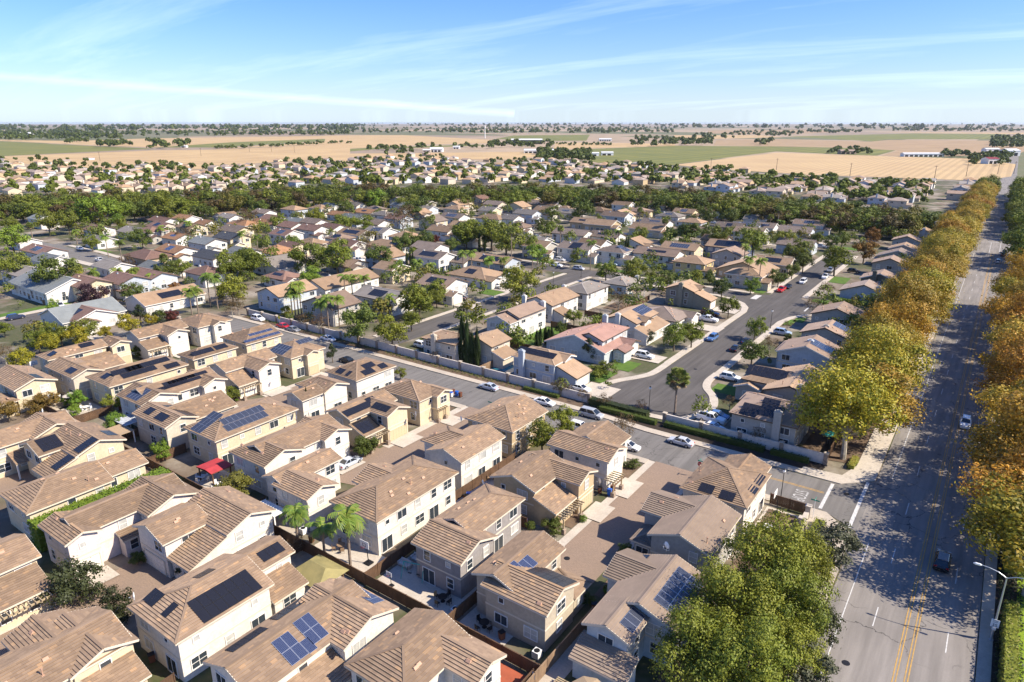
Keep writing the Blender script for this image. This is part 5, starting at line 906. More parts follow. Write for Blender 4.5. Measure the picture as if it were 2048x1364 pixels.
FAR=[(-60,545,'h','x',5,12.7,10.9,'greybrown','beige'),(-75,560,'h','x',4.6,11.6,12.0,'greybrown','paleblue'),(-76,572,'h','x',3.2,13.5,11.2,'grey','beige'),(-105,560,'g','x',3.2,12.6,10.5,'grey','paleblue'),(-76,585,'h','y',5,12.5,11.2,'greybrown','tan'),(-61,599,'h','x',5,12.9,11.2,'greybrown','beige'),(-120,558,'h','y',3.2,12.5,11.6,'tan','cream'),(-105,572,'h','x',3.2,11.9,11.5,'greybrown','tan'),(-30,625,'g','x',5,13.9,10.2,'pinkbrown','beige'),(-76,598,'g','y',3.2,11.0,10.9,'greybrown','white2'),(-61,612,'g','x',5,11.9,11.2,'greybrown','beige'),(-119,573,'g','x',3.2,12.9,11.6,'greybrown','cream'),(-105,584,'g','x',2.9,11.2,10.6,'grey','beige'),(-75,611,'h','y',3.2,13.9,10.0,'ltan','white2'),(-60,624,'g','x',5,12.4,10.3,'grey','tan'),(-29,650,'h','x',2.9,13.7,10.5,'greybrown','cream'),(-120,586,'g','x',2.9,12.9,11.6,'pinkbrown','paleblue'),(-105,598,'h','x',3.2,13.5,11.3,'grey','white2'),(-149,571,'g','x',4.6,13.7,11.2,'greybrown','beige'),(-119,598,'h','x',5,12.7,11.4,'grey','cream'),(-76,636,'g','x',2.9,11.1,10.2,'tan','beige'),(-60,650,'h','x',5,11.7,11.6,'ltan','cream'),(-121,610,'h','x',5,13.3,11.8,'greybrown','cream'),(-31,676,'g','y',4.6,11.2,11.7,'grey','paleblue'),(-105,625,'h','x',3.2,12.6,10.8,'tan','cream'),(-166,584,'h','y',2.9,13.6,12.0,'greybrown','beige'),(-74,650,'g','x',2.9,13.1,11.8,'tan','white2'),(-570,299,'h','x',5,12.8,11.7,'greybrown','cream'),(-151,598,'h','x',4.6,11.9,10.9,'greybrown','cream'),(-59,664,'h','x',2.9,13.0,11.1,'grey','paleblue'),(-31,688,'h','y',5,11.0,11.8,'greybrown','cream'),(-106,637,'h','y',3.2,13.1,11.2,'tan','beige'),(-165,598,'h','x',5,11.2,10.3,'tan','paleblue'),(-75,664,'g','y',4.6,13.2,10.8,'greybrown','paleblue'),(-644,261,'h','x',3.2,11.5,10.3,'ltan','white2'),(-571,313,'g','x',5,13.9,11.1,'ltan','beige'),(-555,326,'g','x',3.2,13.1,10.3,'tan','beige'),(-121,638,'h','y',3.2,13.4,11.4,'grey','cream'),(-195,585,'g','y',5,12.5,10.4,'pinkbrown','paleblue'),(-30,703,'h','x',2.9,13.8,11.1,'greybrown','beige'),(-105,650,'h','x',2.9,12.1,11.9,'greybrown','cream'),(-601,298,'g','x',4.6,13.0,11.1,'tan','beige'),(-166,612,'h','x',5,12.7,10.4,'ltan','cream'),(-570,325,'g','x',5,13.8,11.8,'tan','cream'),(-644,273,'g','x',2.9,11.2,10.1,'greybrown','beige'),(-554,337,'h','x',2.9,13.1,11.5,'greybrown','paleblue'),(-150,625,'g','x',3.2,11.3,11.8,'greybrown','paleblue'),(-120,649,'h','x',5,12.2,10.6,'tan','cream'),(-30,714,'g','x',3.2,12.6,11.1,'tan','cream'),(-195,597,'g','x',4.6,12.8,10.8,'tan','paleblue'),(-105,664,'h','y',2.9,13.3,10.3,'greybrown','cream'),(-164,623,'h','y',4.6,13.0,11.1,'ltan','beige'),(-149,636,'h','x',3.2,12.2,11.8,'greybrown','tan'),(-571,338,'g','y',5,12.5,10.1,'pinkbrown','white2'),(-646,287,'h','x',4.6,12.6,11.8,'greybrown','paleblue'),(-209,597,'h','x',2.9,13.8,11.1,'ltan','paleblue'),(-120,662,'h','x',3.2,13.2,11.4,'greybrown','paleblue'),(-29,728,'g','x',5,12.5,11.7,'grey','white2'),(-195,611,'h','x',3.2,11.8,12.0,'tan','beige'),(-106,677,'h','y',2.9,12.3,10.4,'greybrown','beige'),(-166,637,'g','x',2.9,13.2,10.1,'tan','paleblue'),(-660,286,'h','x',5,12.3,11.4,'ltan','white2'),(-151,650,'g','x',4.6,12.2,10.5,'ltan','cream'),(-570,352,'h','y',5,13.6,10.3,'greybrown','beige'),(-556,364,'h','x',5,12.9,11.4,'pinkbrown','beige'),(-211,611,'h','x',5,12.5,10.6,'grey','paleblue'),(-615,324,'g','x',2.9,14.0,10.7,'ltan','tan'),(-691,272,'h','x',5,11.7,11.9,'greybrown','beige'),(-660,299,'h','x',4.6,13.9,11.1,'greybrown','cream'),(-241,599,'g','x',4.6,11.2,11.3,'tan','beige'),(-210,625,'h','y',2.9,13.5,11.8,'greybrown','white2'),(-614,337,'h','x',2.9,11.8,11.6,'ltan','paleblue'),(-194,636,'g','x',5,13.3,12.0,'pinkbrown','tan'),(-30,753,'g','y',4.6,12.5,10.3,'pinkbrown','paleblue'),(-600,351,'g','x',5,12.8,11.2,'pinkbrown','beige'),(-16,768,'g','x',4.6,13.6,10.7,'grey','tan'),(-165,663,'h','y',3.2,13.9,11.6,'greybrown','tan'),(-660,312,'h','x',2.9,12.3,11.9,'tan','beige'),(-734,260,'h','y',5,12.2,10.3,'tan','white2'),(-645,325,'h','y',3.2,13.5,10.4,'tan','cream'),(-616,351,'h','x',5,12.0,10.5,'grey','beige'),(-164,676,'g','x',2.9,13.9,11.6,'pinkbrown','white2'),(-571,389,'g','x',2.9,12.7,11.1,'pinkbrown','paleblue'),(-734,273,'h','y',5,11.1,11.1,'tan','white2'),(-241,625,'h','x',3.2,11.6,10.2,'ltan','paleblue'),(-614,363,'g','x',2.9,11.3,10.6,'greybrown','white2'),(-196,664,'h','x',4.6,12.7,10.7,'greybrown','tan'),(-240,636,'g','x',3.2,12.3,11.0,'pinkbrown','beige'),(-209,662,'g','x',3.2,13.7,11.8,'greybrown','paleblue'),(-300,599,'g','y',2.9,13.7,10.3,'greybrown','white2'),(-615,376,'h','x',3.2,12.0,10.5,'grey','beige'),(-285,611,'h','x',4.6,11.5,11.1,'greybrown','tan'),(-195,675,'g','y',3.2,12.3,10.9,'greybrown','cream'),(-30,794,'h','x',4.6,11.5,12.0,'tan','paleblue'),(-600,390,'h','x',2.9,13.9,11.4,'greybrown','beige'),(-436,508,'h','x',5,11.2,11.9,'greybrown','beige'),(-510,456,'g','y',4.6,12.6,10.7,'tan','paleblue'),(-241,650,'h','y',5,11.8,10.7,'tan','cream'),(-210,676,'h','x',5,12.9,11.4,'greybrown','tan'),(-705,326,'h','x',2.9,13.1,11.7,'greybrown','cream'),(-524,454,'g','y',3.2,11.6,11.6,'pinkbrown','beige'),(-285,625,'g','x',3.2,13.2,11.4,'greybrown','tan'),(-615,390,'h','x',2.9,13.1,11.9,'grey','beige'),(-240,663,'h','x',5,13.7,11.6,'tan','paleblue'),(-331,599,'h','x',2.9,13.1,10.2,'greybrown','cream'),(-645,376,'g','x',2.9,11.3,11.3,'greybrown','tan'),(-480,494,'g','x',2.9,12.0,11.2,'greybrown','paleblue'),(-554,443,'h','x',5,13.1,11.8,'tan','tan'),(-389,560,'h','x',4.6,12.2,11.5,'greybrown','cream'),(-599,415,'g','x',5,12.1,11.7,'greybrown','beige'),(-615,404,'g','x',4.6,12.6,10.2,'tan','beige'),(-780,286,'h','x',3.2,12.8,11.2,'greybrown','beige'),(-689,352,'h','y',3.2,11.9,11.1,'grey','beige'),(-345,597,'h','x',3.2,13.7,11.4,'greybrown','beige'),(-749,312,'g','y',3.2,13.5,11.0,'greybrown','beige'),(-331,611,'h','y',2.9,11.3,11.8,'grey','beige'),(-734,324,'h','y',2.9,11.9,10.3,'tan','tan'),(-660,378,'g','x',3.2,11.9,10.1,'tan','paleblue'),(-554,454,'g','x',4.6,11.1,11.7,'grey','beige'),(-300,636,'h','x',3.2,13.1,11.8,'tan','cream'),(-465,520,'g','x',3.2,11.8,10.8,'tan','cream'),(-374,585,'g','x',2.9,12.3,10.7,'tan','paleblue'),(-615,417,'g','x',3.2,11.9,10.1,'pinkbrown','paleblue'),(-435,547,'h','y',4.6,13.5,11.9,'greybrown','white2'),(-825,272,'g','x',3.2,13.9,10.6,'greybrown','cream'),(-570,455,'h','y',3.2,13.8,10.2,'greybrown','tan'),(-735,337,'g','x',5,11.9,10.3,'greybrown','beige'),(-465,532,'h','x',3.2,13.8,10.1,'greybrown','beige'),(-300,650,'g','y',2.9,12.0,10.0,'greybrown','beige'),(-375,598,'g','x',3.2,13.8,11.9,'pinkbrown','paleblue'),(-284,663,'h','x',4.6,13.9,10.8,'tan','beige'),(-690,376,'h','y',5,13.8,12.0,'tan','beige'),(-599,441,'h','x',4.6,12.1,11.1,'grey','cream'),(-781,312,'g','x',4.6,12.2,11.5,'greybrown','beige'),(-256,689,'g','y',2.9,12.2,11.2,'tan','beige'),(-301,662,'g','x',2.9,11.3,11.5,'pinkbrown','tan'),(-525,506,'h','x',3.2,11.5,10.6,'greybrown','paleblue'),(-689,390,'h','x',3.2,13.8,10.9,'tan','beige'),(-509,520,'g','x',4.6,12.0,10.4,'grey','white2'),(-749,351,'h','x',2.9,11.5,10.9,'tan','white2'),(-254,702,'g','x',3.2,11.8,11.3,'pinkbrown','cream'),(-329,651,'h','y',5,12.7,10.6,'greybrown','paleblue'),(-466,558,'g','y',5,11.4,10.3,'tan','tan'),(-375,623,'g','x',5,14.0,11.4,'ltan','white2'),(-286,688,'h','y',5,13.0,11.0,'greybrown','beige'),(-615,455,'g','x',4.6,12.3,11.7,'greybrown','tan'),(-690,404,'g','x',4.6,12.3,10.7,'tan','cream'),(-344,651,'g','x',5,13.3,11.0,'grey','paleblue'),(-254,716,'g','y',4.6,12.0,11.0,'ltan','beige'),(-419,599,'h','x',4.6,12.0,12.0,'greybrown','white2'),(-734,376,'h','x',2.9,12.9,10.0,'greybrown','beige'),(-464,571,'g','x',5,11.3,11.2,'ltan','tan'),(-300,689,'h','x',5,12.7,11.6,'grey','white2'),(-705,404,'h','x',5,12.2,11.1,'greybrown','paleblue'),(-869,287,'g','x',5,13.1,10.8,'greybrown','tan'),(-286,702,'g','y',3.2,12.7,11.8,'greybrown','beige'),(-691,415,'h','x',2.9,13.0,10.5,'grey','cream'),(-435,599,'g','x',5,12.1,10.5,'ltan','cream'),(-600,482,'g','y',3.2,13.7,10.6,'greybrown','tan'),(-420,611,'g','x',2.9,11.7,11.6,'greybrown','tan'),(-734,390,'h','y',4.6,12.5,10.2,'tan','paleblue'),(-661,443,'h','y',5,13.9,11.6,'greybrown','beige'),(-479,573,'g','y',4.6,13.0,10.4,'grey','tan'),(-300,701,'g','x',4.6,11.6,11.6,'greybrown','cream'),(-390,638,'h','y',3.2,11.4,11.7,'tan','tan'),(-376,651,'h','x',5,12.9,10.4,'tan','beige'),(-601,493,'h','y',2.9,13.7,10.7,'ltan','beige'),(-435,611,'g','x',4.6,11.4,11.4,'greybrown','white2'),(-345,677,'h','y',4.6,13.5,11.6,'greybrown','white2'),(-421,625,'g','y',5,11.5,11.7,'ltan','white2'),(-390,649,'g','y',5,13.8,10.6,'ltan','beige'),(-511,571,'g','y',5,12.7,10.8,'tan','beige'),(-750,404,'g','y',5,13.7,10.4,'greybrown','beige'),(-389,663,'g','y',4.6,13.5,10.2,'greybrown','beige'),(-795,378,'h','x',2.9,13.3,11.9,'tan','white2'),(-870,326,'h','y',4.6,12.3,11.1,'greybrown','beige'),(-690,455,'h','y',3.2,11.8,10.7,'grey','cream'),(-615,508,'h','y',2.9,13.7,11.7,'pinkbrown','tan'),(-600,519,'h','y',3.2,11.9,10.7,'grey','paleblue'),(-915,300,'h','x',4.6,13.1,11.6,'pinkbrown','cream'),(-735,428,'g','y',3.2,12.1,11.7,'ltan','cream'),(-390,676,'h','x',3.2,12.8,11.9,'ltan','cream'),(-509,597,'h','x',4.6,13.1,11.5,'grey','beige'),(-705,468,'g','y',4.6,11.4,10.1,'greybrown','white2'),(-375,703,'g','x',5,11.1,11.4,'tan','white2'),(-436,664,'g','y',3.2,12.7,10.7,'pinkbrown','paleblue'),(-569,572,'g','x',5,12.3,10.4,'grey','paleblue'),(-391,702,'h','x',3.2,13.3,11.5,'greybrown','tan'),(-466,650,'h','x',3.2,12.8,10.8,'ltan','white2'),(-376,715,'g','y',3.2,11.1,11.2,'greybrown','tan'),(-510,623,'g','x',3.2,13.9,10.2,'greybrown','paleblue'),(-600,559,'h','x',4.6,11.2,11.6,'tan','paleblue'),(-526,612,'g','x',4.6,11.5,10.7,'tan','paleblue'),(-841,389,'h','x',5,12.3,11.0,'tan','paleblue'),(-825,403,'g','y',2.9,11.9,11.8,'greybrown','beige'),(-646,534,'h','x',5,11.9,10.2,'pinkbrown','cream'),(-614,559,'h','x',3.2,13.0,12.0,'greybrown','tan'),(-780,441,'h','y',2.9,12.7,11.9,'ltan','beige'),(-511,636,'h','y',5,13.5,11.6,'tan','cream'),(-345,754,'g','x',3.2,11.4,10.2,'greybrown','beige'),(-419,703,'h','x',2.9,11.1,10.9,'pinkbrown','beige'),(-569,599,'h','x',3.2,12.5,11.2,'ltan','beige'),(-735,482,'h','x',2.9,13.5,11.1,'greybrown','beige'),(-390,729,'h','x',3.2,13.0,10.4,'ltan','white2'),(-871,391,'h','y',5,11.2,10.4,'tan','cream'),(-510,650,'h','x',2.9,13.3,11.5,'greybrown','cream'),(-749,481,'g','y',2.9,12.4,11.5,'greybrown','tan'),(-841,416,'h','x',2.9,13.2,10.2,'grey','beige'),(-735,493,'h','x',4.6,14.0,10.9,'greybrown','white2'),(-481,676,'g','y',4.6,11.0,11.5,'grey','cream'),(-839,429,'h','y',3.2,12.7,11.3,'greybrown','paleblue'),(-421,727,'h','x',3.2,12.3,11.8,'greybrown','tan'),(-465,701,'h','y',2.9,13.4,10.6,'pinkbrown','paleblue'),(-389,755,'g','x',3.2,13.2,11.8,'grey','beige'),(-885,403,'h','x',3.2,12.9,10.8,'tan','cream'),(-615,598,'g','x',5,12.4,11.1,'greybrown','beige'),(-779,481,'g','x',5,13.9,11.8,'greybrown','beige'),(-421,740,'h','x',4.6,12.3,10.3,'greybrown','beige'),(-915,390,'g','x',3.2,13.8,10.9,'tan','paleblue'),(-571,638,'h','y',4.6,12.5,10.5,'tan','white2'),(-481,703,'g','x',2.9,13.1,10.8,'greybrown','beige'),(-886,416,'h','x',4.6,11.5,10.8,'greybrown','beige'),(-706,546,'g','x',4.6,13.4,11.0,'greybrown','beige'),(-779,495,'h','x',5,13.4,10.1,'greybrown','white2'),(-1021,325,'g','y',2.9,11.3,10.4,'grey','beige'),(-930,389,'h','y',5,12.7,10.7,'ltan','beige'),(-510,689,'h','x',3.2,11.3,11.1,'grey','white2'),(-569,650,'g','x',3.2,12.7,10.2,'ltan','beige'),(-479,714,'g','x',3.2,11.0,10.9,'grey','paleblue'),(-826,469,'g','y',3.2,13.9,10.1,'tan','paleblue'),(-704,560,'g','x',4.6,13.2,11.0,'tan','beige'),(-419,766,'g','x',3.2,11.9,10.7,'greybrown','cream'),(-511,701,'h','y',3.2,14.0,11.7,'tan','tan'),(-571,662,'h','y',5,11.5,11.3,'tan','beige'),(-555,676,'h','y',4.6,12.5,11.6,'greybrown','paleblue'),(-796,507,'g','x',4.6,12.0,10.3,'greybrown','cream'),(-600,650,'g','y',2.9,11.7,11.3,'greybrown','white2'),(-929,417,'h','x',2.9,13.3,10.7,'ltan','tan'),(-659,611,'g','x',3.2,13.9,10.7,'greybrown','tan'),(-735,558,'h','x',5,11.8,11.4,'greybrown','white2'),(-435,781,'h','x',2.9,11.6,10.4,'tan','tan'),(-795,534,'h','y',3.2,12.5,11.4,'tan','paleblue'),(-706,598,'h','x',2.9,11.1,10.4,'greybrown','paleblue'),(-614,664,'g','y',3.2,13.3,10.4,'greybrown','beige'),(-751,571,'h','x',4.6,12.2,11.6,'tan','white2'),(-659,637,'h','x',3.2,11.2,11.6,'tan','white2'),(-555,714,'g','y',4.6,13.4,10.4,'grey','white2'),(-464,781,'h','x',4.6,13.2,10.2,'grey','beige'),(-704,611,'g','y',2.9,12.1,11.6,'ltan','tan'),(-554,727,'h','x',2.9,11.7,11.6,'greybrown','paleblue'),(-1066,365,'h','x',5,13.6,11.2,'grey','cream'),(-465,794,'g','x',3.2,13.1,10.5,'greybrown','tan'),(-690,637,'h','y',2.9,13.9,10.3,'pinkbrown','tan'),(-600,701,'g','x',3.2,11.6,10.3,'greybrown','tan'),(-750,598,'g','y',3.2,13.1,10.0,'greybrown','paleblue'),(-1065,376,'h','y',4.6,11.5,11.9,'tan','cream'),(-826,546,'h','x',2.9,13.1,10.4,'pinkbrown','paleblue'),(-569,729,'g','x',4.6,11.7,11.3,'grey','beige'),(-525,768,'h','x',5,13.1,10.4,'grey','cream'),(-824,559,'g','x',3.2,11.9,10.1,'greybrown','beige'),(-736,623,'g','x',3.2,13.3,10.5,'greybrown','beige'),(-795,585,'h','x',4.6,12.9,11.0,'ltan','cream'),(-1111,364,'g','x',3.2,14.0,10.2,'greybrown','beige'),(-525,793,'h','x',4.6,13.5,11.1,'tan','cream'),(-690,676,'h','x',4.6,12.1,10.4,'greybrown','paleblue'),(-660,701,'g','x',5,12.7,11.8,'greybrown','paleblue'),(-555,779,'h','x',4.6,11.6,10.7,'tan','white2'),(-615,740,'g','y',5,11.8,10.4,'greybrown','tan'),(-704,677,'h','x',3.2,13.6,11.5,'greybrown','beige'),(-780,624,'h','x',2.9,11.8,12.0,'ltan','paleblue'),(-660,729,'h','x',4.6,11.8,10.1,'greybrown','paleblue'),(-569,794,'g','y',3.2,11.7,11.3,'ltan','beige'),(-1140,389,'g','x',5,12.1,10.7,'grey','beige'),(-736,689,'h','x',2.9,11.1,10.1,'ltan','white2'),(-705,715,'h','x',4.6,13.0,10.9,'greybrown','beige'),(-705,729,'g','x',3.2,11.1,11.9,'ltan','cream'),(-781,676,'g','x',2.9,12.4,10.5,'greybrown','cream'),(-661,766,'g','x',3.2,11.9,11.8,'grey','cream'),(-1185,404,'g','x',5,13.7,10.5,'grey','tan'),(-645,793,'g','x',5,12.9,10.2,'pinkbrown','beige'),(-735,779,'g','y',4.6,11.4,11.1,'greybrown','paleblue'),(-779,753,'g','y',4.6,13.6,11.6,'tan','cream'),(-751,792,'h','x',4.6,12.3,11.0,'grey','beige'),(-826,741,'g','x',3.2,13.2,10.9,'greybrown','white2'),(-825,793,'g','y',3.2,13.3,10.7,'greybrown','tan')]
LAMPS=[((-48.03, 194.67), 5.4, 'black post lamp with a white globe on the bend kerb'), ((-51.51, 120.55), 5.2, 'black post lamp by the hedge of the cul-de-sac'), ((-20.16, 100.25), 5.4, 'black post lamp near the corner wall'), ((-124.68, 200.55), 6, 'dark street lamp on the straight street bend'), ((-136.3, 159.81), 5.5, 'dark post lamp before the kerb lawn'), ((-31.0, 244.35), 4, 'black post lamp by the clipped hedge of the pale blue house'), ((-125.86, 222.29), 4.5, 'short lamp at the street corner bend')]
DISH=[((-57.8, 73.6), 3.2), ((-96.7, 41.8), 5.6), ((-71.8, 27.8), 5.4), ((-26.1, 69.2), 7), ((-120.2, 84.4), 5.2), ((-99.5, 71.4), 5), ((-97.6, 70.0), 5), ((-82.2, 84.8), 4.5), ((-101.9, 75.9), 2.5), ((-74.3, 88.4), 4.2), ((-137.1, 44.2), 5.6), ((-31.3, 47.8), 1.2), ((-43.3, 84.2), 3.4)]
HOOPS=[((-60.57, 51.91), 'portable basketball hoop on the patio below the tall palm', 'S'), ((-54.76, 50.46), 'small low basketball hoop on the sunlit concrete strip', 'S'), ((-175.73, 56.98), 'basketball hoop with white board in the shaded court', 'E'), ((-19.96, 96.24), 'basketball hoop in the fenced corner yard', 'W')]
AC=[(-61.76, 74.87), (-73.36, 51.76), (-33.07, 51.26), (-44.75, 51.31)]
BINS=[((-89.07, 102.98), 'bluewhite', 'white and blue bin, leftmost of the kerb bins'), ((-89.84, 104.43), 'brownbin', 'rust brown wheeled bin in the kerb row'), ((-88.49, 104.08), 'bluebin', 'blue wheeled bin in the kerb row'), ((-87.43, 103.98), 'brownbin', 'dark brown wheeled bin, right end of the kerb row'), ((-42.58, 86.4), 'bluebin', 'blue wheeled bin beside the tan house garage'), ((-42.68, 87.72), 'brownbin', 'brown wheeled bin behind the blue one by the garage'), ((-218.5, 240.72), 'bluebin', 'blue bin on the far drive between round trees'), ((-219.33, 240.13), 'bluebin', 'second blue bin on the far drive')]
FIELDS=[('stubble',[(-1426,433),(-1482,781),(-1414,876),(-1507,1346),(-912,812),(-891,616),(-826,520),(-874,415),(-1229,414),(-1271,385)]),('vineyard',[(-2654,816),(-2568,877),(-1870,841),(-1579,833),(-1443,488),(-1426,433)]),('stubble',[(-3070,945),(-2462,1028),(-2632,1394),(-2432,2175),(-2080,1859),(-1900,1235),(-1655,873),(-1926,866),(-2640,902),(-2780,855)]),('vineyard',[(-1655,873),(-1920,1092),(-2080,1859),(-1909,1706),(-1754,1431),(-1540,955)]),('stubble',[(-1460,904),(-1723,1406),(-1871,1672),(-1507,1346)]),('stubble',[(-2556,2138),(-2367,2436),(-1419,1905),(-1207,1619),(-1290,1424),(-1202,1002)]),('vineyard',[(-1195,996),(-1228,1177),(-1178,1503),(-1107,1448),(-1149,1100),(-1068,890)]),('stubble',[(-1077,857),(-936,1012),(-801,1178),(-698,1065),(-635,915),(-768,846),(-835,694)]),('vineyard',[(-799,1278),(-704,1701),(-381,927),(-492,910),(-743,1188)]),('vineyard',[(-1524,2044),(-1864,2630),(-1692,3032),(-1140,2020),(-1242,1895)]),('stubble',[(-1115,1792),(-773,1867),(-704,1701),(-830,1327)]),('vineyard',[(-706,1700),(-480,1797),(-324,1791),(-206,1710),(-199,1396),(-253,1407),(-396,1486),(-389,941)]),('furrow',[(-378,1418),(-198,1380),(-54,1367),(4,1220),(1,936),(-23,849),(-183,837),(-291,868),(-383,926)]),('plough',[(-811,2309),(-705,2626),(-368,2416),(-358,2688),(-73,2779),(32,2072),(2,1563),(-104,1432),(-193,1400),(-201,1679),(-329,1816),(-634,1784)]),('vineyard',[(-792,3101),(-464,4369),(-49,4387),(-55,3024),(-373,2798),(-366,2467)]),('stubble',[(-879,2502),(-765,2949),(-982,3364),(-1305,3134),(-1004,2414)]),('stubble',[(-787,4812),(21,5028),(20,4436),(-402,4565)]),('plough',[(-1896,5194),(-1464,6483),(-905,4928),(-928,3762),(-1361,3732)])]
BARNS=[('long white shed with a dark open side',(-130,1406),70,14,5,'white','barn'),('white farmhouse among trees at the far right',(-38,1595),26,16,9,'white','barn'),('white barn at the far right road',(-8,1532),22,26,9,'white','barn'),('small maroon roofed barn at the far right',(-27,1214),16,18,7,'maroon','barn'),('white flat workshop with low roof beyond the subdivision',(-749,1145),60,22,5,'white','barn'),('pale long warehouse beyond the subdivision',(-948,1073),26,22,6,'white','barn'),('beige shed beside the pale warehouse',(-936,1031),16,14,5,'beige','barn'),('dark sided long hall with pale roof far off',(-1090,1603),85,26,11,'darkgreen','barn'),('small white sheds by the vineyard',(-600,1095),14,14,5,'white','barn'),('white shed with ridge roof by the vineyard',(-595,1131),22,14,5,'white','barn'),('blue roofed shed beyond the subdivision',(-1018,1219),16,14,5,'white','barn'),('white hall far behind the fields',(-1070,2017),40,20,6,'white','barn'),('white hall far left behind the stubble',(-3758,1391),60,30,10,'white','barn'),('grey roofed house among field trees',(-256,1440),30,16,6,'brownroof','barn'),('pale yard shed by the vineyard edge,left',(-1596,915),14,10,4,'white','barn')]
FARBAND=[(-1.241,-1.121,2733,5691,260,7,12),(-1.121,-0.841,3128,5158,200,7,12),(-1.247,-0.829,5021,12309,320,12,24),(-0.874,-0.712,3772,6920,90,7,12),(-0.712,-0.394,3612,8777,330,8,13),(-0.873,-0.394,7912,59955,200,14,28),(-0.58,-0.506,1053,1428,90,4,7),(-0.751,-0.641,1567,1736,22,4,7),(-0.65,-0.559,1563,2107,40,5,8),(-0.559,-0.478,1777,1948,40,3,4),(-0.455,-0.393,1727,2971,45,5,9),(-0.793,-0.756,1289,1635,16,4,7),(-0.819,-0.793,1494,1644,10,4,7),(-0.394,-0.342,1852,2381,60,5,8),(-0.372,-0.314,2398,3586,22,6,10),(-0.289,-0.263,1837,2143,8,7,10),(-0.316,-0.23,3099,4653,60,6,10),(-0.226,-0.162,3955,5276,40,8,12),(-0.128,0.004,4985,7053,110,8,13),(-0.026,0.006,1906,3467,60,6,10),(-0.071,-0.002,1378,1524,45,4,6),(-0.042,-0.004,1142,1389,30,4,6),(-0.198,-0.149,1410,1676,30,4,6),(-0.395,0.003,5895,244621,260,12,26),(-1.179,-1.156,2274,2583,10,6,9),(-1.146,-1.11,1915,2186,20,6,10),(-1.091,-1.044,1735,2445,24,6,10),(-1.014,-0.972,1679,1736,22,3,5),(-0.972,-0.929,1768,1831,22,3,5),(-0.929,-0.885,1872,1944,22,3,5),(-0.885,-0.839,1998,2081,22,3,5),(-1.249,-1.157,674,1344,33,2.6,5),(-1.249,-1.157,674,1344,33,2,3.8),(-1.249,-1.157,674,1344,33,3,5),(-1.157,-1.054,649,1101,33,2.6,5),(-1.157,-1.054,649,1101,33,2,3.8),(-1.157,-1.054,649,1101,33,3,5),(-1.054,-0.939,632,1002,33,2.6,5),(-1.054,-0.939,632,1002,33,2,3.8),(-1.054,-0.939,632,1002,33,3,5),(-0.939,-0.815,645,1117,33,2.6,5),(-0.939,-0.815,645,1117,33,2,3.8),(-0.939,-0.815,645,1117,33,3,5),(-0.815,-0.685,654,1267,33,2.6,5),(-0.815,-0.685,654,1267,33,2,3.8),(-0.815,-0.685,654,1267,33,3,5),(-0.685,-0.552,665,1103,33,2.6,5),(-0.685,-0.552,665,1103,33,2,3.8),(-0.685,-0.552,665,1103,33,3,5),(-0.552,-0.422,673,1008,33,2.6,5),(-0.552,-0.422,673,1008,33,2,3.8),(-0.552,-0.422,673,1008,33,3,5),(-0.422,-0.298,657,913,33,2.6,5),(-0.422,-0.298,657,913,33,2,3.8),(-0.422,-0.298,657,913,33,3,5),(-0.297,-0.182,617,786,33,2.6,5),(-0.297,-0.182,617,786,33,2,3.8),(-0.297,-0.182,617,786,33,3,5),(-0.181,-0.077,578,758,33,2.6,5),(-0.181,-0.077,578,758,33,2,3.8),(-0.181,-0.077,578,758,33,3,5)]
POLES=[(-237,898),(-143,840),(-63,839),(-39,908),(-12,975),(-308,864),(3,985),(-1133,512),(-1163,695),(-1147,881),(-1219,881),(-1255,855)]
MAST=(-1623, 2110)
# ------------------------------------------------------------ materials
MT={}
def newmat(name):
    m=bpy.data.materials.new(name); m.use_nodes=True; t=m.node_tree
    b=t.nodes['Principled BSDF']; MT[name]=m; return m,t,b
def mixc(t,f,a,b):
    n=N(t,'ShaderNodeMix',data_type='RGBA')
    for i,v in ((0,f),(6,a),(7,b)):
        if isinstance(v,(int,float)): n.inputs[i].default_value=v
        elif isinstance(v,tuple): n.inputs[i].default_value=(*v[:3],1)
        else: t.links.new(v,n.inputs[i])
    return n.outputs[2]
def noise(t,scale,detail=4,vec=None,rough=.55):
    n=N(t,'ShaderNodeTexNoise'); n.inputs['Scale'].default_value=scale; n.inputs['Detail'].default_value=detail; n.inputs['Roughness'].default_value=rough
    if vec is None:
        g=N(t,'ShaderNodeNewGeometry'); vec=g.outputs['Position']
    t.links.new(vec,n.inputs['Vector']); return n.outputs[0]
def ramp(t,f,lo,hi): 
    n=N(t,'ShaderNodeMapRange'); n.inputs[1].default_value=lo; n.inputs[2].default_value=hi
    t.links.new(f,n.inputs[0]); return n.outputs[0]
def plain(name,c1,c2=None,scale=.6,rough=.8,lo=.35,hi=.65,fine=None,metal=0,spec=.3):
    m,t,b=newmat(name); b.inputs['Roughness'].default_value=rough; b.inputs['Metallic'].default_value=metal; b.inputs['Specular IOR Level'].default_value=spec
    if c2 is None: b.inputs['Base Color'].default_value=(*c1,1); return m
    col=mixc(t,ramp(t,noise(t,scale),lo,hi),c1,c2)
    if fine:
        col=mixc(t,mathn(t,'MULTIPLY',ramp(t,noise(t,fine,2),.4,.7),.35),col,tuple(v*.55 for v in c1))
    t.links.new(col,b.inputs['Base Color']); return m
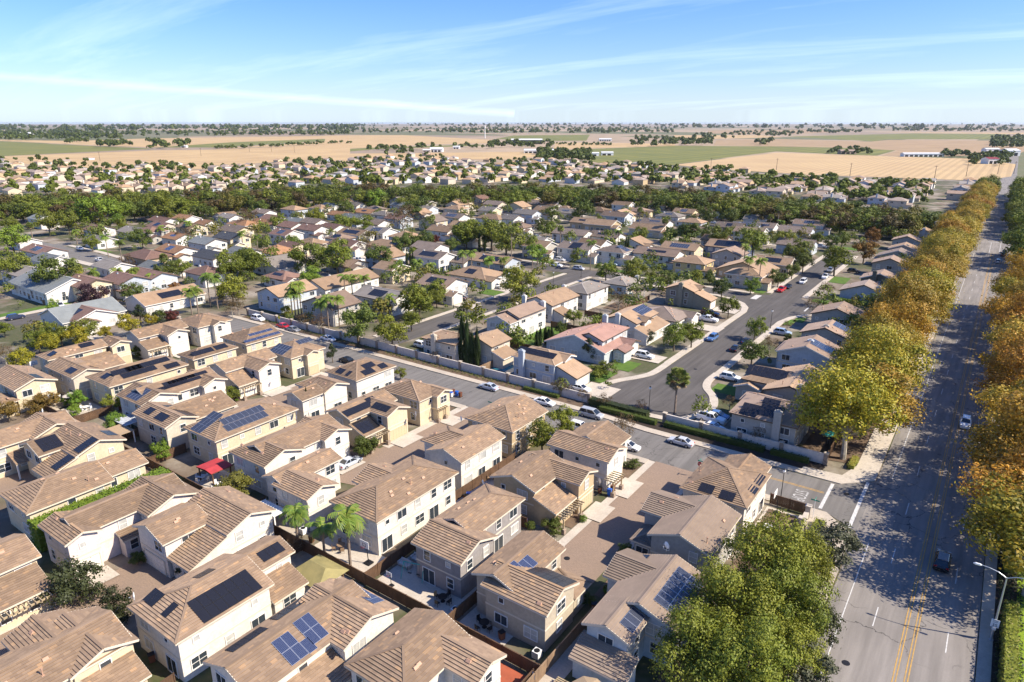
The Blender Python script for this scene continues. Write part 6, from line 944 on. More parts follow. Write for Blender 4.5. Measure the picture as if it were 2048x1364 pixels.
def roofmat(name,cols,var=1.0):
    m,t,b=newmat(name); b.inputs['Roughness'].default_value=.75; b.inputs['Specular IOR Level'].default_value=.25
    uv=N(t,'ShaderNodeUVMap'); sp=N(t,'ShaderNodeSeparateXYZ'); t.links.new(uv.outputs[0],sp.inputs[0])
    row=mathn(t,'FLOOR',mathn(t,'DIVIDE',sp.outputs[1],.36)); cu=mathn(t,'FLOOR',mathn(t,'ADD',mathn(t,'DIVIDE',sp.outputs[0],.62),mathn(t,'MULTIPLY',row,.5)))
    cb=N(t,'ShaderNodeCombineXYZ'); t.links.new(cu,cb.inputs[0]); t.links.new(row,cb.inputs[1])
    oi=N(t,'ShaderNodeObjectInfo'); t.links.new(oi.outputs['Random'],cb.inputs[2])
    wn=N(t,'ShaderNodeTexWhiteNoise'); t.links.new(cb.outputs[0],wn.inputs['Vector'])
    r=N(t,'ShaderNodeValToRGB'); t.links.new(wn.outputs[0],r.inputs[0])
    e=r.color_ramp.elements; r.color_ramp.interpolation='CONSTANT'
    pos=[0,.3,.55,.78,.93]
    e[0].position=0; e[0].color=(*cols[0],1); e[1].position=pos[1]; e[1].color=(*cols[1],1)
    for p,c in zip(pos[2:],cols[2:]): q=e.new(p); q.color=(*c,1)
    base=tuple(sum(c[i] for c in cols[:4])/4 for i in range(3))
    col=mixc(t,min(1,.78*var),base,r.outputs[0])
    col=mixc(t,mathn(t,'MULTIPLY',ramp(t,noise(t,.45,6),.42,.68),.45),col,tuple(v*.66 for v in base))
    hs=N(t,'ShaderNodeHueSaturation'); t.links.new(col,hs.inputs['Color']); t.links.new(mathn(t,'ADD',.80,mathn(t,'MULTIPLY',oi.outputs['Random'],.36)),hs.inputs['Value'])
    t.links.new(hs.outputs[0],b.inputs['Base Color'])
roofmat('roof_tan',[(0.275,0.192,0.127),(0.313,0.219,0.146),(0.240,0.167,0.113),(0.337,0.235,0.151),(0.443,0.283,0.157)])
roofmat('roof_greytan',[(0.255,0.193,0.143),(0.278,0.211,0.157),(0.241,0.181,0.138),(0.286,0.216,0.160),(0.314,0.235,0.168)],.5)
roofmat('roof_ltan',[(.40,.28,.18),(.42,.30,.195),(.39,.27,.18),(.43,.30,.20),(.46,.32,.2)],.5)
roofmat('roof_orange',[(.44,.25,.14),(.46,.27,.15),(.42,.24,.13),(.45,.26,.15),(.5,.3,.17)],.6)
roofmat('roof_pink',[(.38,.23,.185),(.40,.25,.2),(.37,.225,.18),(.39,.24,.19),(.42,.26,.2)],.5)
roofmat('roof_pinkbrown',[(0.329,0.239,0.180),(0.350,0.260,0.196),(0.318,0.228,0.175),(0.339,0.249,0.185),(0.371,0.270,0.201)],.5)
roofmat('roof_grey',[(0.319,0.283,0.248),(0.342,0.307,0.271),(0.307,0.271,0.236),(0.330,0.295,0.260),(0.354,0.319,0.283)],.5)
roofmat('roof_greybrown',[(0.319,0.254,0.206),(0.342,0.271,0.224),(0.307,0.242,0.201),(0.330,0.260,0.212),(0.366,0.295,0.236)],.5)
roofmat('roof_brown',[(0.270,0.169,0.135),(0.297,0.189,0.149),(0.257,0.162,0.128),(0.284,0.176,0.135),(0.324,0.203,0.162)],.5)
roofmat('roof_bluegreyroof',[(.25,.265,.26),(.27,.285,.28),(.24,.255,.25),(.26,.275,.27),(.28,.3,.29)],.4)
roofmat('roof_black',[(0.098,0.104,0.117),(0.111,0.117,0.130),(0.091,0.098,0.111),(0.104,0.111,0.124),(0.130,0.130,0.143)],.5)
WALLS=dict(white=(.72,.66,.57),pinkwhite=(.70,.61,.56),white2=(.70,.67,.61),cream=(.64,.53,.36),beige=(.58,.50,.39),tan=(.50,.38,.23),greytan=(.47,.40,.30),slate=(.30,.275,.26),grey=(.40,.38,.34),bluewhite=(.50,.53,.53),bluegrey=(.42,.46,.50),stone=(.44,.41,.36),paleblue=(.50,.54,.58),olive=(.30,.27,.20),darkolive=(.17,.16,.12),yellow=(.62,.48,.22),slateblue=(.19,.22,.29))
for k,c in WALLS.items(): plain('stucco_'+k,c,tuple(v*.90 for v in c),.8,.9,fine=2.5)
plain('trim_light',(.62,.54,.42),None,rough=.7); plain('trim_white',(.74,.71,.65),None,rough=.6); plain('trim_brown',(.11,.075,.05),None,rough=.7); plain('trim_tan',(.42,.32,.2),None,rough=.7)
plain('ridge_tile',(.36,.26,.19),(.30,.21,.15),2,.75); plain('vent_tile',(.48,.29,.19),(.40,.25,.17),3,.7)
plain('garage_white',(.72,.68,.6),None,rough=.6); plain('garage_tan',(.52,.41,.26),None,rough=.6)
plain('timber',(.42,.33,.2),(.34,.26,.16),2,.75); plain('stone_veneer',(.36,.28,.21),(.22,.17,.14),3,.9)
plain('glass_dark',(.035,.045,.055),None,rough=.06,spec=.8); plain('blind',(.50,.49,.45),(.36,.36,.34),1.2,.35,spec=.5)
plain('panel_frame_silver',(.6,.62,.65),None,rough=.35,metal=.8); plain('panel_frame_black',(.02,.02,.022),None,rough=.4)
def panelmat(name,c,line,k):
    m,t,b=newmat(name); b.inputs['Roughness'].default_value=.22; b.inputs['Specular IOR Level'].default_value=.5
    uv=N(t,'ShaderNodeUVMap'); sp=N(t,'ShaderNodeSeparateXYZ'); t.links.new(uv.outputs[0],sp.inputs[0])
    fs=[mathn(t,'LESS_THAN',mathn(t,'FRACT',mathn(t,'MULTIPLY',sp.outputs[i],n)),.07) for i,n in ((0,6),(1,10))]
    f=mathn(t,'MULTIPLY',mathn(t,'MAXIMUM',*fs),k)
    t.links.new(mixc(t,f,c,line),b.inputs['Base Color'])
panelmat('cells_black',(.016,.016,.02),(.035,.035,.04),.6); panelmat('cells_blue',(.026,.036,.085),(.30,.34,.42),.5); panelmat('cells_grey',(.035,.042,.065),(.18,.19,.22),.5)
def asphalt(name,c,tar=.35):
    m,t,b=newmat(name); b.inputs['Roughness'].default_value=.85; b.inputs['Specular IOR Level'].default_value=.2
    g=N(t,'ShaderNodeNewGeometry'); mp=N(t,'ShaderNodeMapping'); mp.inputs['Scale'].default_value=(1,.06,1); t.links.new(g.outputs['Position'],mp.inputs[0])
    col=mixc(t,ramp(t,noise(t,.9,4,mp.outputs[0]),.35,.65),tuple(v*.80 for v in c),tuple(v*1.18 for v in c))
    col=mixc(t,mathn(t,'MULTIPLY',ramp(t,noise(t,.12,5),.4,.65),.35),col,tuple(v*.72 for v in c))
    col=mixc(t,mathn(t,'MULTIPLY',ramp(t,noise(t,9,2),.35,.7),.25),col,tuple(v*.5 for v in c))
    # tar filled cracks: thin borders of warped cells
    v=N(t,'ShaderNodeTexVoronoi',feature='DISTANCE_TO_EDGE'); v.inputs['Scale'].default_value=.17
    ad=N(t,'ShaderNodeVectorMath',operation='ADD'); t.links.new(g.outputs['Position'],ad.inputs[0])
    nz=N(t,'ShaderNodeTexNoise'); nz.inputs['Scale'].default_value=.5; nz.inputs['Detail'].default_value=5; t.links.new(g.outputs['Position'],nz.inputs['Vector'])
    sc=N(t,'ShaderNodeVectorMath',operation='SCALE'); sc.inputs['Scale'].default_value=3; t.links.new(nz.outputs['Color'],sc.inputs[0]); t.links.new(sc.outputs[0],ad.inputs[1]); t.links.new(ad.outputs[0],v.inputs['Vector'])
    cr=mathn(t,'MULTIPLY',mathn(t,'LESS_THAN',v.outputs['Distance'],.009),ramp(t,noise(t,.06,2),.48,.56))
    col=mixc(t,mathn(t,'MULTIPLY',cr,tar*2),col,(.018,.018,.02))
    t.links.new(col,b.inputs['Base Color'])
asphalt('asphalt_avenue',(.245,.222,.20)); asphalt('asphalt_street',(.185,.172,.158),.2); asphalt('asphalt_dark',(.11,.10,.092),.15)
plain('concrete',(.50,.43,.34),(.42,.36,.29),.4,.9,fine=4); plain('concrete_pale',(.53,.465,.385),(.45,.395,.325),.5,.9,fine=4); plain('kerb_concrete',(.46,.42,.36),(.38,.34,.29),.6,.9)
def pavers():
    m,t,b=newmat('pavers'); b.inputs['Roughness'].default_value=.9
    g=N(t,'ShaderNodeNewGeometry'); br=N(t,'ShaderNodeTexBrick'); br.inputs['Scale'].default_value=2.2; br.inputs['Mortar Size'].default_value=.012
    br.inputs['Color1'].default_value=(.29,.205,.145,1); br.inputs['Color2'].default_value=(.235,.168,.12,1); br.inputs['Mortar'].default_value=(.15,.11,.09,1); t.links.new(g.outputs['Position'],br.inputs['Vector'])
    col=mixc(t,mathn(t,'MULTIPLY',ramp(t,noise(t,.25,5),.4,.7),.4),br.outputs[0],(.20,.148,.108))
    t.links.new(col,b.inputs['Base Color'])
pavers()
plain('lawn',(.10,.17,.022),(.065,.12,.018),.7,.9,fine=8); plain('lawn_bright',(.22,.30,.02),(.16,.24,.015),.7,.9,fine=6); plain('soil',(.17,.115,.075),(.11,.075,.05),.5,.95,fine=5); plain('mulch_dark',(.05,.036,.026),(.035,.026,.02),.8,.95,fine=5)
plain('red_patio',(.38,.10,.05),(.30,.08,.04),.8,.9); plain('pool_water',(.03,.16,.22),(.05,.22,.28),.4,.05,spec=.6)
def yard():
    m,t,b=newmat('yard_soil'); b.inputs['Roughness'].default_value=.95
    a=mixc(t,ramp(t,noise(t,.09,4),.40,.60),(.15,.11,.075),(.30,.26,.205))
    a=mixc(t,ramp(t,noise(t,.05,3),.46,.55),a,(.06,.07,.022))
    a=mixc(t,mathn(t,'MULTIPLY',ramp(t,noise(t,1.2,4),.4,.7),.5),a,(.13,.095,.06))
    t.links.new(a,b.inputs['Base Color'])
yard()
def plains():
    m,t,b=newmat('plain_ground'); b.inputs['Roughness'].default_value=.95
    g=N(t,'ShaderNodeNewGeometry'); mp=N(t,'ShaderNodeMapping'); mp.inputs['Rotation'].default_value=(0,0,.0); mp.inputs['Scale'].default_value=(.0009,.0014,1); t.links.new(g.outputs['Position'],mp.inputs[0])
    v=N(t,'ShaderNodeTexVoronoi',distance='CHEBYCHEV'); v.inputs['Scale'].default_value=1; t.links.new(mp.outputs[0],v.inputs['Vector'])
    r=N(t,'ShaderNodeValToRGB'); sp=N(t,'ShaderNodeSeparateColor'); t.links.new(v.outputs['Color'],sp.inputs[0]); t.links.new(sp.outputs[0],r.inputs[0])
    r.color_ramp.interpolation='CONSTANT'; e=r.color_ramp.elements; e[0].color=(.34,.25,.16,1); e[1].color=(.12,.125,.05,1); e[1].position=.35
    for p,c in ((.55,(.27,.2,.135)),(.72,(.15,.14,.07)),(.85,(.38,.28,.18))): q=e.new(p); q.color=(*c,1)
    col=mixc(t,mathn(t,'MULTIPLY',ramp(t,noise(t,.01,5),.45,.65),.5),r.outputs[0],(.17,.14,.085))
    t.links.new(col,b.inputs['Base Color'])
plains()
def fieldmat(name,c1,c2,rows,rowdir,k,big=.012):
    m,t,b=newmat(name); b.inputs['Roughness'].default_value=.95
    g=N(t,'ShaderNodeNewGeometry'); sp=N(t,'ShaderNodeSeparateXYZ'); t.links.new(g.outputs['Position'],sp.inputs[0])
    col=mixc(t,ramp(t,noise(t,big,6),.35,.65),c1,c2)
    f=mathn(t,'MULTIPLY',mathn(t,'GREATER_THAN',mathn(t,'FRACT',mathn(t,'MULTIPLY',sp.outputs[rowdir],rows)),.55),k)
    col=mixc(t,f,col,tuple(v*.6 for v in c2)); t.links.new(col,b.inputs['Base Color'])
fieldmat('field_stubble',(.49,.34,.16),(.40,.27,.13),.03,1,.16); fieldmat('field_furrow',(.50,.35,.17),(.44,.30,.15),.11,0,.35); fieldmat('field_plough',(.29,.195,.10),(.36,.245,.13),.02,1,.2); fieldmat('field_vineyard',(.19,.18,.03),(.13,.14,.026),.035,0,.4)
plain('wall_stucco',(.66,.59,.52),(.58,.52,.45),.4,.9,fine=2); plain('wood_fence',(.14,.08,.045),(.085,.05,.03),.9,.85,fine=6); plain('wood_fence_light',(.30,.20,.12),(.2,.13,.08),.9,.85,fine=6)
plain('metal_grey',(.45,.47,.5),None,rough=.4,metal=.5); plain('metal_black',(.015,.015,.017),None,rough=.5); plain('white_paint',(.78,.77,.74),None,rough=.5); plain('yellow_paint',(.52,.30,.07),(.34,.23,.10),1.5,.8); plain('road_white',(.62,.61,.58),(.42,.41,.40),3,.7)
plain('sign_red',(.45,.02,.02),None,rough=.4); plain('sign_green',(.02,.22,.16),None,rough=.4); plain('sign_blue',(.03,.1,.35),None,rough=.5); plain('bin_blue',(.02,.10,.42),None,rough=.5); plain('bin_brown',(.14,.055,.03),None,rough=.6); plain('canvas_red',(.45,.05,.055),(.36,.04,.045),1,.8); plain('canvas_olive',(.30,.25,.10),(.22,.19,.08),.8,.8); plain('canvas_tan',(.35,.26,.17),None,rough=.8); plain('canvas_white',(.75,.74,.7),None,rough=.8); plain('globe_white',(.8,.8,.78),None,rough=.3)
plain('bark',(.16,.125,.09),(.09,.07,.05),3,.9); plain('bark_pale',(.46,.41,.33),(.25,.22,.17),1.5,.9); plain('palm_bark',(.26,.2,.15),(.17,.13,.1),3,.9); plain('teal_canvas',(.05,.4,.33),None,rough=.7); plain('tyre',(.012,.012,.012),None,rough=.8); plain('rim',(.4,.41,.43),None,rough=.3,metal=.7); plain('lamp_red',(.4,.01,.01),None,rough=.3); plain('lamp_clear',(.75,.75,.72),None,rough=.15); plain('car_glass',(.02,.025,.03),None,rough=.05,spec=.8)
for k,c in dict(silver=(.52,.53,.55),silverblue=(.45,.49,.55),white=(.78,.78,.77),silvergrey=(.38,.39,.40),maroon=(.055,.012,.018),blue=(.08,.16,.34),navy=(.025,.035,.075),black=(.012,.012,.014),lightblue=(.35,.45,.58),red=(.55,.015,.015),grey=(.22,.23,.25)).items():
    m=plain('paint_'+k,c,None,rough=.22,spec=.5); m.node_tree.nodes['Principled BSDF'].inputs['Coat Weight'].default_value=.6
def leafmat(name,cols,tl=.22):
    m,t,b=newmat(name); g=N(t,'ShaderNodeNewGeometry'); r=N(t,'ShaderNodeValToRGB'); t.links.new(g.outputs['Random Per Island'],r.inputs[0])
    e=r.color_ramp.elements; e[0].color=(*cols[0],1); e[1].color=(*cols[-1],1)
    for i,c in enumerate(cols[1:-1]): q=e.new((i+1)/(len(cols)-1)); q.color=(*c,1)
    oi=N(t,'ShaderNodeObjectInfo'); hs=N(t,'ShaderNodeHueSaturation'); t.links.new(r.outputs[0],hs.inputs['Color'])
    t.links.new(mathn(t,'ADD',.72,mathn(t,'MULTIPLY',oi.outputs['Random'],.5)),hs.inputs['Value'])
    wn=N(t,'ShaderNodeTexWhiteNoise',noise_dimensions='1D'); t.links.new(oi.outputs['Random'],wn.inputs['W']); t.links.new(mathn(t,'ADD',.485,mathn(t,'MULTIPLY',wn.outputs[0],.03)),hs.inputs['Hue'])
    # patches of older leaf, fixed to the tree
    tc=N(t,'ShaderNodeTexCoord'); pn=noise(t,1.6,2,tc.outputs['Object'])
    col=mixc(t,mathn(t,'MULTIPLY',ramp(t,pn,.45,.62),.45),hs.outputs[0],cols[len(cols)//2])
    t.links.new(col,b.inputs['Base Color']); b.inputs['Roughness'].default_value=.55; b.inputs['Specular IOR Level'].default_value=.25
    tr=N(t,'ShaderNodeBsdfTranslucent'); t.links.new(col,tr.inputs[0]); mx=N(t,'ShaderNodeMixShader'); mx.inputs[0].default_value=tl
    t.links.new(b.outputs[0],mx.inputs[1]); t.links.new(tr.outputs[0],mx.inputs[2]); t.links.new(mx.outputs[0],t.nodes['Material Output'].inputs[0])
for k,c in dict(big=[(.112,.148,.018),(.188,.218,.026),(.25,.255,.03),(.138,.166,.02)],syca=[(.44,.29,.035),(.50,.31,.04),(.33,.25,.03),(.21,.19,.028),(.53,.36,.042),(.39,.235,.035)],
  syco=[(.50,.26,.03),(.58,.33,.032),(.34,.20,.028),(.24,.16,.025),(.46,.22,.03)],sycg=[(.36,.29,.027),(.48,.34,.03),(.24,.22,.022),(.16,.17,.02),(.42,.31,.027)],
  green=[(.105,.135,.018),(.165,.19,.023),(.13,.15,.02)],dgreen=[(.07,.10,.018),(.11,.14,.023),(.085,.108,.02)],olive=[(.13,.118,.02),(.17,.15,.026),(.10,.10,.018)],beltbrown=[(.105,.075,.025),(.125,.092,.03),(.08,.07,.02)],
  round=[(.15,.18,.02),(.22,.235,.026),(.125,.145,.019)],bgreen=[(.12,.20,.02),(.18,.26,.028),(.10,.16,.02)],yellow=[(.40,.32,.02),(.30,.27,.02),(.20,.20,.02)],bronze=[(.27,.15,.03),(.19,.11,.025),(.13,.09,.022)],orange=[(.30,.14,.025),(.2,.10,.02),(.12,.085,.02)],
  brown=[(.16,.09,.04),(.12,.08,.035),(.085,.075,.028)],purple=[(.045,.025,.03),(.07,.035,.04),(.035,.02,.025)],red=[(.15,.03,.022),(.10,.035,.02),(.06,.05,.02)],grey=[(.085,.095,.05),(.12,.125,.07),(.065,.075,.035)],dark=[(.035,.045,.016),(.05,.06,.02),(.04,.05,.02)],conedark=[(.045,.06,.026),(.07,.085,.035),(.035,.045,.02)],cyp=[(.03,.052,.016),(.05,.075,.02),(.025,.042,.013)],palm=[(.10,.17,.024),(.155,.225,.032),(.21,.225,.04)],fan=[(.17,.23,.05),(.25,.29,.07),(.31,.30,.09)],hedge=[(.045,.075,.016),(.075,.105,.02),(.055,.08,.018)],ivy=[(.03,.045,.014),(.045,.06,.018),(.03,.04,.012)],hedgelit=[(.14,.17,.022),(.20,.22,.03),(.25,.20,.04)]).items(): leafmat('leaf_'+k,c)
# ------------------------------------------------------------ mesh helpers
class MB:
    def __init__(s): s.v=[]; s.f=[]; s.m=[]; s.uv=[]
    def face(s,pts,m=0,uv=None):
        i=len(s.v); s.v+=[tuple(p) for p in pts]; s.f.append(tuple(range(i,i+len(pts)))); s.m.append(m); s.uv+=uv if uv else [(0,0)]*len(pts)
    def box(s,x0,x1,y0,y1,z0,z1,m=0):
        a=[(x0,y0,z0),(x1,y0,z0),(x1,y1,z0),(x0,y1,z0),(x0,y0,z1),(x1,y0,z1),(x1,y1,z1),(x0,y1,z1)]
        for q in ((0,3,2,1),(4,5,6,7),(0,1,5,4),(1,2,6,5),(2,3,7,6),(3,0,4,7)): s.face([a[i] for i in q],m)
    def bar(s,p,q,w,h=None,m=0):
        h=h or w; p=Vector(p); q=Vector(q); d=(q-p).normalized(); u=Vector((0,0,1)) if abs(d.z)<.9 else Vector((1,0,0)); a=d.cross(u).normalized()*w/2; b=a.cross(d).normalized()*h/2
        c=[p-a-b,p+a-b,p+a+b,p-a+b,q-a-b,q+a-b,q+a+b,q-a+b]
        for k in ((0,1,2,3),(7,6,5,4),(0,4,5,1),(1,5,6,2),(2,6,7,3),(3,7,4,0)): s.face([c[i] for i in k],m)
    def tube(s,pts,rad,n=7,m=0,cap=True):
        rings=[]
        for i,p in enumerate(pts):
            p=Vector(p); d=(Vector(pts[min(i+1,len(pts)-1)])-Vector(pts[max(i-1,0)])).normalized(); u=Vector((0,0,1)) if abs(d.z)<.9 else Vector((1,0,0)); a=d.cross(u).normalized(); b=a.cross(d)
            rings.append([p+(a*math.cos(2*math.pi*k/n)+b*math.sin(2*math.pi*k/n))*rad[i] for k in range(n)])
        i0=len(s.v); s.v+=[tuple(p) for r in rings for p in r]
        for j in range(len(rings)-1):
            for k in range(n):
                s.f.append((i0+j*n+k,i0+j*n+(k+1)%n,i0+(j+1)*n+(k+1)%n,i0+(j+1)*n+k)); s.m.append(m); s.uv+=[(0,0)]*4
        if cap: s.f.append(tuple(i0+(len(rings)-1)*n+k for k in range(n))); s.m.append(m); s.uv+=[(0,0)]*n
    def mesh(s,name,mats):
        me=bpy.data.meshes.new(name); me.from_pydata(s.v,[],s.f)
        for x in mats: me.materials.append(MT[x])
        if len(mats)>1: me.polygons.foreach_set('material_index',s.m)
        l=me.uv_layers.new(name='UVMap'); l.data.foreach_set('uv',[c for t in s.uv for c in t]); me.update(); return me
def link(name,me,parent=None,loc=(0,0,0),rz=0,mat=None):
    o=bpy.data.objects.new(name,me); COL.objects.link(o)
    if parent is not None: o.parent=parent
    o.location=loc
    if rz: o.rotation_euler=(0,0,rz)
    if mat: o.material_slots[0].link='OBJECT'; o.material_slots[0].material=MT[mat]
    return o
def thing(name,label,cat,loc=(0,0,0),rz=0,group=None,data=None):
    o=bpy.data.objects.new(name,data); COL.objects.link(o); o.location=loc; o.rotation_euler=(0,0,rz); o['label']=label; o['category']=cat
    if data is None: o.empty_display_size=.5
    if group: o['group']=group
    return o
def sheet(name,pts,mat,z,kind='structure',thick=0,hole=None):
    b=MB(); n=len(pts)
    a=sum(pts[i][0]*pts[(i+1)%n][1]-pts[(i+1)%n][0]*pts[i][1] for i in range(n))
    if a<0: pts=pts[::-1]
    b.face([(x,y,z) for x,y in pts])
    if thick:
        for i in range(n): p,q=pts[i],pts[(i+1)%n]; b.face([(p[0],p[1],z-thick),(q[0],q[1],z-thick),(q[0],q[1],z),(p[0],p[1],z)])
    o=link(name,b.mesh(name,[mat])); o['kind']=kind; return o
def rect(x0,x1,y0,y1): return [(x0,y0),(x1,y0),(x1,y1),(x0,y1)]
def arc(cx,cy,r,a0,a1,n=10): return [(cx+r*math.cos(math.radians(a0+(a1-a0)*i/n)),cy+r*math.sin(math.radians(a0+(a1-a0)*i/n))) for i in range(n+1)]
# ------------------------------------------------------------ ground, roads
R0=30000
sheet('ground',[(R0*math.cos(2*math.pi*i/48),R0*math.sin(2*math.pi*i/48)) for i in range(48)],'plain_ground',-.06)
sheet('yard_ground',[(-700,-60),(-9,-60),(-9,900),(-240,1050),(-700,760)],'yard_soil',-.02)
for t,p in FIELDS: sheet('field_ground',p,'field_'+t,.05+.01*rnd.random())
sheet('avenue_road',rect(-9,6.3,-80,2600),'asphalt_avenue',.02)
sheet('side_street_road',[(-9,98),(-14,101.2)]+[(-188,101.2),(-192,104),(-192,110),(-188,112.5),(-60,112.2),(-48,111),(-14,111),(-9,115.5)],'asphalt_street',.024)
def smooth(P,n=5,closed=False):
    out=[]
    for k in range(len(P)-1):
        a,b,c,d=P[max(k-1,0)],P[k],P[k+1],P[min(k+2,len(P)-1)]
        for m in range(n):
            t=m/n; out.append(tuple(.5*(2*b[i]+(c[i]-a[i])*t+(2*a[i]-5*b[i]+4*c[i]-d[i])*t*t+(3*b[i]-a[i]-3*c[i]+d[i])*t**3) for i in (0,1)))
    return out+[P[-1]]
def offset(P,w):
    out=[]
    for k,p in enumerate(P):
        a,b=P[max(k-1,0)],P[min(k+1,len(P)-1)]; dx,dy=b[0]-a[0],b[1]-a[1]; L=math.hypot(dx,dy); out.append((p[0]-dy/L*w,p[1]+dx/L*w))
    return out
bulb=smooth([(-59.1,150),(-59.3,141.5),(-61,136.8),(-63.8,132),(-65.2,127.5),(-64.2,123),(-60.5,120.3),(-55,119.6),(-49,119.7),(-45.6,120.8),(-43.4,124.8),(-42.6,130),(-44.2,135),(-47.2,139.3),(-48.5,144),(-48.5,150)])
sheet('loop_street_road',[(-59,150)]+[(-59.1,209),(-60.2,214.5),(-62.8,219),(-67,223),(-74,225.8),(-120,226.5),(-134,226),(-140,226),(-215,226),(-215,236),(-140,236),(-63,233.5),(-59.5,236),(-59.5,330),(-66,352),(-62,356),(-50,330),(-50,238),(-49,235),(-46,232.5),(-36,231.5),(-36,220),(-41,218.5),(-44.5,215.5),(-47.2,210),(-48.5,203),(-48.5,150)],'asphalt_dark',.028)
sheet('turning_circle_road',bulb,'asphalt_dark',.032)
sheet('straight_street_road',rect(-133.5,-124.3,122,227),'asphalt_dark',.032)
sheet('left_street_road',[(-237,30),(-227,30),(-226.5,90),(-229,96),(-236,95),(-238,90)],'asphalt_dark',.03)
sheet('left_court_road',[(-196,45),(-180,48),(-171,57),(-176,64),(-200,66)],'asphalt_dark',.03)
sheet('upper_lane_road',[(-520,129),(-300,128),(-255,124),(-250,133),(-298,138),(-330,140),(-520,138)],'asphalt_street',.03)
sheet('upper_lane_spur_road',[(-371,139),(-362,139),(-372,240),(-381,240)],'asphalt_street',.034)
sheet('north_lane_road',rect(-235,-118,312,320),'asphalt_dark',.03)
sheet('north_lane_road',rect(-150,-90,384,392),'asphalt_dark',.03)
sheet('walled_lane_road',rect(-232,-224,165,300),'asphalt_dark',.03)
sheet('crossing_road',rect(-120,60,425,437),'asphalt_avenue',.026)
sheet('far_lane_road',[(-80,560),(-68,560),(-48,720),(-57,720)],'asphalt_street',.05)
sheet('alley_road',[(-41.3,101.3),(-34.2,101.3),(-34.2,64),(-41.3,64)],'pavers',.03)
sheet('alley_road',[(-82.7,101.3),(-75,101.3),(-75,66),(-82.7,64),(-88,66),(-96,69.5),(-96,75),(-84,77)],'pavers',.03)
sheet('alley_road',[(-121.5,101.3),(-113.5,101.3),(-111,73),(-111,67),(-126,66),(-126,72),(-121.5,80)],'pavers',.03)
sheet('alley_road',[(-89,41),(-78,38),(-78,0),(-85,0),(-85,27)],'pavers',.03)
sheet('alley_road',[(-132,50),(-120,50),(-120,20),(-128,20)],'pavers',.028)
# flat kerb strips along the alleys
for x0,x1,y0,y1 in ((-42.6,-41.3,70,101),(-34.2,-33.4,70,101),(-84.4,-82.7,78,101),(-75,-74.2,72,101),(-123,-121.5,80,101),(-86.3,-85,0,27)): sheet('kerb_strip',rect(x0,x1,y0,y1),'concrete_pale',.05)
# raised pavements
K=.14
def pave(pts,mat='concrete',name='pavement'): sheet(name,pts,mat,K,thick=.2)
pave([(-9.2,115.6),(-12.6,119.5),(-12.6,418),(-9.2,418)],'concrete_pale'); pave([(-9.2,96.5),(-9.2,-80),(-9.8,-80),(-9.8,75),(-13,88),(-16,97.2),(-17,100.9),(-13.6,100.9)],'concrete')
pave([(-9.2,115.6),(-13.6,111.3),(-20,111.3),(-20,114),(-14,114.5),(-12.6,119.5)],'concrete_pale')
pave(rect(6.4,7.7,-80,372),'concrete')
pave([(-20,111.3),(-48,111.2),(-60,112.4),(-186,112.7),(-186,114.4),(-60,114.1),(-48,113),(-20,113)],'concrete')
for a,b in ((-188,-122),(-112,-83.5),(-74.5,-42.5),(-33.5,-18)): pave(rect(a,b,99.3,101),'concrete')
pave([(-59.2,150),(-59.2,209),(-60.4,214.6),(-63,219.2),(-67.2,222.8),(-74,225.5),(-120,226.2),(-120,224.2),(-74,223.6),(-68,220.8),(-64.6,217.6),(-62.2,213.6),(-61,208.5),(-61,150)],'concrete_pale')
pave(bulb+offset(bulb,-1.75)[::-1],'concrete_pale')
pave([(-48.3,150),(-48.3,203),(-47,210),(-44.3,215.3),(-41,218.2),(-36,219.6),(-36,218),(-40.4,216.6),(-43,214.2),(-45.4,209.4),(-46.5,203),(-46.5,150)],'concrete_pale')
pave(rect(-49.8,-48,238,330),'concrete_pale'); pave(rect(-61.4,-59.7,238,330),'concrete_pale'); pave(rect(-135.2,-133.7,124,225),'concrete_pale'); pave(rect(-124.1,-122.6,136,225),'concrete_pale')
pave([(-238.2,30),(-237.2,30),(-238.2,90),(-236,95.3),(-229,96.2),(-226.3,90),(-225,90),(-227,98.5),(-238,98),(-241,90)],'concrete_pale')
pave(rect(-330,-292,124.5,127.8),'concrete_pale'); pave([(-360,141),(-330,141),(-300,139),(-300,141.5),(-330,143.5),(-360,143.5)],'concrete_pale')
pave(rect(-210,-140,236.2,238),'concrete_pale'); pave(rect(-118,-65,234,236),'concrete_pale')
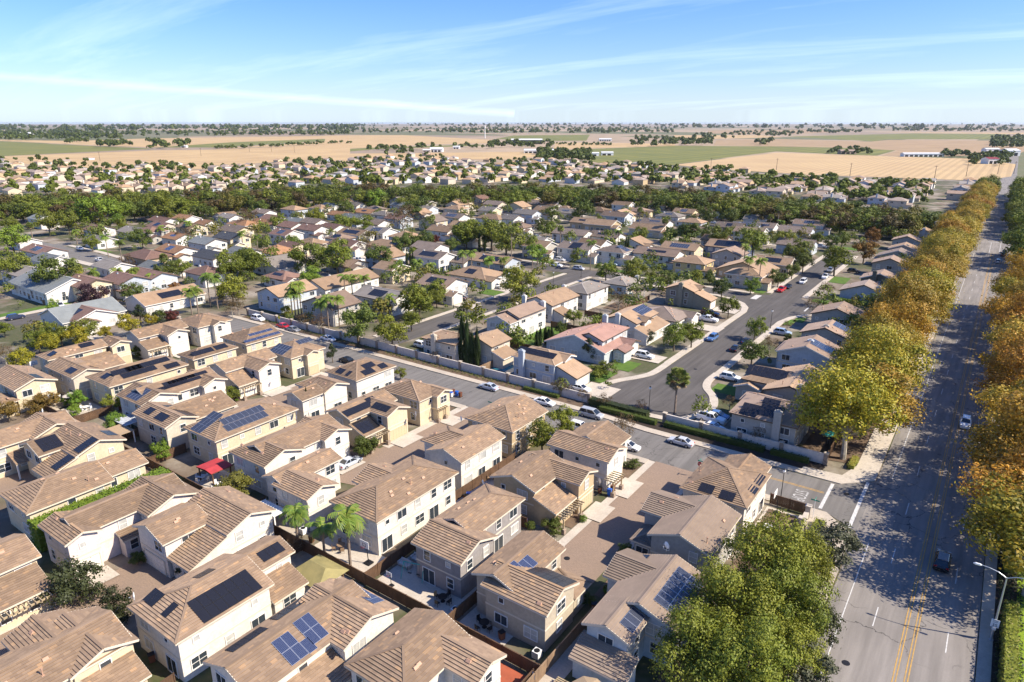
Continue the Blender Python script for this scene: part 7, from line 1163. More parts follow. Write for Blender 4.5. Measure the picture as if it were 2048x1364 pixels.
# planting beds, ivy, lawns
def bed(pts,mat='mulch_dark',z=.06,name='planting_bed',kind='structure'): sheet(name,pts,mat,z,kind)
bed([(-9.9,40),(-9.9,75),(-13,88),(-17,97),(-21,97),(-21,40)],'soil'); bed(rect(-60,-17,113.1,117),'mulch_dark'); bed(rect(-182,-60,114.2,117),'soil')
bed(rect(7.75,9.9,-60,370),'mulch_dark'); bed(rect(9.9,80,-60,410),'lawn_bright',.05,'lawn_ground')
bed([(-12.7,120),(-22,118),(-22,425),(-12.7,425)],'soil')
for x0,x1,y0,y1 in ((-48,-42.7,75,80),(-46,-42.7,88,98),(-33,-30,64,72),(-89,-84.6,74,80),(-90,-84.6,88,99),(-128,-124,74.5,81),(-168,-164,77,83),(-92,-86.5,12,25),(-113,-108.5,88,98)): bed(rect(x0,x1,y0,y1),'soil',.055)
for p in [rect(-72,-66.8,129,137),rect(-70.5,-65,139,146),rect(-45.4,-39.5,138.6,144),rect(-46.4,-44,201,208),rect(-44.8,-42,206,212),rect(-46,-41,234,239),rect(-47.8,-42,268,280),rect(-66,-62,236,244),rect(-143.5,-135.4,162,168),rect(-143,-135.4,180,187),rect(-124,-110,239,243),rect(-224,-216,163,168),rect(-245,-239,66,92),rect(-160,-150,239,244),rect(-340,-325,141,146),rect(-232,-218,226,232),rect(-62,-50,345,352)]: bed(p,'lawn',.07,'lawn_ground')
bed(rect(-101,-94,141,160),'lawn',.06,'lawn_ground'); bed(rect(-98,-86,187,197),'soil',.06)
for p,m_ in [(rect(-57.2,-44.2,49.3,57.5),'concrete_pale'),(rect(-69.8,-58.2,49.3,54.5),'concrete_pale'),(rect(-43.6,-37,49.4,54),'concrete_pale'),(rect(-38,-31.3,41,48.3),'red_patio'),(rect(-21.4,-16.5,86,97.5),'concrete_pale'),(rect(-151,-140,51.5,57),'concrete_pale'),(rect(-61.5,-58.6,70.5,86),'concrete_pale'),(rect(-100,-92.5,50,56),'concrete_pale'),(rect(-66,-57.5,42.5,48.6),'concrete_pale'),(rect(-31,-29,47,58),'concrete'),(rect(-92,-86.5,117.5,121),'concrete'),(rect(-83,-74,49.5,53),'concrete'),(rect(-38,-20,117.5,118.5),'concrete'),(rect(-165,-150,50,55),'concrete')]: sheet('patio',p,m_,.045)
sheet('pool',rect(-93,-86.5,122,127),'pool_water',.09); sheet('pool',rect(-104,-99,205,211),'pool_water',.09)
sheet('driveway',[(-69,121),(-64.2,120.8),(-66,128),(-69,128)],'concrete_pale',.16); sheet('driveway',rect(-42,-36.5,118,127),'concrete_pale',.17)
def drive(b,far=7.): sheet('driveway',rect(b[1],b[1]+far,b[2]+.3,b[3]-.3),'concrete_pale',.155)
# road paint
def paint(name,pts,mat='road_white',z=.034): sheet('road_marking',pts,mat,z)
for x in (-.75,-.45,.3,.6): paint('l',rect(x-.06,x+.06,-60,372),'yellow_paint',.036)
for k in range(-3,26):
    for x in (-3.8,3.5): paint('d',rect(x-.06,x+.06,k*14.6+5,k*14.6+9))
paint('e',rect(-7.1,-6.98,20,96)); paint('e',rect(-7.1,-6.98,118,372)); 
for x in (-1.6,2.2,5.6): paint('e',rect(x-.08,x+.08,375,408))
paint('s',rect(-3.4,6.2,409,409.6)); 
paint('s',[(-14.9,101.6),(-14.4,101.6),(-14.4,110.7),(-14.9,110.7)]); paint('s',[(-10.3,98.5),(-9.8,98.5),(-9.8,114.5),(-10.3,114.5)])
paint('c',rect(-33,-15.2,106.6,106.75),'yellow_paint',.036); paint('c',rect(-33,-15.2,106.95,107.1),'yellow_paint',.036)
paint('c',rect(-63.5,-61.5,226.5,233),'road_white',.05); paint('c',rect(-45,-44.5,220,225.5),'road_white',.05)
def words(txt,loc,rz,size,mat,name,kind='structure',parent=None,rx=0,ex=.0,sx=1,sy=1):
    c=bpy.data.curves.new(name,'FONT'); c.body=txt; c.size=size; c.align_x='CENTER'; c.align_y='CENTER'; c.extrude=ex
    c.materials.append(MT[mat]); tmp=bpy.data.objects.new(name,c); COL.objects.link(tmp); bpy.context.view_layer.update(); me=bpy.data.meshes.new_from_object(tmp.evaluated_get(bpy.context.evaluated_depsgraph_get())); bpy.data.objects.remove(tmp)
    me.name=name; o=bpy.data.objects.new(name,me); COL.objects.link(o); o.location=loc; o.rotation_euler=(rx,0,rz); o.scale=(sx,sy,1)
    if parent is not None: o.parent=parent
    elif kind: o['kind']=kind
    return o
plain('worn_paint',(.58,.57,.55),(.25,.24,.225),2.5,.7)
words('STOP',(-18.2,103.9,.036),math.radians(-90),1.5,'worn_paint','road_marking',sx=1,sy=1.9)
for x,y in ((-12.2,108.5),(-5.2,70),(-39.6,68.5),(-53,150)):
    b=MB(); b.tube([(0,0,0),(0,0,.02)],[.42,.42],14); o=link('manhole_cover',b.mesh('manhole_cover',['metal_black']),None,(x,y,.03)); o['label']='round iron manhole cover in the road surface'; o['category']='manhole cover'; o['group']='manhole covers in the roads'
sheet('road_patch_road',rect(-6.6,-4.4,52,64),'asphalt_dark',.03)
# ------------------------------------------------------------ houses
STEP=.36
def slope(b,e0,e1,r0,r1,m=0):
    e0,e1,r0,r1=map(Vector,(e0,e1,r0,r1)); up=((r0+r1)-(e0+e1)); mid=((r0+r1)/2-(e0+e1)/2)
    ed=(e1-e0).normalized(); h=(r0-e0); h=h-ed*h.dot(ed); ln=h.length; n=max(1,round(ln/STEP)); nn=ed.cross(h).normalized()*.10
    if nn.z<0: nn=-nn
    for i in range(n):
        t0,t1=i/n,(i+1)/n; a,c=e0.lerp(r0,t0),e1.lerp(r1,t0); d,f=e0.lerp(r0,t1),e1.lerp(r1,t1)
        ua,uc,ud,uf=[(p-e0).dot(ed) for p in (a,c,d,f)]; v0,v1=i*STEP+.02,(i+1)*STEP-.02
        b.face([a+nn,c+nn,f,d],m,[(ua,v0),(uc,v0),(uf,v1),(ud,v1)]); b.face([a-nn*.3,c-nn*.3,c+nn,a+nn],m,[(ua,v0),(uc,v0),(uc,v0),(ua,v0)])
    d=Vector((0,0,-.13)); b.face([e1+d,e0+d,r0+d,r1+d],1)
def roof_block(B):
    x0,x1,y0,y1,z,ax,e,p=B; b=MB(); fa=MB(); rc=MB()
    if ax=='l+x':
        zr=z+p*(x1-x0); slope(b,(x1,y0,z),(x1,y1,z),(x0,y0,zr),(x0,y1,zr)); fa.box(x1-.02,x1+.04,y0,y1,z-.2,z+.02); 
        fa.bar((x0,y0,zr-.1),(x1,y0,z-.1),.06,.2); fa.bar((x0,y1,zr-.1),(x1,y1,z-.1),.06,.2); return b,fa,rc
    if ax=='l-y':
        zr=z+p*(y1-y0); slope(b,(x0,y0,z),(x1,y0,z),(x0,y1,zr),(x1,y1,zr)); fa.box(x0,x1,y0-.04,y0+.02,z-.2,z+.02)
        fa.bar((x0,y1,zr-.1),(x0,y0,z-.1),.06,.2); fa.bar((x1,y1,zr-.1),(x1,y0,z-.1),.06,.2); return b,fa,rc
    sw=ax=='x'
    if sw: x0,x1,y0,y1=y0,y1,x0,x1
    def q(x,y,zz): return (y,x,zz) if sw else (x,y,zz)
    hw=(x1-x0)/2; xm=(x0+x1)/2; zr=z+p*hw; L=y1-y0; h0=hw if e[0]=='h' else 0; h1=hw if e[1]=='h' else 0
    if h0+h1>L-.2: s_=(L-.2)/(h0+h1); h0*=s_; h1*=s_
    ya,yb=y0+h0,y1-h1
    def sl(a,c,r,t): 
        if sw: slope(b,q(*c),q(*a),q(*t),q(*r))
        else: slope(b,q(*a),q(*c),q(*r),q(*t))
    sl((x1,y0,z),(x1,y1,z),(xm,ya,zr),(xm,yb,zr)); sl((x0,y1,z),(x0,y0,z),(xm,yb,zr),(xm,ya,zr))
    for xx in (x0,x1): fa.bar(q(xx,y0,z-.09),q(xx,y1,z-.09),.06,.2)
    rc.bar(q(xm,ya,zr+.06),q(xm,yb,zr+.06),.3,.1)
    for yy,h,yr in ((y0,h0,ya),(y1,h1,yb)):
        if h: 
            if yy==y0: sl((x0,y0,z),(x1,y0,z),(xm,ya,zr),(xm,ya,zr))
            else: sl((x1,y1,z),(x0,y1,z),(xm,yb,zr),(xm,yb,zr))
            fa.bar(q(x0,yy,z-.09),q(x1,yy,z-.09),.06,.2)
            for xx in (x0,x1): rc.bar(q(xx,yy,z+.05),q(xm,yr,zr+.05),.26,.1)
        else:
            for xx in (x0,x1): fa.bar(q(xx,yy,z-.09),q(xm,yy,zr-.09),.07,.24)
    return b,fa,rc
INS=.45
def wall_block(B):
    x0,x1,y0,y1,z,ax,e,p=B; b=MB()
    if ax=='l+x':
        x1-=INS; y0+=.3; y1-=.3; zr=z+p*(x1+INS-x0)-.16; ze=z+p*INS-.16
        b.face([(x1,y0,0),(x1,y1,0),(x1,y1,ze),(x1,y0,ze)]); b.face([(x0,y0,0),(x1,y0,0),(x1,y0,ze),(x0,y0,zr)]); b.face([(x1,y1,0),(x0,y1,0),(x0,y1,zr),(x1,y1,ze)]); return b
    if ax=='l-y':
        y0+=INS; x0+=.3; x1-=.3; zr=z+p*(y1-y0+INS)-.16; ze=z+p*INS-.16
        b.face([(x0,y0,0),(x1,y0,0),(x1,y0,ze),(x0,y0,ze)]); b.face([(x1,y0,0),(x1,y1,0),(x1,y1,zr),(x1,y0,ze)]); b.face([(x0,y1,0),(x0,y0,0),(x0,y0,ze),(x0,y1,zr)]); return b
    sw=ax=='x'
    if sw: x0,x1,y0,y1=y0,y1,x0,x1
    hw=(x1-x0)/2; xm=(x0+x1)/2; zr=z+p*hw-.16; ze=z+p*INS-.16; x0+=INS; x1-=INS; y0+=INS; y1-=INS
    def F(pts): 
        pts=[(y,x,zz) for x,y,zz in pts][::-1] if sw else pts
        b.face(pts)
    F([(x1,y0,0),(x1,y1,0),(x1,y1,ze),(x1,y0,ze)]); F([(x0,y1,0),(x0,y0,0),(x0,y0,ze),(x0,y1,ze)])
    F([(x0,y0,0),(x1,y0,0),(x1,y0,ze)]+([(xm,y0,zr)] if e[0]=='g' else [])+[(x0,y0,ze)])
    F([(x1,y1,0),(x0,y1,0),(x0,y1,ze)]+([(xm,y1,zr)] if e[1]=='g' else [])+[(x1,y1,ze)])
    return b
def winmesh(w,h,mun,door=False):
    f=MB(); t=.09
    f.box(-w/2-t,-w/2,0,.09,-t,h+t); f.box(w/2,w/2+t,0,.09,-t,h+t); f.box(-w/2,w/2,0,.088,h,h+t); f.box(-w/2,w/2,0,.088,-t,0)
    for u in mun[0]: f.box(u*w-.03,u*w+.03,0,.055,0,h)
    for u in mun[1]: f.box(-w/2,w/2,0,.053,u*h-.025,u*h+.025)
    g=MB(); g.box(-w/2,w/2,-.02,.03,0,h)
    return f.mesh('window',['trim_white']),g.mesh('pane',['glass_dark']),w,h
WT={'slider':winmesh(1.7,1.25,([0],[])),'double':winmesh(1.0,1.35,([],[.5])),'grid':winmesh(1.7,1.35,([0],[.5])),'square':winmesh(.65,.65,([],[])),'patio':winmesh(1.9,2.05,([0],[]))}
def gmesh():
    b=MB(); W_=4.9
    b.box(-W_/2,W_/2,0,.04,0,2.15)
    for i in range(4):
        for j in range(6): b.box(-W_/2+.12+j*.80,-W_/2+.12+j*.80+.62,.04,.062,.08+i*.53,.08+i*.53+.38)
    for x in (-W_/2-.13,W_/2): b.box(x,x+.13,0,.10,0,2.3,1)
    b.box(-W_/2,W_/2,0,.098,2.15,2.3,1); return b
GM={'w':gmesh().mesh('garage_door',['garage_white','trim_light']),'t':gmesh().mesh('garage_door',['garage_tan','trim_light'])}
def ventmesh():
    b=MB(); b.box(-.28,.28,-.2,.2,-.05,.07); b.face([(-.28,-.2,.07),(.28,-.2,.07),(.24,.1,.2),(-.24,.1,.2)]); b.face([(.28,.2,.07),(-.28,.2,.07),(-.24,.1,.2),(.24,.1,.2)]); b.face([(.28,-.2,.07),(.28,.2,.07),(.24,.1,.2)]); b.face([(-.28,.2,.07),(-.28,-.2,.07),(-.24,.1,.2)]); return b.mesh('roof_vent',['vent_tile'])
VENT=ventmesh()
def pipemesh():
    b=MB(); b.box(-.14,.14,-.14,.14,-.1,.04); b.tube([(0,0,0),(0,0,.75)],[.06,.06],8); b.tube([(0,0,.72),(0,0,.85)],[.11,.11],8); return b.mesh('vent_pipe',['vent_tile'])
PIPE=pipemesh()
def pmesh(style,ori):
    w,h=(1.0,1.65) if ori=='P' else (1.65,1.0); b=MB(); fr={'k':'panel_frame_black','b':'panel_frame_silver','g':'panel_frame_silver'}[style]; ce={'k':'cells_black','b':'cells_blue','g':'cells_grey'}[style]
    b.box(-w/2,w/2,-h/2,h/2,.06,.10,0); i=.025 if style!='b' else .035
    b.face([(-w/2+i,-h/2+i,.103),(w/2-i,-h/2+i,.103),(w/2-i,h/2-i,.103),(-w/2+i,h/2-i,.103)],1,[(0,0),(1,0),(1,1),(0,1)]); return b.mesh('solar_panel',[fr,ce]),w+.025,h+.025
PM={(s,o):pmesh(s,o) for s in 'kbg' for o in 'PL'}
FACES={'+x':((1,0),-math.pi/2),'-x':((-1,0),math.pi/2),'+y':((0,1),0),'-y':((0,-1),math.pi)}
def zslope(B,face,x,y):
    x0,x1,y0,y1,z,ax,e,p=B
    return {'+x':z+p*(x1-x),'-x':z+p*(x-x0),'-y':z+p*(y-y0),'+y':z+p*(y1-y)}['+x' if ax=='l+x' else '-y' if ax=='l-y' else face]
def slope_matrix(face,p,x,y,z):
    d=Vector((*FACES[face][0],0)); c=math.cos(math.atan(p)); s=math.sin(math.atan(p)); u=-d*c+Vector((0,0,s)); n=d*s+Vector((0,0,c)); e=u.cross(n)
    m=Matrix((e,u,n)).transposed().to_4x4(); m.translation=(x,y,z); return m
def inside(B,x,y,z):
    m=.1
    if not(B[0]+m<x<B[1]-m and B[2]+m<y<B[3]-m): return False
    if z<B[4]+.3: return True
    return False
FASC={'n':'trim_white','m':'trim_brown'}
def house(idx,H):
    label,wall,roof,grp,blocks,panels,feats=H; r=random.Random(idx*7+3)
    south=idx<NSOUTH
    cx=sum(b[0]+b[1] for b in blocks)/2/len(blocks); cy=sum(b[2]+b[3] for b in blocks)/2/len(blocks)
    t=thing('house',label,'house',(cx,cy,0),0,'houses of the tile roofed cluster' if south else 'houses beyond the pale wall')
    def off(o): o.location=(o.location.x-cx,o.location.y-cy,o.location.z)
    garages=[(f[1],f[2]) for f in feats if f[0]=='garage']
    for bi,B in enumerate(blocks):
        wb=wall_block(B); o=link('wall',wb.mesh('wall',['stucco_'+wall]),t); off(o)
        rb,fa,rc=roof_block(B); o=link('roof',rb.mesh('roof',['roof_'+roof,'trim_light']),t); off(o); ro=o
        o=link('fascia',fa.mesh('fascia',['trim_light' if south else 'trim_brown' if r.random()<.6 else 'trim_white']),t); off(o)
        if rc.f: o=link('ridge_cap',rc.mesh('ridge_cap',['roof_'+roof]),t); off(o)
        x0,x1,y0,y1,z,ax=B[:6]
        if z>4 and ax[0]!='l' and (south or r.random()<.5):
            tb=MB(); i=INS-.035; a,c,d,f=x0+i,x1-i,y0+i,y1-i; q=.09
            zz=2.75; tb.box(a,c,d,d+q,zz,zz+.2); tb.box(a,c,f-q,f,zz,zz+.2); tb.box(a,a+q,d+q,f-q,zz,zz+.2); tb.box(c-q,c,d+q,f-q,zz,zz+.2)
            o=link('trim_band',tb.mesh('trim_band',['trim_light']),t); off(o)
        # windows
        for face,(d,rz) in FACES.items():
            if ax=='l+x' and face in('-x',) or ax=='l-y' and face=='+y': continue
            if ax[0]=='l' and face not in('+x','-y'): continue
            if grp=='m' and face in('-x','+y') : continue
            w_=(y1-y0 if d[0] else x1-x0)-2*INS
            floors=[(.95,'lo')] if z<4.2 else [(.95,'lo'),(z-1.9,'up')]
            for zf,fl in floors:
                if fl=='lo' and any(bi==g and face==fc for g,fc in garages): continue
                n=max(1,int((w_-.8)/2.9))
                for k in range(n):
                    if r.random()<(.12 if face in('+x','-y') else .45): continue
                    u=(k+.5)/n*w_-w_/2+r.uniform(-.25,.25)
                    typ=r.choice(['slider','double','grid','double','square' if fl=='up' else 'slider'])
                    if fl=='lo' and r.random()<.22 and w_>4 and z>4: typ='patio'
                    fm,gm,ww,hh=WT[typ]
                    if abs(u)+ww/2+.2>w_/2: u=0
                    if ww+.4>w_: continue
                    zb=.1 if typ=='patio' else zf
                    if typ=='square': zb=zf+.45
                    px_=(x1-INS if d[0]>0 else x0+INS) if d[0] else (x0+x1)/2+u; py_=(y1-INS if d[1]>0 else y0+INS) if d[1] else (y0+y1)/2+u
                    if any(inside(b2,px_+d[0]*.6,py_+d[1]*.6,zb+hh*.5) for j,b2 in enumerate(blocks) if j!=bi): continue
                    o=link('window',fm,t,(px_,py_,zb),rz); off(o)
                    link('pane',gm,o,mat='blind' if r.random()<.45 else None)
        if grp!='m' and ax[0]!='l':
            L=(x1-x0)*(y1-y0)
            for k in range(int(L/22)):
                if ax=='x': face=r.choice(['-y','-y','+y']); fx=r.uniform(x0+1,x1-1); fy=y0+r.uniform(.25,.8)*(y1-y0)/2 if face=='-y' else y1-r.uniform(.25,.8)*(y1-y0)/2
                else: face=r.choice(['+x','+x','-x']); fy=r.uniform(y0+1.5,y1-1.5); fx=x1-r.uniform(.25,.8)*(x1-x0)/2 if face=='+x' else x0+r.uniform(.25,.8)*(x1-x0)/2
                zz=zslope(B,face,fx,fy)
                if any(inside((b2[0],b2[1],b2[2],b2[3],30),fx,fy,0) for j,b2 in enumerate(blocks) if j!=bi): continue
                if any(abs(fx-q[2])<q[4]*.5+1.3 and abs(fy-q[3])<q[4]*.5+1.3 and q[0]==bi for q in panels): continue
                if k%4==3: o=link('vent_pipe',PIPE,t,(fx-cx,fy-cy,zz))
                else:
                    o=link('roof_vent',VENT,t); m=slope_matrix(face,B[7],fx-cx,fy-cy,zz+.05); o.location=m.translation; o.rotation_euler=m.to_euler()
    for bi,face,px_,py_,c,rr,st,ori in panels:
        B=blocks[bi]; me,pw,ph=PM[(st,ori)]
        fc='+x' if B[5]=='l+x' else '-y' if B[5]=='l-y' else face
        m=slope_matrix(fc,B[7],px_-cx,py_-cy,zslope(B,fc,px_,py_)+.03); eu=m.to_euler()
        for i in range(c):
            for j in range(rr):
                o=link('solar_panel',me,t,m@Vector(((i-(c-1)/2)*pw,(j-(rr-1)/2)*ph,0))); o.rotation_euler=eu
    for f in feats:
        if f[0]=='garage':
            B=blocks[f[1]]; d,rz=FACES[f[2]]
            gx=(B[1]-INS if d[0]>0 else B[0]+INS) if d[0] else (B[0]+B[1])/2; gy_=(B[3]-INS if d[1]>0 else B[2]+INS) if d[1] else (B[2]+B[3])/2
            wd=(B[3]-B[2] if d[0] else B[1]-B[0])-2*INS
            o=link('garage_door',GM['t' if wall in('cream','tan') and south else 'w'],t,(gx-cx,gy_-cy,.02),rz); o.scale=(min(1,(wd-.4)/5.2),1,1)
            if d[0]>0: drive(B,3.4 if south else 7.5)
        elif f[0]=='chimney':
            b=MB(); x,y,z=f[1]-cx,f[2]-cy,f[3]; k_=1 if grp!='m' else .72; b.box(x-.65*k_,x+.65*k_,y-.42*k_,y+.42*k_,0,z); b.box(x-.72*k_,x+.72*k_,y-.5*k_,y+.5*k_,z-.4,z-.18); b.box(x-.3*k_,x+.3*k_,y-.2*k_,y+.2*k_,z,z+.22)
            link('chimney',b.mesh('chimney',['stucco_'+wall]),t)
        elif f[0] in('pergola','pergola_at'):
            if f[0]=='pergola': B=blocks[f[1]]; px0,py0,py1=B[1]-.3,B[2]+.3,B[3]-.2
            else: px0,py0,py1=f[1]-1.2,f[2]-f[3]/2,f[2]+f[3]/2
            a=MB(); 
            for y in (py0+.2,py1-.2): a.box(px0+1.2-cx,px0+1.38-cx,y-cy-.09,y-cy+.09,.5,2.45)
            a.box(px0+1.2-cx,px0+1.37-cx,py0-cy-.2,py1-cy+.2,2.45,2.65); link('pergola_post',a.mesh('pergola_post',['timber']),t)
            for y in (py0+.2,py1-.2):
                a=MB(); a.box(px0+1.0-cx,px0+1.58-cx,y-cy-.3,y-cy+.3,0,.85); link('stone_pier',a.mesh('stone_pier',['stone_veneer']),t)
            sm=MB(); sm.box(-.3,1.75,-.05,.05,0,.16); sm=sm.mesh('pergola_slat',['timber']); n=max(3,int((py1-py0)/.55))
            for k in range(n+1): link('pergola_slat',sm,t,(px0-cx,py0+(py1-py0)*k/n-cy,2.652))
        elif f[0]=='porch':
            B=(f[1]-.4,f[1]+2.8,f[2],f[2]+3.4,2.8,'l+x','',.37); rb,fa,rc=roof_block(B); o=link('porch_roof',rb.mesh('porch_roof',['roof_'+roof,'trim_light']),t); off(o); a=MB()
            for y in (B[2]+.2,B[3]-.2): a.box(B[1]-.4-cx,B[1]-.2-cx,y-.1-cy,y+.1-cy,0,2.85)
            link('porch_post',a.mesh('porch_post',['trim_white']),t)
NSOUTH=39
for i,H in enumerate(HOUSES): house(i,H)
# far houses
ROOFC={}
def far_house(x,y,e,ax,z,dx,dy,roof,wall):
    B=(x-dx/2,x+dx/2,y-dy/2,y+dy/2,z,ax,e*2,.37); return B
def simple_roof(b,B,zlift=.0):
    x0,x1,y0,y1,z,ax,e,p=B; sw=ax=='x'
    if sw: x0,x1,y0,y1=y0,y1,x0,x1
    hw=(x1-x0)/2; xm=(x0+x1)/2; zr=z+p*hw; h=min(hw,(y1-y0)/2-.1) if e[0]=='h' else 0
    def F(pts): b.face([(y_,x_,z_) for x_,y_,z_ in pts][::-1] if sw else pts,0)
    F([(x1,y0,z),(x1,y1,z),(xm,y1-h,zr),(xm,y0+h,zr)]); F([(x0,y1,z),(x0,y0,z),(xm,y0+h,zr),(xm,y1-h,zr)])
    if h: F([(x0,y0,z),(x1,y0,z),(xm,y0+h,zr)]); F([(x1,y1,z),(x0,y1,z),(xm,y1-h,zr)])
NFAR=82
WN={'white2':'white','cream':'cream','beige':'beige','paleblue':'pale blue','tan':'tan'}; RN={'ltan':'golden tan','pinkbrown':'pinkish brown','greybrown':'grey brown','tan':'brown tan','orange':'orange','grey':'grey'}
stuffw=MB(); stuffr=MB(); WK=list(WN); RK=list(RN)
fwm=['stucco_'+k for k in WK]; frm=['roof_'+k for k in RK]
cnt={}
for i,(x,y,e,ax,z,dx,dy,roof,wall) in enumerate(FAR):
    B=far_house(x,y,e,ax,z,dx,dy,roof,wall)
    if i<NFAR:
        key=(roof,wall,e); cnt[key]=cnt.get(key,0)+1
        t=thing('house',f"small {WN[wall]} house with {RN[roof]} {'hip' if e=='h' else 'gable'} roof in the subdivision beyond the tree belt",'house',(x,y,0),0,f'{WN[wall]} houses with {RN[roof]} {"hip" if e=="h" else "gable"} roofs beyond the tree belt')
        L0=(B[0]-x,B[1]-x,B[2]-y,B[3]-y)+B[4:]
        link('wall',wall_block(L0).mesh('wall',['stucco_'+wall]),t); rb=MB(); simple_roof(rb,L0); link('roof',rb.mesh('roof',['roof_'+roof]),t)
        g=MB(); g.box(L0[1]-1.2,L0[1]+2.8,L0[2]+.5,L0[2]+6,0,2.5); link('garage',g.mesh('garage',['stucco_'+wall]),t); g=MB(); simple_roof(g,(L0[1]-1.5,L0[1]+3.2,L0[2],L0[2]+6.5,2.5,'x','gg',.37)); link('garage_roof',g.mesh('garage_roof',['roof_'+roof]),t)
        for k in range(2): 
            o=link('window',WT['slider'][0],t,(-dx/4+k*dx/2,L0[2]+INS,z-1.9),math.pi); link('pane',WT['slider'][1],o)
        if i%2: g=MB(); g.box(-.6,.6,L0[2]+.6,L0[2]+1.4,0,z+3); link('chimney',g.mesh('chimney',['stucco_'+wall]),t)
    else:
        wb=wall_block(B); k=WK.index(wall)
        for f in wb.f: stuffw.face([wb.v[j] for j in f],k)
        n0=len(stuffr.f); simple_roof(stuffr,B); 
        for j in range(n0,len(stuffr.f)): stuffr.m[j]=RK.index(roof)
rf=random.Random(31); used=set((round(h[0]/15),round(h[1]/13)) for h in FAR)
for a0,a1,d0,d1,n,s0,s1 in FARBAND:
    if n!=33 or s1!=5: continue
    for k in range(32):
        a=rf.uniform(a0,a1); d=1/rf.uniform(1/d1,1/d0); i,j=round(d*math.sin(a)/15),round(d*math.cos(a)/13)
        if (i,j) in used or i%3==0: continue
        used.add((i,j)); B=far_house(i*15+rf.uniform(-1,1),j*13+rf.uniform(-1,1),rf.choice('gh'),rf.choice('xxy'),rf.choice((2.9,3.2,4.6,5)),12,10.5,'',''); kw,kr=rf.randrange(len(WK)),rf.choice((1,2,2,3,3,5,0)); wb=wall_block(B)
        for f in wb.f: stuffw.face([wb.v[q] for q in f],kw)
        n0=len(stuffr.f); simple_roof(stuffr,B)
        for q in range(n0,len(stuffr.f)): stuffr.m[q]=kr
o=link('distant_houses',stuffw.mesh('distant_houses',fwm)); o['kind']='stuff'
o=link('distant_house_roofs',stuffr.mesh('distant_house_roofs',frm)); o['kind']='stuff'
plain('barn_white',(.75,.74,.7),None); plain('barn_beige',(.5,.42,.32),None); plain('barn_maroon',(.2,.03,.04),None); plain('barn_darkgreen',(.05,.06,.05),None); plain('barn_brownroof',(.35,.26,.2),None); plain('barn_metal',(.62,.62,.6),None,rough=.5)
for lb,(x,y),L,D,hh,c,cat in BARNS:
    t=thing('barn',lb,'barn',(x,y,0),math.radians(-35)); B=(-D/2,D/2,-L/2,L/2,hh,'y','gg',.25); B2=(-L/2,L/2,-D/2,D/2,hh,'x','gg',.25)
    t.rotation_euler=(0,0,math.radians(35)); link('wall',wall_block(B2).mesh('wall',['barn_'+c if c!='maroon' else 'barn_white']),t); rb=MB(); simple_roof(rb,B2); link('roof',rb.mesh('roof',['barn_metal' if c in('white','beige') else 'barn_'+('metal' if c=='darkgreen' else c)]),t)
    n=max(1,int(L/8))
    for k in range(n): g=MB(); g.box(-L/2+2+k*(L-4)/n,-L/2+2+(k+.7)*(L-4)/n,-D/2+INS-.06,-D/2+INS+.02,0,hh*.6); link('door',g.mesh('door',['metal_black']),t)
# ------------------------------------------------------------ trees
def leafquad(b,p,n,s,r,asp=.7):
    n=Vector(n).normalized(); a=n.orthogonal().normalized(); th=r.uniform(0,6.283); u=a*math.cos(th)+n.cross(a)*math.sin(th); v=n.cross(u)
    u=u*s*.5; v=v*s*.5*asp; p=Vector(p)
    b.face([p-u,p-v*.9+u*.15,p+u,p+v*.9+u*.15])
def rdir(r,zlo=-1):
    z=r.uniform(zlo,1); a=r.uniform(0,6.283); q=math.sqrt(1-z*z); return Vector((q*math.cos(a),q*math.sin(a),z))
def crown(seed,nlobe,nc,nl,ls,H=2.2,z0=.4,cone=False,cr=(.15,.26)):
    """leaf faces on many small clumps, the clumps on a few uneven lobes, and stray sprigs outside them"""
    r=random.Random(seed); b=MB(); zc=(H+z0)/2; hz=(H-z0)/2; lobes=[]
    for i in range(nlobe):
        a=6.283*i/nlobe*1.618*1.0+r.uniform(-.5,.5); u=(i+.5)/nlobe; z=z0+(H-z0)*(.2+.62*u); w=math.sqrt(max(.06,1-((z-zc)/hz)**2)) if not cone else (1-u)*.95+.04
        lr=r.uniform(.36,.52)*(1 if not cone else .35+.65*(1-u)); o=max(0,w-lr*.85)*r.uniform(.75,1.15); lobes.append((Vector((math.cos(a)*o,math.sin(a)*o,z)),lr))
    for k in range(nc):
        L,lr=lobes[k%nlobe]; d=rdir(r,-.7); c=r.uniform(*cr)*(lr/.45); P=L+Vector((d.x,d.y,d.z*min(1.1,hz)))*lr*r.uniform(.62,1.0)
        if P.z-c<z0*.6: P.z=z0*.6+c
        for j in range(nl):
            e=rdir(r,-.6); rr=c*(r.uniform(.5,1.05) if r.random()<.9 else r.uniform(1.05,1.6))
            leafquad(b,P+e*rr,e+d*.45+rdir(r)*.6,ls*r.uniform(.65,1.3),r)
    return b
def trunk(seed,H=2.2,limbs=5,rad=.06,split=.38):
    r=random.Random(seed); b=MB(); hz=H*split
    b.tube([(0,0,0),(.01,0,hz*.5),(.03,.02,hz),(.0,.03,H*.72)],[rad*1.25,rad,rad*.85,rad*.3],7)
    for i in range(limbs):
        a=6.283*i/limbs+r.uniform(-.4,.4); z=hz*r.uniform(.8,1.15); o=r.uniform(.5,.75)
        b.tube([(.02,.01,z),(math.cos(a)*o*.45,math.sin(a)*o*.45,z+.28*H/2.2),(math.cos(a)*o,math.sin(a)*o,z+.62*H/2.2)],[rad*.6,rad*.42,rad*.15],5)
    return b
CR={}
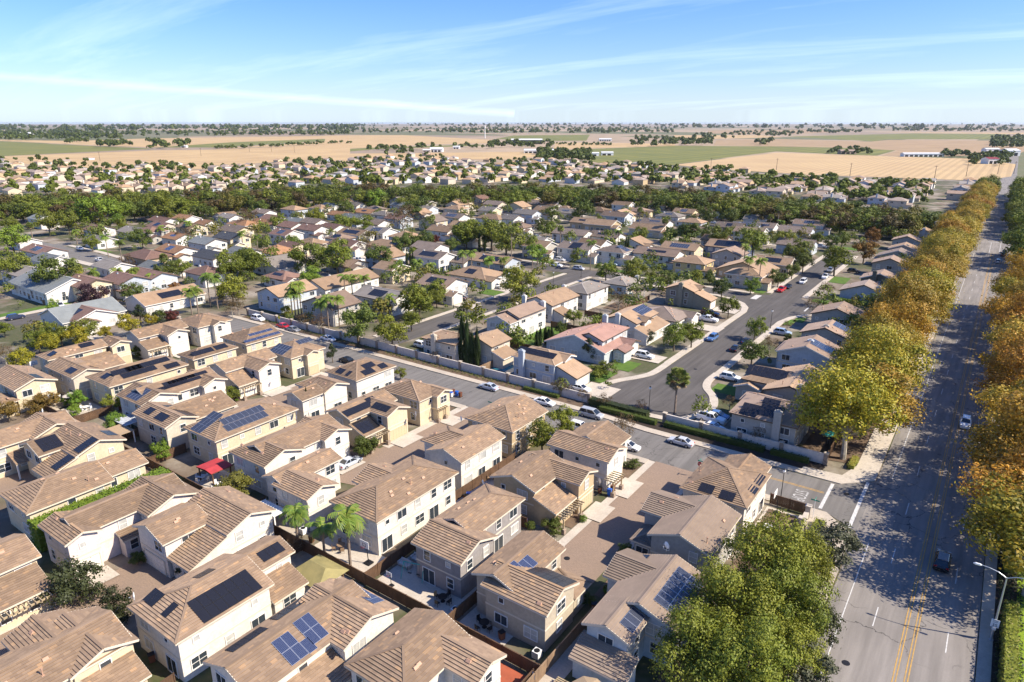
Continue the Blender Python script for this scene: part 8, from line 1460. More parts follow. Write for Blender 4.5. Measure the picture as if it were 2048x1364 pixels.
for s in range(3):
    CR['L',s]=crown(20+s,11,150,115,.055,2.2,.35).mesh('crown',['leaf_green'])
    CR['S',s]=crown(120+s,13,170,92,.056,2.3,.45,cr=(.13,.23)).mesh('crown',['leaf_green'])
    CR['M',s]=crown(40+s,8,62,58,.11,2.2,.34,cr=(.17,.3)).mesh('crown',['leaf_green'])
    CR['W',s]=crown(50+s,9,62,44,.125,2.2,.10,cr=(.17,.3)).mesh('crown',['leaf_green'])
    CR['B',s]=crown(60+s,8,60,84,.10,1.9,.05,cr=(.17,.3)).mesh('crown',['leaf_green'])
    CR['X',s]=crown(80+s,9,70,20,.085,2.4,.7,cr=(.15,.3)).mesh('crown',['leaf_green'])
CR['C',0]=crown(70,13,90,44,.11,2.9,.15,True,cr=(.17,.3)).mesh('crown',['leaf_green'])
TK={'n':trunk(1).mesh('trunk',['bark']),'p':trunk(2,limbs=7,rad=.05,split=.3).mesh('trunk',['bark_pale']),'b':trunk(3,1.9,6,.05,.16).mesh('trunk',['bark'])}
def cypmesh(n=900):
    r=random.Random(5); b=MB()
    for i in range(n):
        z=r.random()**.9; a=r.uniform(0,6.283); w=(.72+.28*math.sin(a*3+z*9))*min(1,(1-z)*3.0)**.7*min(1,.55+z*3)*r.uniform(.8,1)
        leafquad(b,(w*math.cos(a),w*math.sin(a),.02+z*.97),(math.cos(a),math.sin(a),.5+r.uniform(-.4,.4)),.34*r.uniform(.7,1.2),r,.25)
    # leaves are stretched upward by the tree's own scale
    return b.mesh('crown',['leaf_cyp'])
CYP=cypmesh()
def palmcrown(kind,seed):
    r=random.Random(seed); b=MB()
    if kind=='queen':
        for i in range(20):
            a=6.283*i/20*2.4+r.uniform(-.2,.2); el=r.uniform(.0,1.25); L=r.uniform(.85,1.12); p=Vector((0,0,0)); d=Vector((math.cos(a)*math.cos(el),math.sin(a)*math.cos(el),math.sin(el)))
            side=Vector((-math.sin(a),math.cos(a),0)); prev=p
            for k in range(11):
                d=(d+Vector((0,0,-.17))).normalized(); q=prev+d*L/10; w=.30*math.sin(.35+2.5*k/11)
                for sg in (-1,1):
                    tip=q+side*sg*w+d*.12+Vector((0,0,-.10-.10*r.random())); b.face([prev,q,tip+d*.02,tip-d*.04])
                prev=q
    else:
        for i in range(95):
            e=rdir(r,-.8); q=Vector((e.x,e.y,e.z))*r.uniform(.45,.72); n=(e+Vector((0,0,.5))+rdir(r)*.3).normalized(); u=n.cross(e).normalized(); v=e.copy()
            m=0 if e.z>-.52 else 1
            for k in range(-3,4):
                t=k*.36; d2=(v*math.cos(t)+u*math.sin(t)); o=u*math.cos(t)-v*math.sin(t)
                b.face([q,q+d2*.25+o*.075,q+d2*.46+Vector((0,0,-.07)),q+d2*.25-o*.075],m)
            b.bar((0,0,0),q,.02,None,m)
    return b
plain('palm_skirt',(.30,.22,.12),(.22,.16,.09),2,.9)
PC={('queen',s):palmcrown('queen',s).mesh('crown',['leaf_palm']) for s in range(3)}
PC.update({('fan',s):palmcrown('fan',s).mesh('crown',['leaf_fan','palm_skirt']) for s in range(2)})
def ptrunk():
    b=MB(); pts=[(0,0,k/14) for k in range(15)]; b.tube(pts,[.021*(1.35-.4*k/14)*(1.1 if k%2 else 1) for k in range(15)],8); return b.mesh('trunk',['palm_bark'])
PT=ptrunk()
def ordw(k):
    o='zeroth first second third fourth fifth sixth seventh eighth ninth tenth eleventh twelfth thirteenth fourteenth fifteenth sixteenth seventeenth eighteenth nineteenth'.split()
    if k<20: return o[k]
    t={2:'twent',3:'thirt',4:'fort',5:'fift',6:'sixt',7:'sevent',8:'eight'}[k//10]
    return t+'ieth' if k%10==0 else t+'y-'+o[k%10]
ARCH={'big':'L','syca':'S','green':'M','dgreen':'M','olive':'M','beltbrown':'M','round':'M','bgreen':'B','yellow':'B','bronze':'M','orange':'M','brown':'X','purple':'B','red':'B','grey':'M','dark':'M','conedark':'C'}
NAMES={'syca':'sycamore_tree','queen':'palm_tree','fan':'palm_tree','cyp':'cypress_tree','conedark':'conifer_tree','yellow':'yellow_tree','beltbrown':'belt_tree','olive':'belt_tree'}
GRP={'syca':'sycamores along the avenue','queen':'feathery palms','fan':'fan palms','cyp':'slim cypresses'}
for i,(k,x,y,r,H,lb) in enumerate(TREES):
    belt=lb[0]=='B' and lb[1].isdigit(); q=int(lb[3:]) if lb[1].isdigit() else 0
    if belt: lb='%s tree in the %s row of the dark tree belt, %s from left'%({'green':'green','dgreen':'dark green','olive':'olive','beltbrown':'brownish'}[k],['front','second','third','back'][int(lb[1])],ordw(q))
    elif q: lb=['golden sycamore on the left side of the avenue, %s counted from the street corner','golden sycamore on the right side of the avenue, %s from the lamp post','sycamore beyond the crossing on the left of the avenue, %s in its row'][int(lb[1])]%ordw(q)
    nm='belt_tree' if belt else NAMES.get(k,'tree'); nm='shrub' if (not belt and r<1.7 and k not in('queen','fan','cyp')) else nm
    if nm=='belt_tree' and not belt: nm='tree'
    if k=='bgreen' and r<2.2 and not belt: nm='shrub'
    rz=rnd.uniform(0,6.28)
    t=thing(nm,lb,'palm' if k in('queen','fan') else 'shrub' if nm=='shrub' else 'tree',(x,y,0),rz,'trees of the dark tree belt' if belt else GRP.get(k,'shrubs in the gardens' if nm=='shrub' else 'garden and street trees'))
    if k=='cyp':
        o=link('crown',CYP,t); o.scale=(r,r,H); o=link('trunk',PT,t); o.scale=(4,4,H*.3); continue
    if k in('queen','fan'):
        o=link('trunk',PT,t); hh=H-r*.35; o.scale=(7 if k=='queen' else 8,7 if k=='queen' else 8,hh); o=link('crown',PC[k,i%(3 if k=='queen' else 2)],t,(0,0,hh)); o.scale=(r,r,r); continue
    a=ARCH[k]; 
    if k=='dgreen' and r<2.5 and not belt: a='B'
    if k in('bgreen','yellow','green') and not belt and H/r>2.1 and a=='B' and r>2.2: a='M'
    if k in('green','round','dark') and H<2.0*r: a='B'
    if belt: a='W'
    s=i%3 if a!='C' else 0; hb={'B':1.9,'X':2.4,'C':2.9}.get(a,2.2)
    o=link('crown',CR[a,s],t,mat='leaf_'+(k if k!='syca' else ['sycg','syca','sycg','syca','syca','syco'][i%6] if x<0 and y<190 else ['syca','syco','syca','syca','sycg'][i%5] if x<0 else ['syco','syco','syca','sycg'][i%4])); g_=1.12 if a in 'MW' else 1.05; o.scale=(r*g_,r*g_,H/hb)
    tm='p' if k in('syca','brown') else 'b' if a=='B' else 'n'; o=link('trunk',TK[tm],t); o.scale=(r,r,H/(1.9 if a=='B' else 2.2)*.93)
# far woods and garden trees far away: nobody could count them
def farblob(b,x,y,s,r):
    H=s*r.uniform(1.5,2.1); n=9 if s<10 else 7
    for i in range(n):
        d=rdir(r,-.2); P=Vector((x+d.x*s*.55,y+d.y*s*.55,H*.5+d.z*H*.34)); c=s*.55
        for j in range(6):
            e=rdir(r,-.4); leafquad(b,P+e*c*.8,e+rdir(r)*.4,c*1.35,r,.85)
rw=random.Random(9); FARWOOD=[]; FARTREE=[]
for a0,a1,d0,d1,n,s0,s1 in FARBAND:
    for _ in range(n):
        a=rw.uniform(a0,a1); d=1/rw.uniform(1/d1,1/d0); (FARTREE if d<900 and s1<=5.01 and n==33 else FARWOOD).append((d*math.sin(a),d*math.cos(a),rw.uniform(s0,s1)))
for nm,data,m,sc in (('garden_foliage',FARTREE,'leaf_green',1),('distant_woods',FARWOOD,'leaf_dgreen',1)):
    r=random.Random(3); b=MB()
    for x,y,s in data: farblob(b,x,y,s*sc,r)
    o=link(nm,b.mesh(nm,[m])); o['kind']='stuff'
# the garden trees and bushes between the houses of the middle distance, past counting
def gardenblob(b,x,y,s,r):
    H=s*r.uniform(1.5,2.2); n=16 if s>1.6 else 7
    for i in range(n):
        d=rdir(r,-.4); P=Vector((x+d.x*s*.62,y+d.y*s*.62,H*.5+d.z*H*.36)); c=s*r.uniform(.26,.42)
        for j in range(15): e=rdir(r,-.5); leafquad(b,P+e*c*r.uniform(.6,1.05),e+d*.4+rdir(r)*.5,max(.35,s*.2)*r.uniform(.7,1.3),r)
r=random.Random(8); gb={k:MB() for k in('green','dgreen','round','olive')}; boxes=[B for h in HOUSES for B in h[4]]; ng=0
ROADS=((-136,-122,100,240),(-62,-46,110,340),(-240,-60,223,239),(-236,-117,309,323),(-151,-89,382,394),(-233,-223,163,302),(-239,-224,20,100),(-420,-245,122,145))
while ng<900:
    x=r.uniform(-470,-22) if r.random()<.8 else r.uniform(-330,-60); y=r.uniform(60,440); d_=math.hypot(x,y)
    if y<118 and x>-200: continue
    if math.atan2(-x,y)>math.radians(35.4+37.5): continue
    s=r.choice([1,1.3,1.8,2.4,3,3.8,4.2])*r.uniform(.85,1.2)
    if any(B[0]-s*.6<x<B[1]+s*.6 and B[2]-s*.6<y<B[3]+s*.6 for B in boxes): continue
    if any(a-s*.5<x<c+s*.5 and e-s*.5<y<f+s*.5 for a,c,e,f in ROADS): continue
    gardenblob(gb[r.choice(['green','green','dgreen','round','olive'])],x,y,s,r); ng+=1
for k,b in gb.items(): o=link('garden_foliage',b.mesh('garden_foliage',['leaf_'+k])); o['kind']='stuff'
# hedges
def hedge(lb,x0,x1,y0,y1,h,mat='leaf_hedge',dens=26,ls=.2,name='hedge'):
    r=random.Random(int(x0*7+y0)); b=MB(); L=(x1-x0);D=(y1-y0)
    areas=[(L*D,'t'),(L*h,'a'),(L*h,'b'),(D*h,'c'),(D*h,'d')]
    for A,f in areas:
        for i in range(int(A*dens)):
            u,v=r.random(),r.random(); j=r.uniform(-.12,.14)
            if f=='t': p,n=(x0+u*L,y0+v*D,h+j*1.3+.12*math.sin(u*L*.9)),(0,0,1)
            elif f=='a': p,n=(x0+u*L,y0-j,v*h),(0,-1,.2)
            elif f=='b': p,n=(x0+u*L,y1+j,v*h),(0,1,.2)
            elif f=='c': p,n=(x0-j,y0+u*D,v*h),(-1,0,.2)
            else: p,n=(x1+j,y0+u*D,v*h),(1,0,.2)
            leafquad(b,p,Vector(n)+rdir(r)*.7,ls*r.uniform(.7,1.3),r)
    b.box(x0+.12,x1-.12,y0+.12,y1-.12,0,h-.12)
    cx,cy=(x0+x1)/2,(y0+y1)/2; b.v=[(p[0]-cx,p[1]-cy,p[2]) for p in b.v]
    return thing(name,lb,'hedge',(cx,cy,0),0,'clipped hedges',b.mesh(name,[mat]))
hedge('clipped hedge before the corner end of the pale wall',-26,-19.5,115.2,116.4,1.0)
hedge('long clipped hedge before the pale wall, beside the silver sedan',-46,-27,115.0,116.3,1.1)
hedge('clipped hedge between the palm and the sidewalk',-60,-47.5,114.6,115.8,1.1)
hedge('tall dark hedge filling the open stretch of the wall by the cul-de-sac',-63,-50,116,117.8,1.6,'leaf_ivy')
hedge('sunlit low hedge at the foot of the pale wall',-79,-70,115.2,116.3,.8,'leaf_hedge')
hedge('thick dark green hedge along the cream house with the plain hip roof',-101.2,-98.7,28,47,4.2,'leaf_bgreen',16,.32)
hedge('long clipped hedge beside the pale blue low house',-40,-24,238.6,240.2,1.3,'leaf_bgreen')
hedge('small clipped hedge at the street corner below the signpost',-14.4,-12.9,92,97,1.0,'leaf_hedgelit')
hedge('small clipped hedge beside the avenue sidewalk corner',-13.8,-12.7,117.5,122,.9,'leaf_hedgelit')
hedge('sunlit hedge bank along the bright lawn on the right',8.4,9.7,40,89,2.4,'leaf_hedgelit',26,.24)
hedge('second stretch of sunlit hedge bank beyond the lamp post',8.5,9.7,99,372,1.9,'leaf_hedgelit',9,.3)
hedge('clipped hedge at the rear of the plain garage house',-76,-64,314,316,1.4,'leaf_ivy',12,.3)
for nm,x0,x1,y0,y1,h,mt,n in (('ivy_ground_cover',7.9,10.5,40,130,.25,'leaf_ivy',5200),('verge_ground_cover',-12.6,-10,40,86,.3,'leaf_hedge',3600),('verge_ground_cover',-16,-12.5,40,86,.3,'leaf_hedge',2600),('wall_foot_planting',-122,-80,115,116.7,.45,'leaf_dgreen',900),('wall_foot_planting',-180,-124,115,116.7,.5,'leaf_dgreen',1000)):
    r=random.Random(n); b=MB()
    for i in range(n): leafquad(b,(r.uniform(x0,x1),r.uniform(y0,y1),h*r.random()+.05),Vector((0,0,1))+rdir(r)*.7,.30*r.uniform(.7,1.3),r)
    o=link(nm,b.mesh(nm,[mt])); o['kind']='stuff'
r=random.Random(77)
for (x0,x1,y0,y1) in ((-48,-42.7,75,80),(-46,-42.7,88,98),(-33,-30,64,72),(-89,-84.6,74,80),(-90,-84.6,88,99),(-128,-124,74.5,81),(-168,-164,77,83),(-92,-86.5,12,25)):
    for k in range(4):
        x,y=r.uniform(x0+.5,x1-.5),r.uniform(y0+.5,y1-.5)
        if any(B[0]<x<B[1] and B[2]<y<B[3] for h in HOUSES[:39] for B in h[4]): continue
        t=thing('shrub','low round green shrub in a bark mulched bed beside the paver alleys','shrub',(x,y,0),r.uniform(0,6),'low shrubs of the alley beds'); s=r.uniform(.45,.95); o=link('foliage',CR['B',k%3],t,mat='leaf_'+r.choice(['dgreen','bgreen','green'])); o.scale=(s,s,s*.62)
# ------------------------------------------------------------ fences and walls
def baymesh(mat):
    r=random.Random(4); b=MB()
    for i in range(16): b.box(-1.2+i*.15+.004,-1.2+(i+1)*.15-.004,-.012+(i%2)*.012,.014+(i%2)*.012,.05,1.72+r.uniform(-.01,.01))
    b.box(-1.2,1.2,.03,.07,.35,.44); b.box(-1.2,1.2,.03,.07,1.35,1.44); b.box(-1.2,1.2,-.05,.08,1.73,1.77); return b.mesh('fence_panel',[mat])
BAY={m:baymesh(m) for m in('wood_fence','wood_fence_light')}
PB=MB(); PB.box(-.06,.06,-.06,.06,0,1.86); POST={m:PB.mesh('post',[m]) for m in BAY}
def fence(lb,p,q,mat='wood_fence'):
    p,q=Vector(p),Vector(q); L=(q-p).length; n=max(1,round(L/2.4)); a=math.atan2(q.y-p.y,q.x-p.x); t=thing('wooden_fence',lb,'fence',(p.x,p.y,0),a,'wooden garden fences'); w_=L/n
    for i in range(n+1):
        link('post',POST[mat],t,(i*w_,0,0))
        if i<n: o=link('fence_panel',BAY[mat],t,((i+.5)*w_,0,0)); o.scale=((w_-.12)/2.4,1,1)
fence('long brown fence separating the two rows of yards, left half',(-150,49.2),(-92,49.2)); fence('long brown fence below the gazebo and the tall palm',(-92,49.2),(-57.6,48.9)); fence('long brown fence along the sunlit concrete strip',(-57.6,48.9),(-31.2,48.9))
for lb,p,q in [('side fence between palm patio and grey house',(-57.7,48.9),(-57.7,70)),('side fence right of the grey house patio',(-44,48.9),(-44,54.5)),('pale side fence beside the grey and cream house',(-31,38),(-31,60)),('side fence by the bottom edge satellite dish',(-31.4,34),(-31.4,48)),('side fence behind the white house with three windows',(-61.2,70.5),(-61.2,87)),('side fence of the red canopy yard',(-92.5,49),(-92.5,56)),('side fence left of the short palm',(-83.8,49),(-83.8,53)),('dark side fence of the lower court, left',(-100.5,45),(-92.5,49)),('side fence by the blue trampoline',(-103,46),(-103,49)),('dark fence beside the bottom left house',(-61.4,10),(-61.4,26)),('side fence of the bronze tree yard',(-139.5,46),(-139.5,57)),('fence below the panelled beige house',(-124.5,49),(-124.5,55)),('side fence between the long hip roof houses',(-111,49.3),(-111,56)),('corner yard fence by the basketball hoop',(-21.3,98.6),(-15.6,98.6)),('fence by the tan pergola house',(-56.5,71.2),(-48,71.2)),('side fence left of the tan plain house',(-100.8,87.4),(-95.5,87.4)),('patio fence by the gazebo',(-70.2,40),(-70.2,48.9)),('fence of the dark court yard with hoop',(-166,50),(-152,50)),
  ('red brown fence of the cypress yard',(-93.2,117.5),(-93.2,131)),('fence behind the white panelled house',(-100,138),(-89,138)),('fence behind the golden roofed house',(-100,160),(-86,160)),('fence behind the pink roofed house',(-90,152),(-90,178)),('back fence of the grey brown roofed house',(-90,178),(-90,205)),('lane fence before the long brown hip roof',(-292,133.6),(-262,131)),('brown fence of the pale roofed house at the left',(-246,86),(-243,101)),('fence of the golden roofed house garden',(-98,176),(-92,176)),('fence behind the stone grey house',(-35,133),(-22,133)),('fence between the avenue houses',(-36,155),(-24,155)),('patio fence of the panelled avenue house',(-22.2,117.5),(-17.5,117.5)),('fence right of the corner wall yard',(-17.2,117.5),(-17.2,131))]:
    fence(lb,(*p,0),(*q,0),'wood_fence_light' if 'pale' in lb or 'red' in lb else 'wood_fence')
def perimeter(lb,x0,x1,y,step=7.05,z=1.95):
    n=max(1,round((x1-x0)/step)); s=(x1-x0)/n; t=thing('perimeter_wall',lb,'wall',(x0,y,0),0,'pale wall with stone piers')
    pm=MB(); pm.box(-s/2+.33,s/2-.33,-.1,.1,0,z); pm.box(-s/2+.33,s/2-.33,-.15,.15,z,z+.07); pm=pm.mesh('wall_panel',['wall_stucco'])
    pi=MB(); rr=random.Random(2); k=0; zz=0
    for q in range(7):
        for (a,b_,c,d) in ((-.33,0,-.33,.33),(0,.33,-.33,.33)): j=rr.uniform(-.02,.02); pi.box(a+.006+j*.5,b_-.006,c+j,d-j,zz+.004,zz+.30)
        zz+=.305
    pi=pi.mesh('stone_pier',['stone_veneer']); cp=MB(); cp.box(-.42,.42,-.42,.42,2.14,2.26); cp=cp.mesh('pier_cap',['concrete'])
    for i in range(n+1):
        o=link('stone_pier',pi,t,(i*s,0,0)); link('pier_cap',cp,o)
        if i<n: link('wall_panel',pm,t,((i+.5)*s,0,0))
perimeter('pale stucco wall with stone piers before the stone grey house, ending at the avenue',-46.6,-17.2,117.0)
perimeter('long pale stucco wall with stone piers running past the cypresses to the far left',-182,-63.5,117.2)
perimeter('pale wall along the left court behind the yellow trees',-196,-178,100,6,1.7)
# ------------------------------------------------------------ vehicles
def carmeshes(kind):
    D={'sedan':(4.7,1.8,1.45),'suv':(4.7,1.88,1.72),'van':(5.0,1.95,1.78),'pickup':(5.5,1.95,1.85)}[kind]; L,Wd,H=D
    b=MB(); g=MB()
    hw=Wd/2; y0,y1=-L/2,L/2
    belt=.92 if kind=='sedan' else 1.05
    # lower body: stations along the length (y, top z, half width)
    if kind=='sedan': st=[(y0,.62,hw*.80),(y0+.15,.88,hw*.93),(y0+.9,.96,hw),(y0+1.9,belt,hw),(y1-1.7,belt,hw),(y1-1.2,.90,hw*.98),(y1-.25,.76,hw*.90),(y1,.58,hw*.74)]
    elif kind=='pickup': st=[(y0,.95,hw*.94),(y0+.1,1.08,hw),(y0+1.7,1.08,hw),(y0+1.75,1.1,hw),(y1-1.9,1.12,hw),(y1-1.3,1.12,hw*.98),(y1-.2,1.0,hw*.92),(y1,.72,hw*.8)]
    else: st=[(y0,.85,hw*.86),(y0+.12,1.02,hw*.96),(y0+.9,1.05,hw),(y0+2,1.05,hw),(y1-1.6,1.05,hw),(y1-1.1,1.04,hw*.97),(y1-.2,.88,hw*.9),(y1,.65,hw*.78)]
    rings=[[(-w_*.93,y,.28),(-w_,y,.55),(-w_*.98,y,z-.06),(-w_*.86,y,z),(w_*.86,y,z),(w_*.98,y,z-.06),(w_,y,.55),(w_*.93,y,.28)] for y,z,w_ in st]
    for a,c in zip(rings,rings[1:]):
        for i in range(8): b.face([a[i],a[(i+1)%8],c[(i+1)%8],c[i]][::-1])
    b.face(rings[0]); b.face(rings[-1][::-1])
    if kind=='sedan': gy=(y0+.65,y0+1.45,y1-2.05,y1-1.15)
    elif kind=='pickup': gy=(y0+1.85,y0+2.0,y1-2.35,y1-1.65)
    elif kind=='van': gy=(y0+.12,y0+.45,y1-1.9,y1-.95)
    else: gy=(y0+.15,y0+.6,y1-2.05,y1-1.3)
    zb=belt-.02 if kind!='pickup' else 1.09; a0,a1,a2,a3=gy; wb,wt=hw*.86,hw*.68
    P=[(-wb,a0,zb),(wb,a0,zb),(wb,a3,zb),(-wb,a3,zb),(-wt,a1,H-.06),(wt,a1,H-.06),(wt,a2,H-.06),(-wt,a2,H-.06)]
    for q in ((0,1,5,4),(1,2,6,5),(2,3,7,6),(3,0,4,7),(4,5,6,7)): g.face([P[i] for i in q])
    R=[(-wt*1.02,a1-.08,H-.06),(wt*1.02,a1-.08,H-.06),(wt*1.02,a2+.08,H-.06),(-wt*1.02,a2+.08,H-.06),(-wt*.9,a1+.05,H),(wt*.9,a1+.05,H),(wt*.9,a2-.05,H),(-wt*.9,a2-.05,H)]
    for q in ((0,1,5,4),(1,2,6,5),(2,3,7,6),(3,0,4,7),(4,5,6,7)): b.face([R[i] for i in q])
    for s in (-1,1):
        for (p,q,wd) in (((s*wb,a0,zb),(s*wt,a1,H-.05),.13),((s*wb,a3,zb),(s*wt,a2,H-.05),.09),((s*wb*1.005,(a0+a3)/2-.1,zb),(s*wt*1.01,(a1+a2)/2,H-.05),.1)): b.bar(p,q,wd,.05)
        b.box(s*(hw*.86)-.04+s*.12,s*(hw*.86)+.04+s*.16,a3-.45,a3-.28,zb,zb+.14)
    bed=None
    if kind=='pickup':
        bed=MB(); bed.box(-hw*.82,hw*.82,y0+.12,y0+1.72,1.06,1.085)
        for s in (-1,1): b.box(s*hw*.93-.08,s*hw*.93+.04,y0+.05,y0+1.8,1.05,1.28)
        b.box(-hw*.9,hw*.9,y0,y0+.09,.9,1.28)
    h=MB(); h.box(-.2,.2,-.04,.05,-.07,.07); k=MB(); k.box(-.16,.16,-.05,.04,-.1,.1)
    return dict(b=b.mesh('body',['paint_white']),g=g.mesh('window',['car_glass']),h=h.mesh('headlight',['lamp_clear']),t=k.mesh('taillight',['lamp_red']),bed=bed.mesh('truck_bed',['metal_black']) if bed else None,L=L,W=Wd,z=.6 if kind=='sedan' else .8)
CM={k:carmeshes(k) for k in('sedan','suv','van','pickup')}
wm=MB(); wm.tube([(-.12,0,0),(.12,0,0)],[.34,.34],16); wm.f.append(tuple(range(15,-1,-1))); wm.m.append(0); wm.uv+=[(0,0)]*16; WM=wm.mesh('wheel',['tyre'])
rm=MB(); rm.tube([(-.13,0,0),(.13,0,0)],[.21,.21],10); rm.f.append(tuple(range(9,-1,-1))); rm.m.append(0); rm.uv+=[(0,0)]*10; RM=rm.mesh('rim',['rim'])
HD={'N':0,'S':math.pi,'E':-math.pi/2,'W':math.pi/2}
for k,x,y,h,c,lb in CARS:
    M_=CM[k]; t=thing('parked_car' if 'driving' not in lb else 'car',lb,{'sedan':'car','suv':'car','van':'van','pickup':'pickup truck'}[k],(x,y,.03 if not(h in 'E' and ('drive' in lb)) else .17),HD[h]+rnd.uniform(-.03,.03),'cars on the streets and driveways')
    link('body',M_['b'],t,mat='paint_'+c); link('window',M_['g'],t)
    if M_['bed']: link('truck_bed',M_['bed'],t)
    for sx in (-1,1):
        link('headlight',M_['h'],t,(sx*M_['W']*.32,M_['L']/2-.10,M_['z'])); link('taillight',M_['t'],t,(sx*M_['W']*.36,-M_['L']/2+.06,M_['z']+.1))
        for yy in (-.30,.31): o=link('wheel',WM,t,(sx*(M_['W']/2-.12),M_['L']*yy,.34)); link('rim',RM,o)
# ------------------------------------------------------------ street furniture
for (x,y),h,lb in LAMPS:
    t=thing('street_lamp',lb,'street lamp',(x,y,.1),0,'black post lamps'); b=MB(); b.tube([(0,0,0),(0,0,.5),(0,0,.52),(0,0,h-.5)],[.14,.12,.065,.05],8); link('pole',b.mesh('pole',['metal_black']),t)
    b=MB(); b.tube([(0,0,h-.5),(0,0,h-.32),(0,0,h-.05),(0,0,h+.05)],[.1,.24,.2,.06],10); link('lantern',b.mesh('lantern',['globe_white']),t); b=MB(); b.tube([(0,0,h+.0),(0,0,h+.12),(0,0,h+.2)],[.24,.1,.03],10); link('lantern_cap',b.mesh('lantern_cap',['metal_black']),t)
t=thing('street_light','tall grey street light with two curved arms and a speed sign on its pole','street light',(7.5,83.2,.05)); b=MB(); b.tube([(0,0,0),(0,0,4),(0,0,8.4)],[.13,.10,.07],10); b.tube([(0,0,-.05),(0,0,.15)],[.25,.25],10); link('pole',b.mesh('pole',['metal_grey']),t)
for s in (-1,1):
    b=MB(); b.tube([(0,0,8.3),(s*.8,0,8.75),(s*1.7,0,8.95),(s*2.5,0,9.0)],[.055,.05,.045,.04],8); link('arm',b.mesh('arm',['metal_grey']),t)
    b=MB(); b.tube([(s*2.4,0,8.98),(s*2.55,0,8.98),(s*3.0,0,8.97),(s*3.2,0,8.95)],[.06,.14,.15,.05],8); link('lamp_head',b.mesh('lamp_head',['globe_white']),t)
b=MB(); b.box(-.4,.4,-.16,-.13,1.9,2.9); sp_=link('speed_sign',b.mesh('speed_sign',['white_paint']),t)
words('SPEED\nLIMIT',(0,-.165,2.66),0,.2,'metal_black','lettering','', sp_,math.pi/2); words('35',(0,-.165,2.18),0,.52,'metal_black','lettering','',sp_,math.pi/2)
b=MB(); b.box(-.2,.2,-.16,-.13,1.55,1.85); link('lower_sign',b.mesh('lower_sign',['white_paint']),t)
# stop sign by the alley, street name post at the corner
def octo(r): return [(r*math.cos(math.radians(22.5+45*i)),r*math.sin(math.radians(22.5+45*i))) for i in range(8)]
t=thing('stop_sign','red stop sign with green street name blades at the alley mouth','stop sign',(-33.3,100.4,.14)); b=MB(); b.tube([(0,0,0),(0,0,2.9)],[.04,.04],6); link('pole',b.mesh('pole',['metal_grey']),t)
b=MB(); b.face([(x,-.05,2.2+z) for x,z in octo(.42)]); b.face([(x,-.03,2.2+z) for x,z in octo(.42)][::-1])
for i in range(8): p,q=octo(.42)[i],octo(.42)[(i+1)%8]; b.face([(p[0],-.05,2.2+p[1]),(p[0],-.03,2.2+p[1]),(q[0],-.03,2.2+q[1]),(q[0],-.05,2.2+q[1])])
sg=link('sign_plate',b.mesh('sign_plate',['sign_red']),t); words('STOP',(0,-.055,2.2),0,.26,'white_paint','lettering','',sg,math.pi/2)
for zz,rz in ((2.78,0),(2.98,math.pi/2)): b=MB(); b.box(-.42,.42,-.012,.012,-.08,.08); link('street_name_blade',b.mesh('street_name_blade',['sign_green']),t,(0,0,zz),rz)
t=thing('street_name_sign','pale pole with blue green street name blades at the avenue corner','street sign',(-14.9,97.9,.14)); b=MB(); b.tube([(0,0,0),(0,0,3.2)],[.05,.045],6); link('pole',b.mesh('pole',['white_paint']),t)
for zz,rz in ((3.0,0),(3.22,math.pi/2)): b=MB(); b.box(-.6,.6,-.015,.015,-.1,.1); link('street_name_blade',b.mesh('street_name_blade',['sign_green']),t,(0,0,zz),rz)
t=thing('street_name_sign','teal street name sign at the kerb between the two tan roofs','street sign',(-76.6,100.2,.14)); b=MB(); b.tube([(0,0,0),(0,0,2.9)],[.045,.04],6); link('pole',b.mesh('pole',['metal_grey']),t); b=MB(); b.box(-.5,.5,-.015,.015,2.6,2.85); link('street_name_blade',b.mesh('street_name_blade',['sign_green']),t)
t=thing('warning_sign','bright yellow diamond sign on a pole before the pale wall','sign',(-163.6,115,.14)); b=MB(); b.tube([(0,0,0),(0,0,3)],[.05,.05],6); link('pole',b.mesh('pole',['metal_grey']),t); b=MB(); b.bar((0,-.05,2.1),(0,-.02,3.4),.9,.9) if 0 else b.face([(0,-.06,2.0),(.65,-.06,2.65),(0,-.06,3.3),(-.65,-.06,2.65)]); b.face([(0,-.04,2.0),(-.65,-.04,2.65),(0,-.04,3.3),(.65,-.04,2.65)]); plain('sign_yellow',(.75,.62,.03),None); link('sign_plate',b.mesh('sign_plate',['sign_yellow']),t)
def binmesh():
    b=MB(); p=[(-.25,-.28),(.25,-.28),(.25,.28),(-.25,.28)]; q=[(x*1.18,y*1.18) for x,y in p]
    for i in range(4): j=(i+1)%4; b.face([(*p[i],.06),(*p[j],.06),(*q[j],1.0),(*q[i],1.0)])
    return b
for (x,y),c,lb in BINS:
    m={'bluebin':'bin_blue','bluewhite':'white_paint','brownbin':'bin_brown'}[c]; t=thing('wheeled_bin',lb,'bin',(x,y,.1),0,'wheeled bins at the kerbs'); link('body',binmesh().mesh('body',[m]),t)
    b=MB(); b.box(-.32,.32,-.34,.36,1.0,1.09); link('lid',b.mesh('lid',['bin_blue' if c!='brownbin' else m]),t)
    for s in (-1,1): b=MB(); b.tube([(s*.24,.3,.11),(s*.3,.3,.11)],[.11,.11],8); link('wheel',b.mesh('wheel',['tyre']),t)
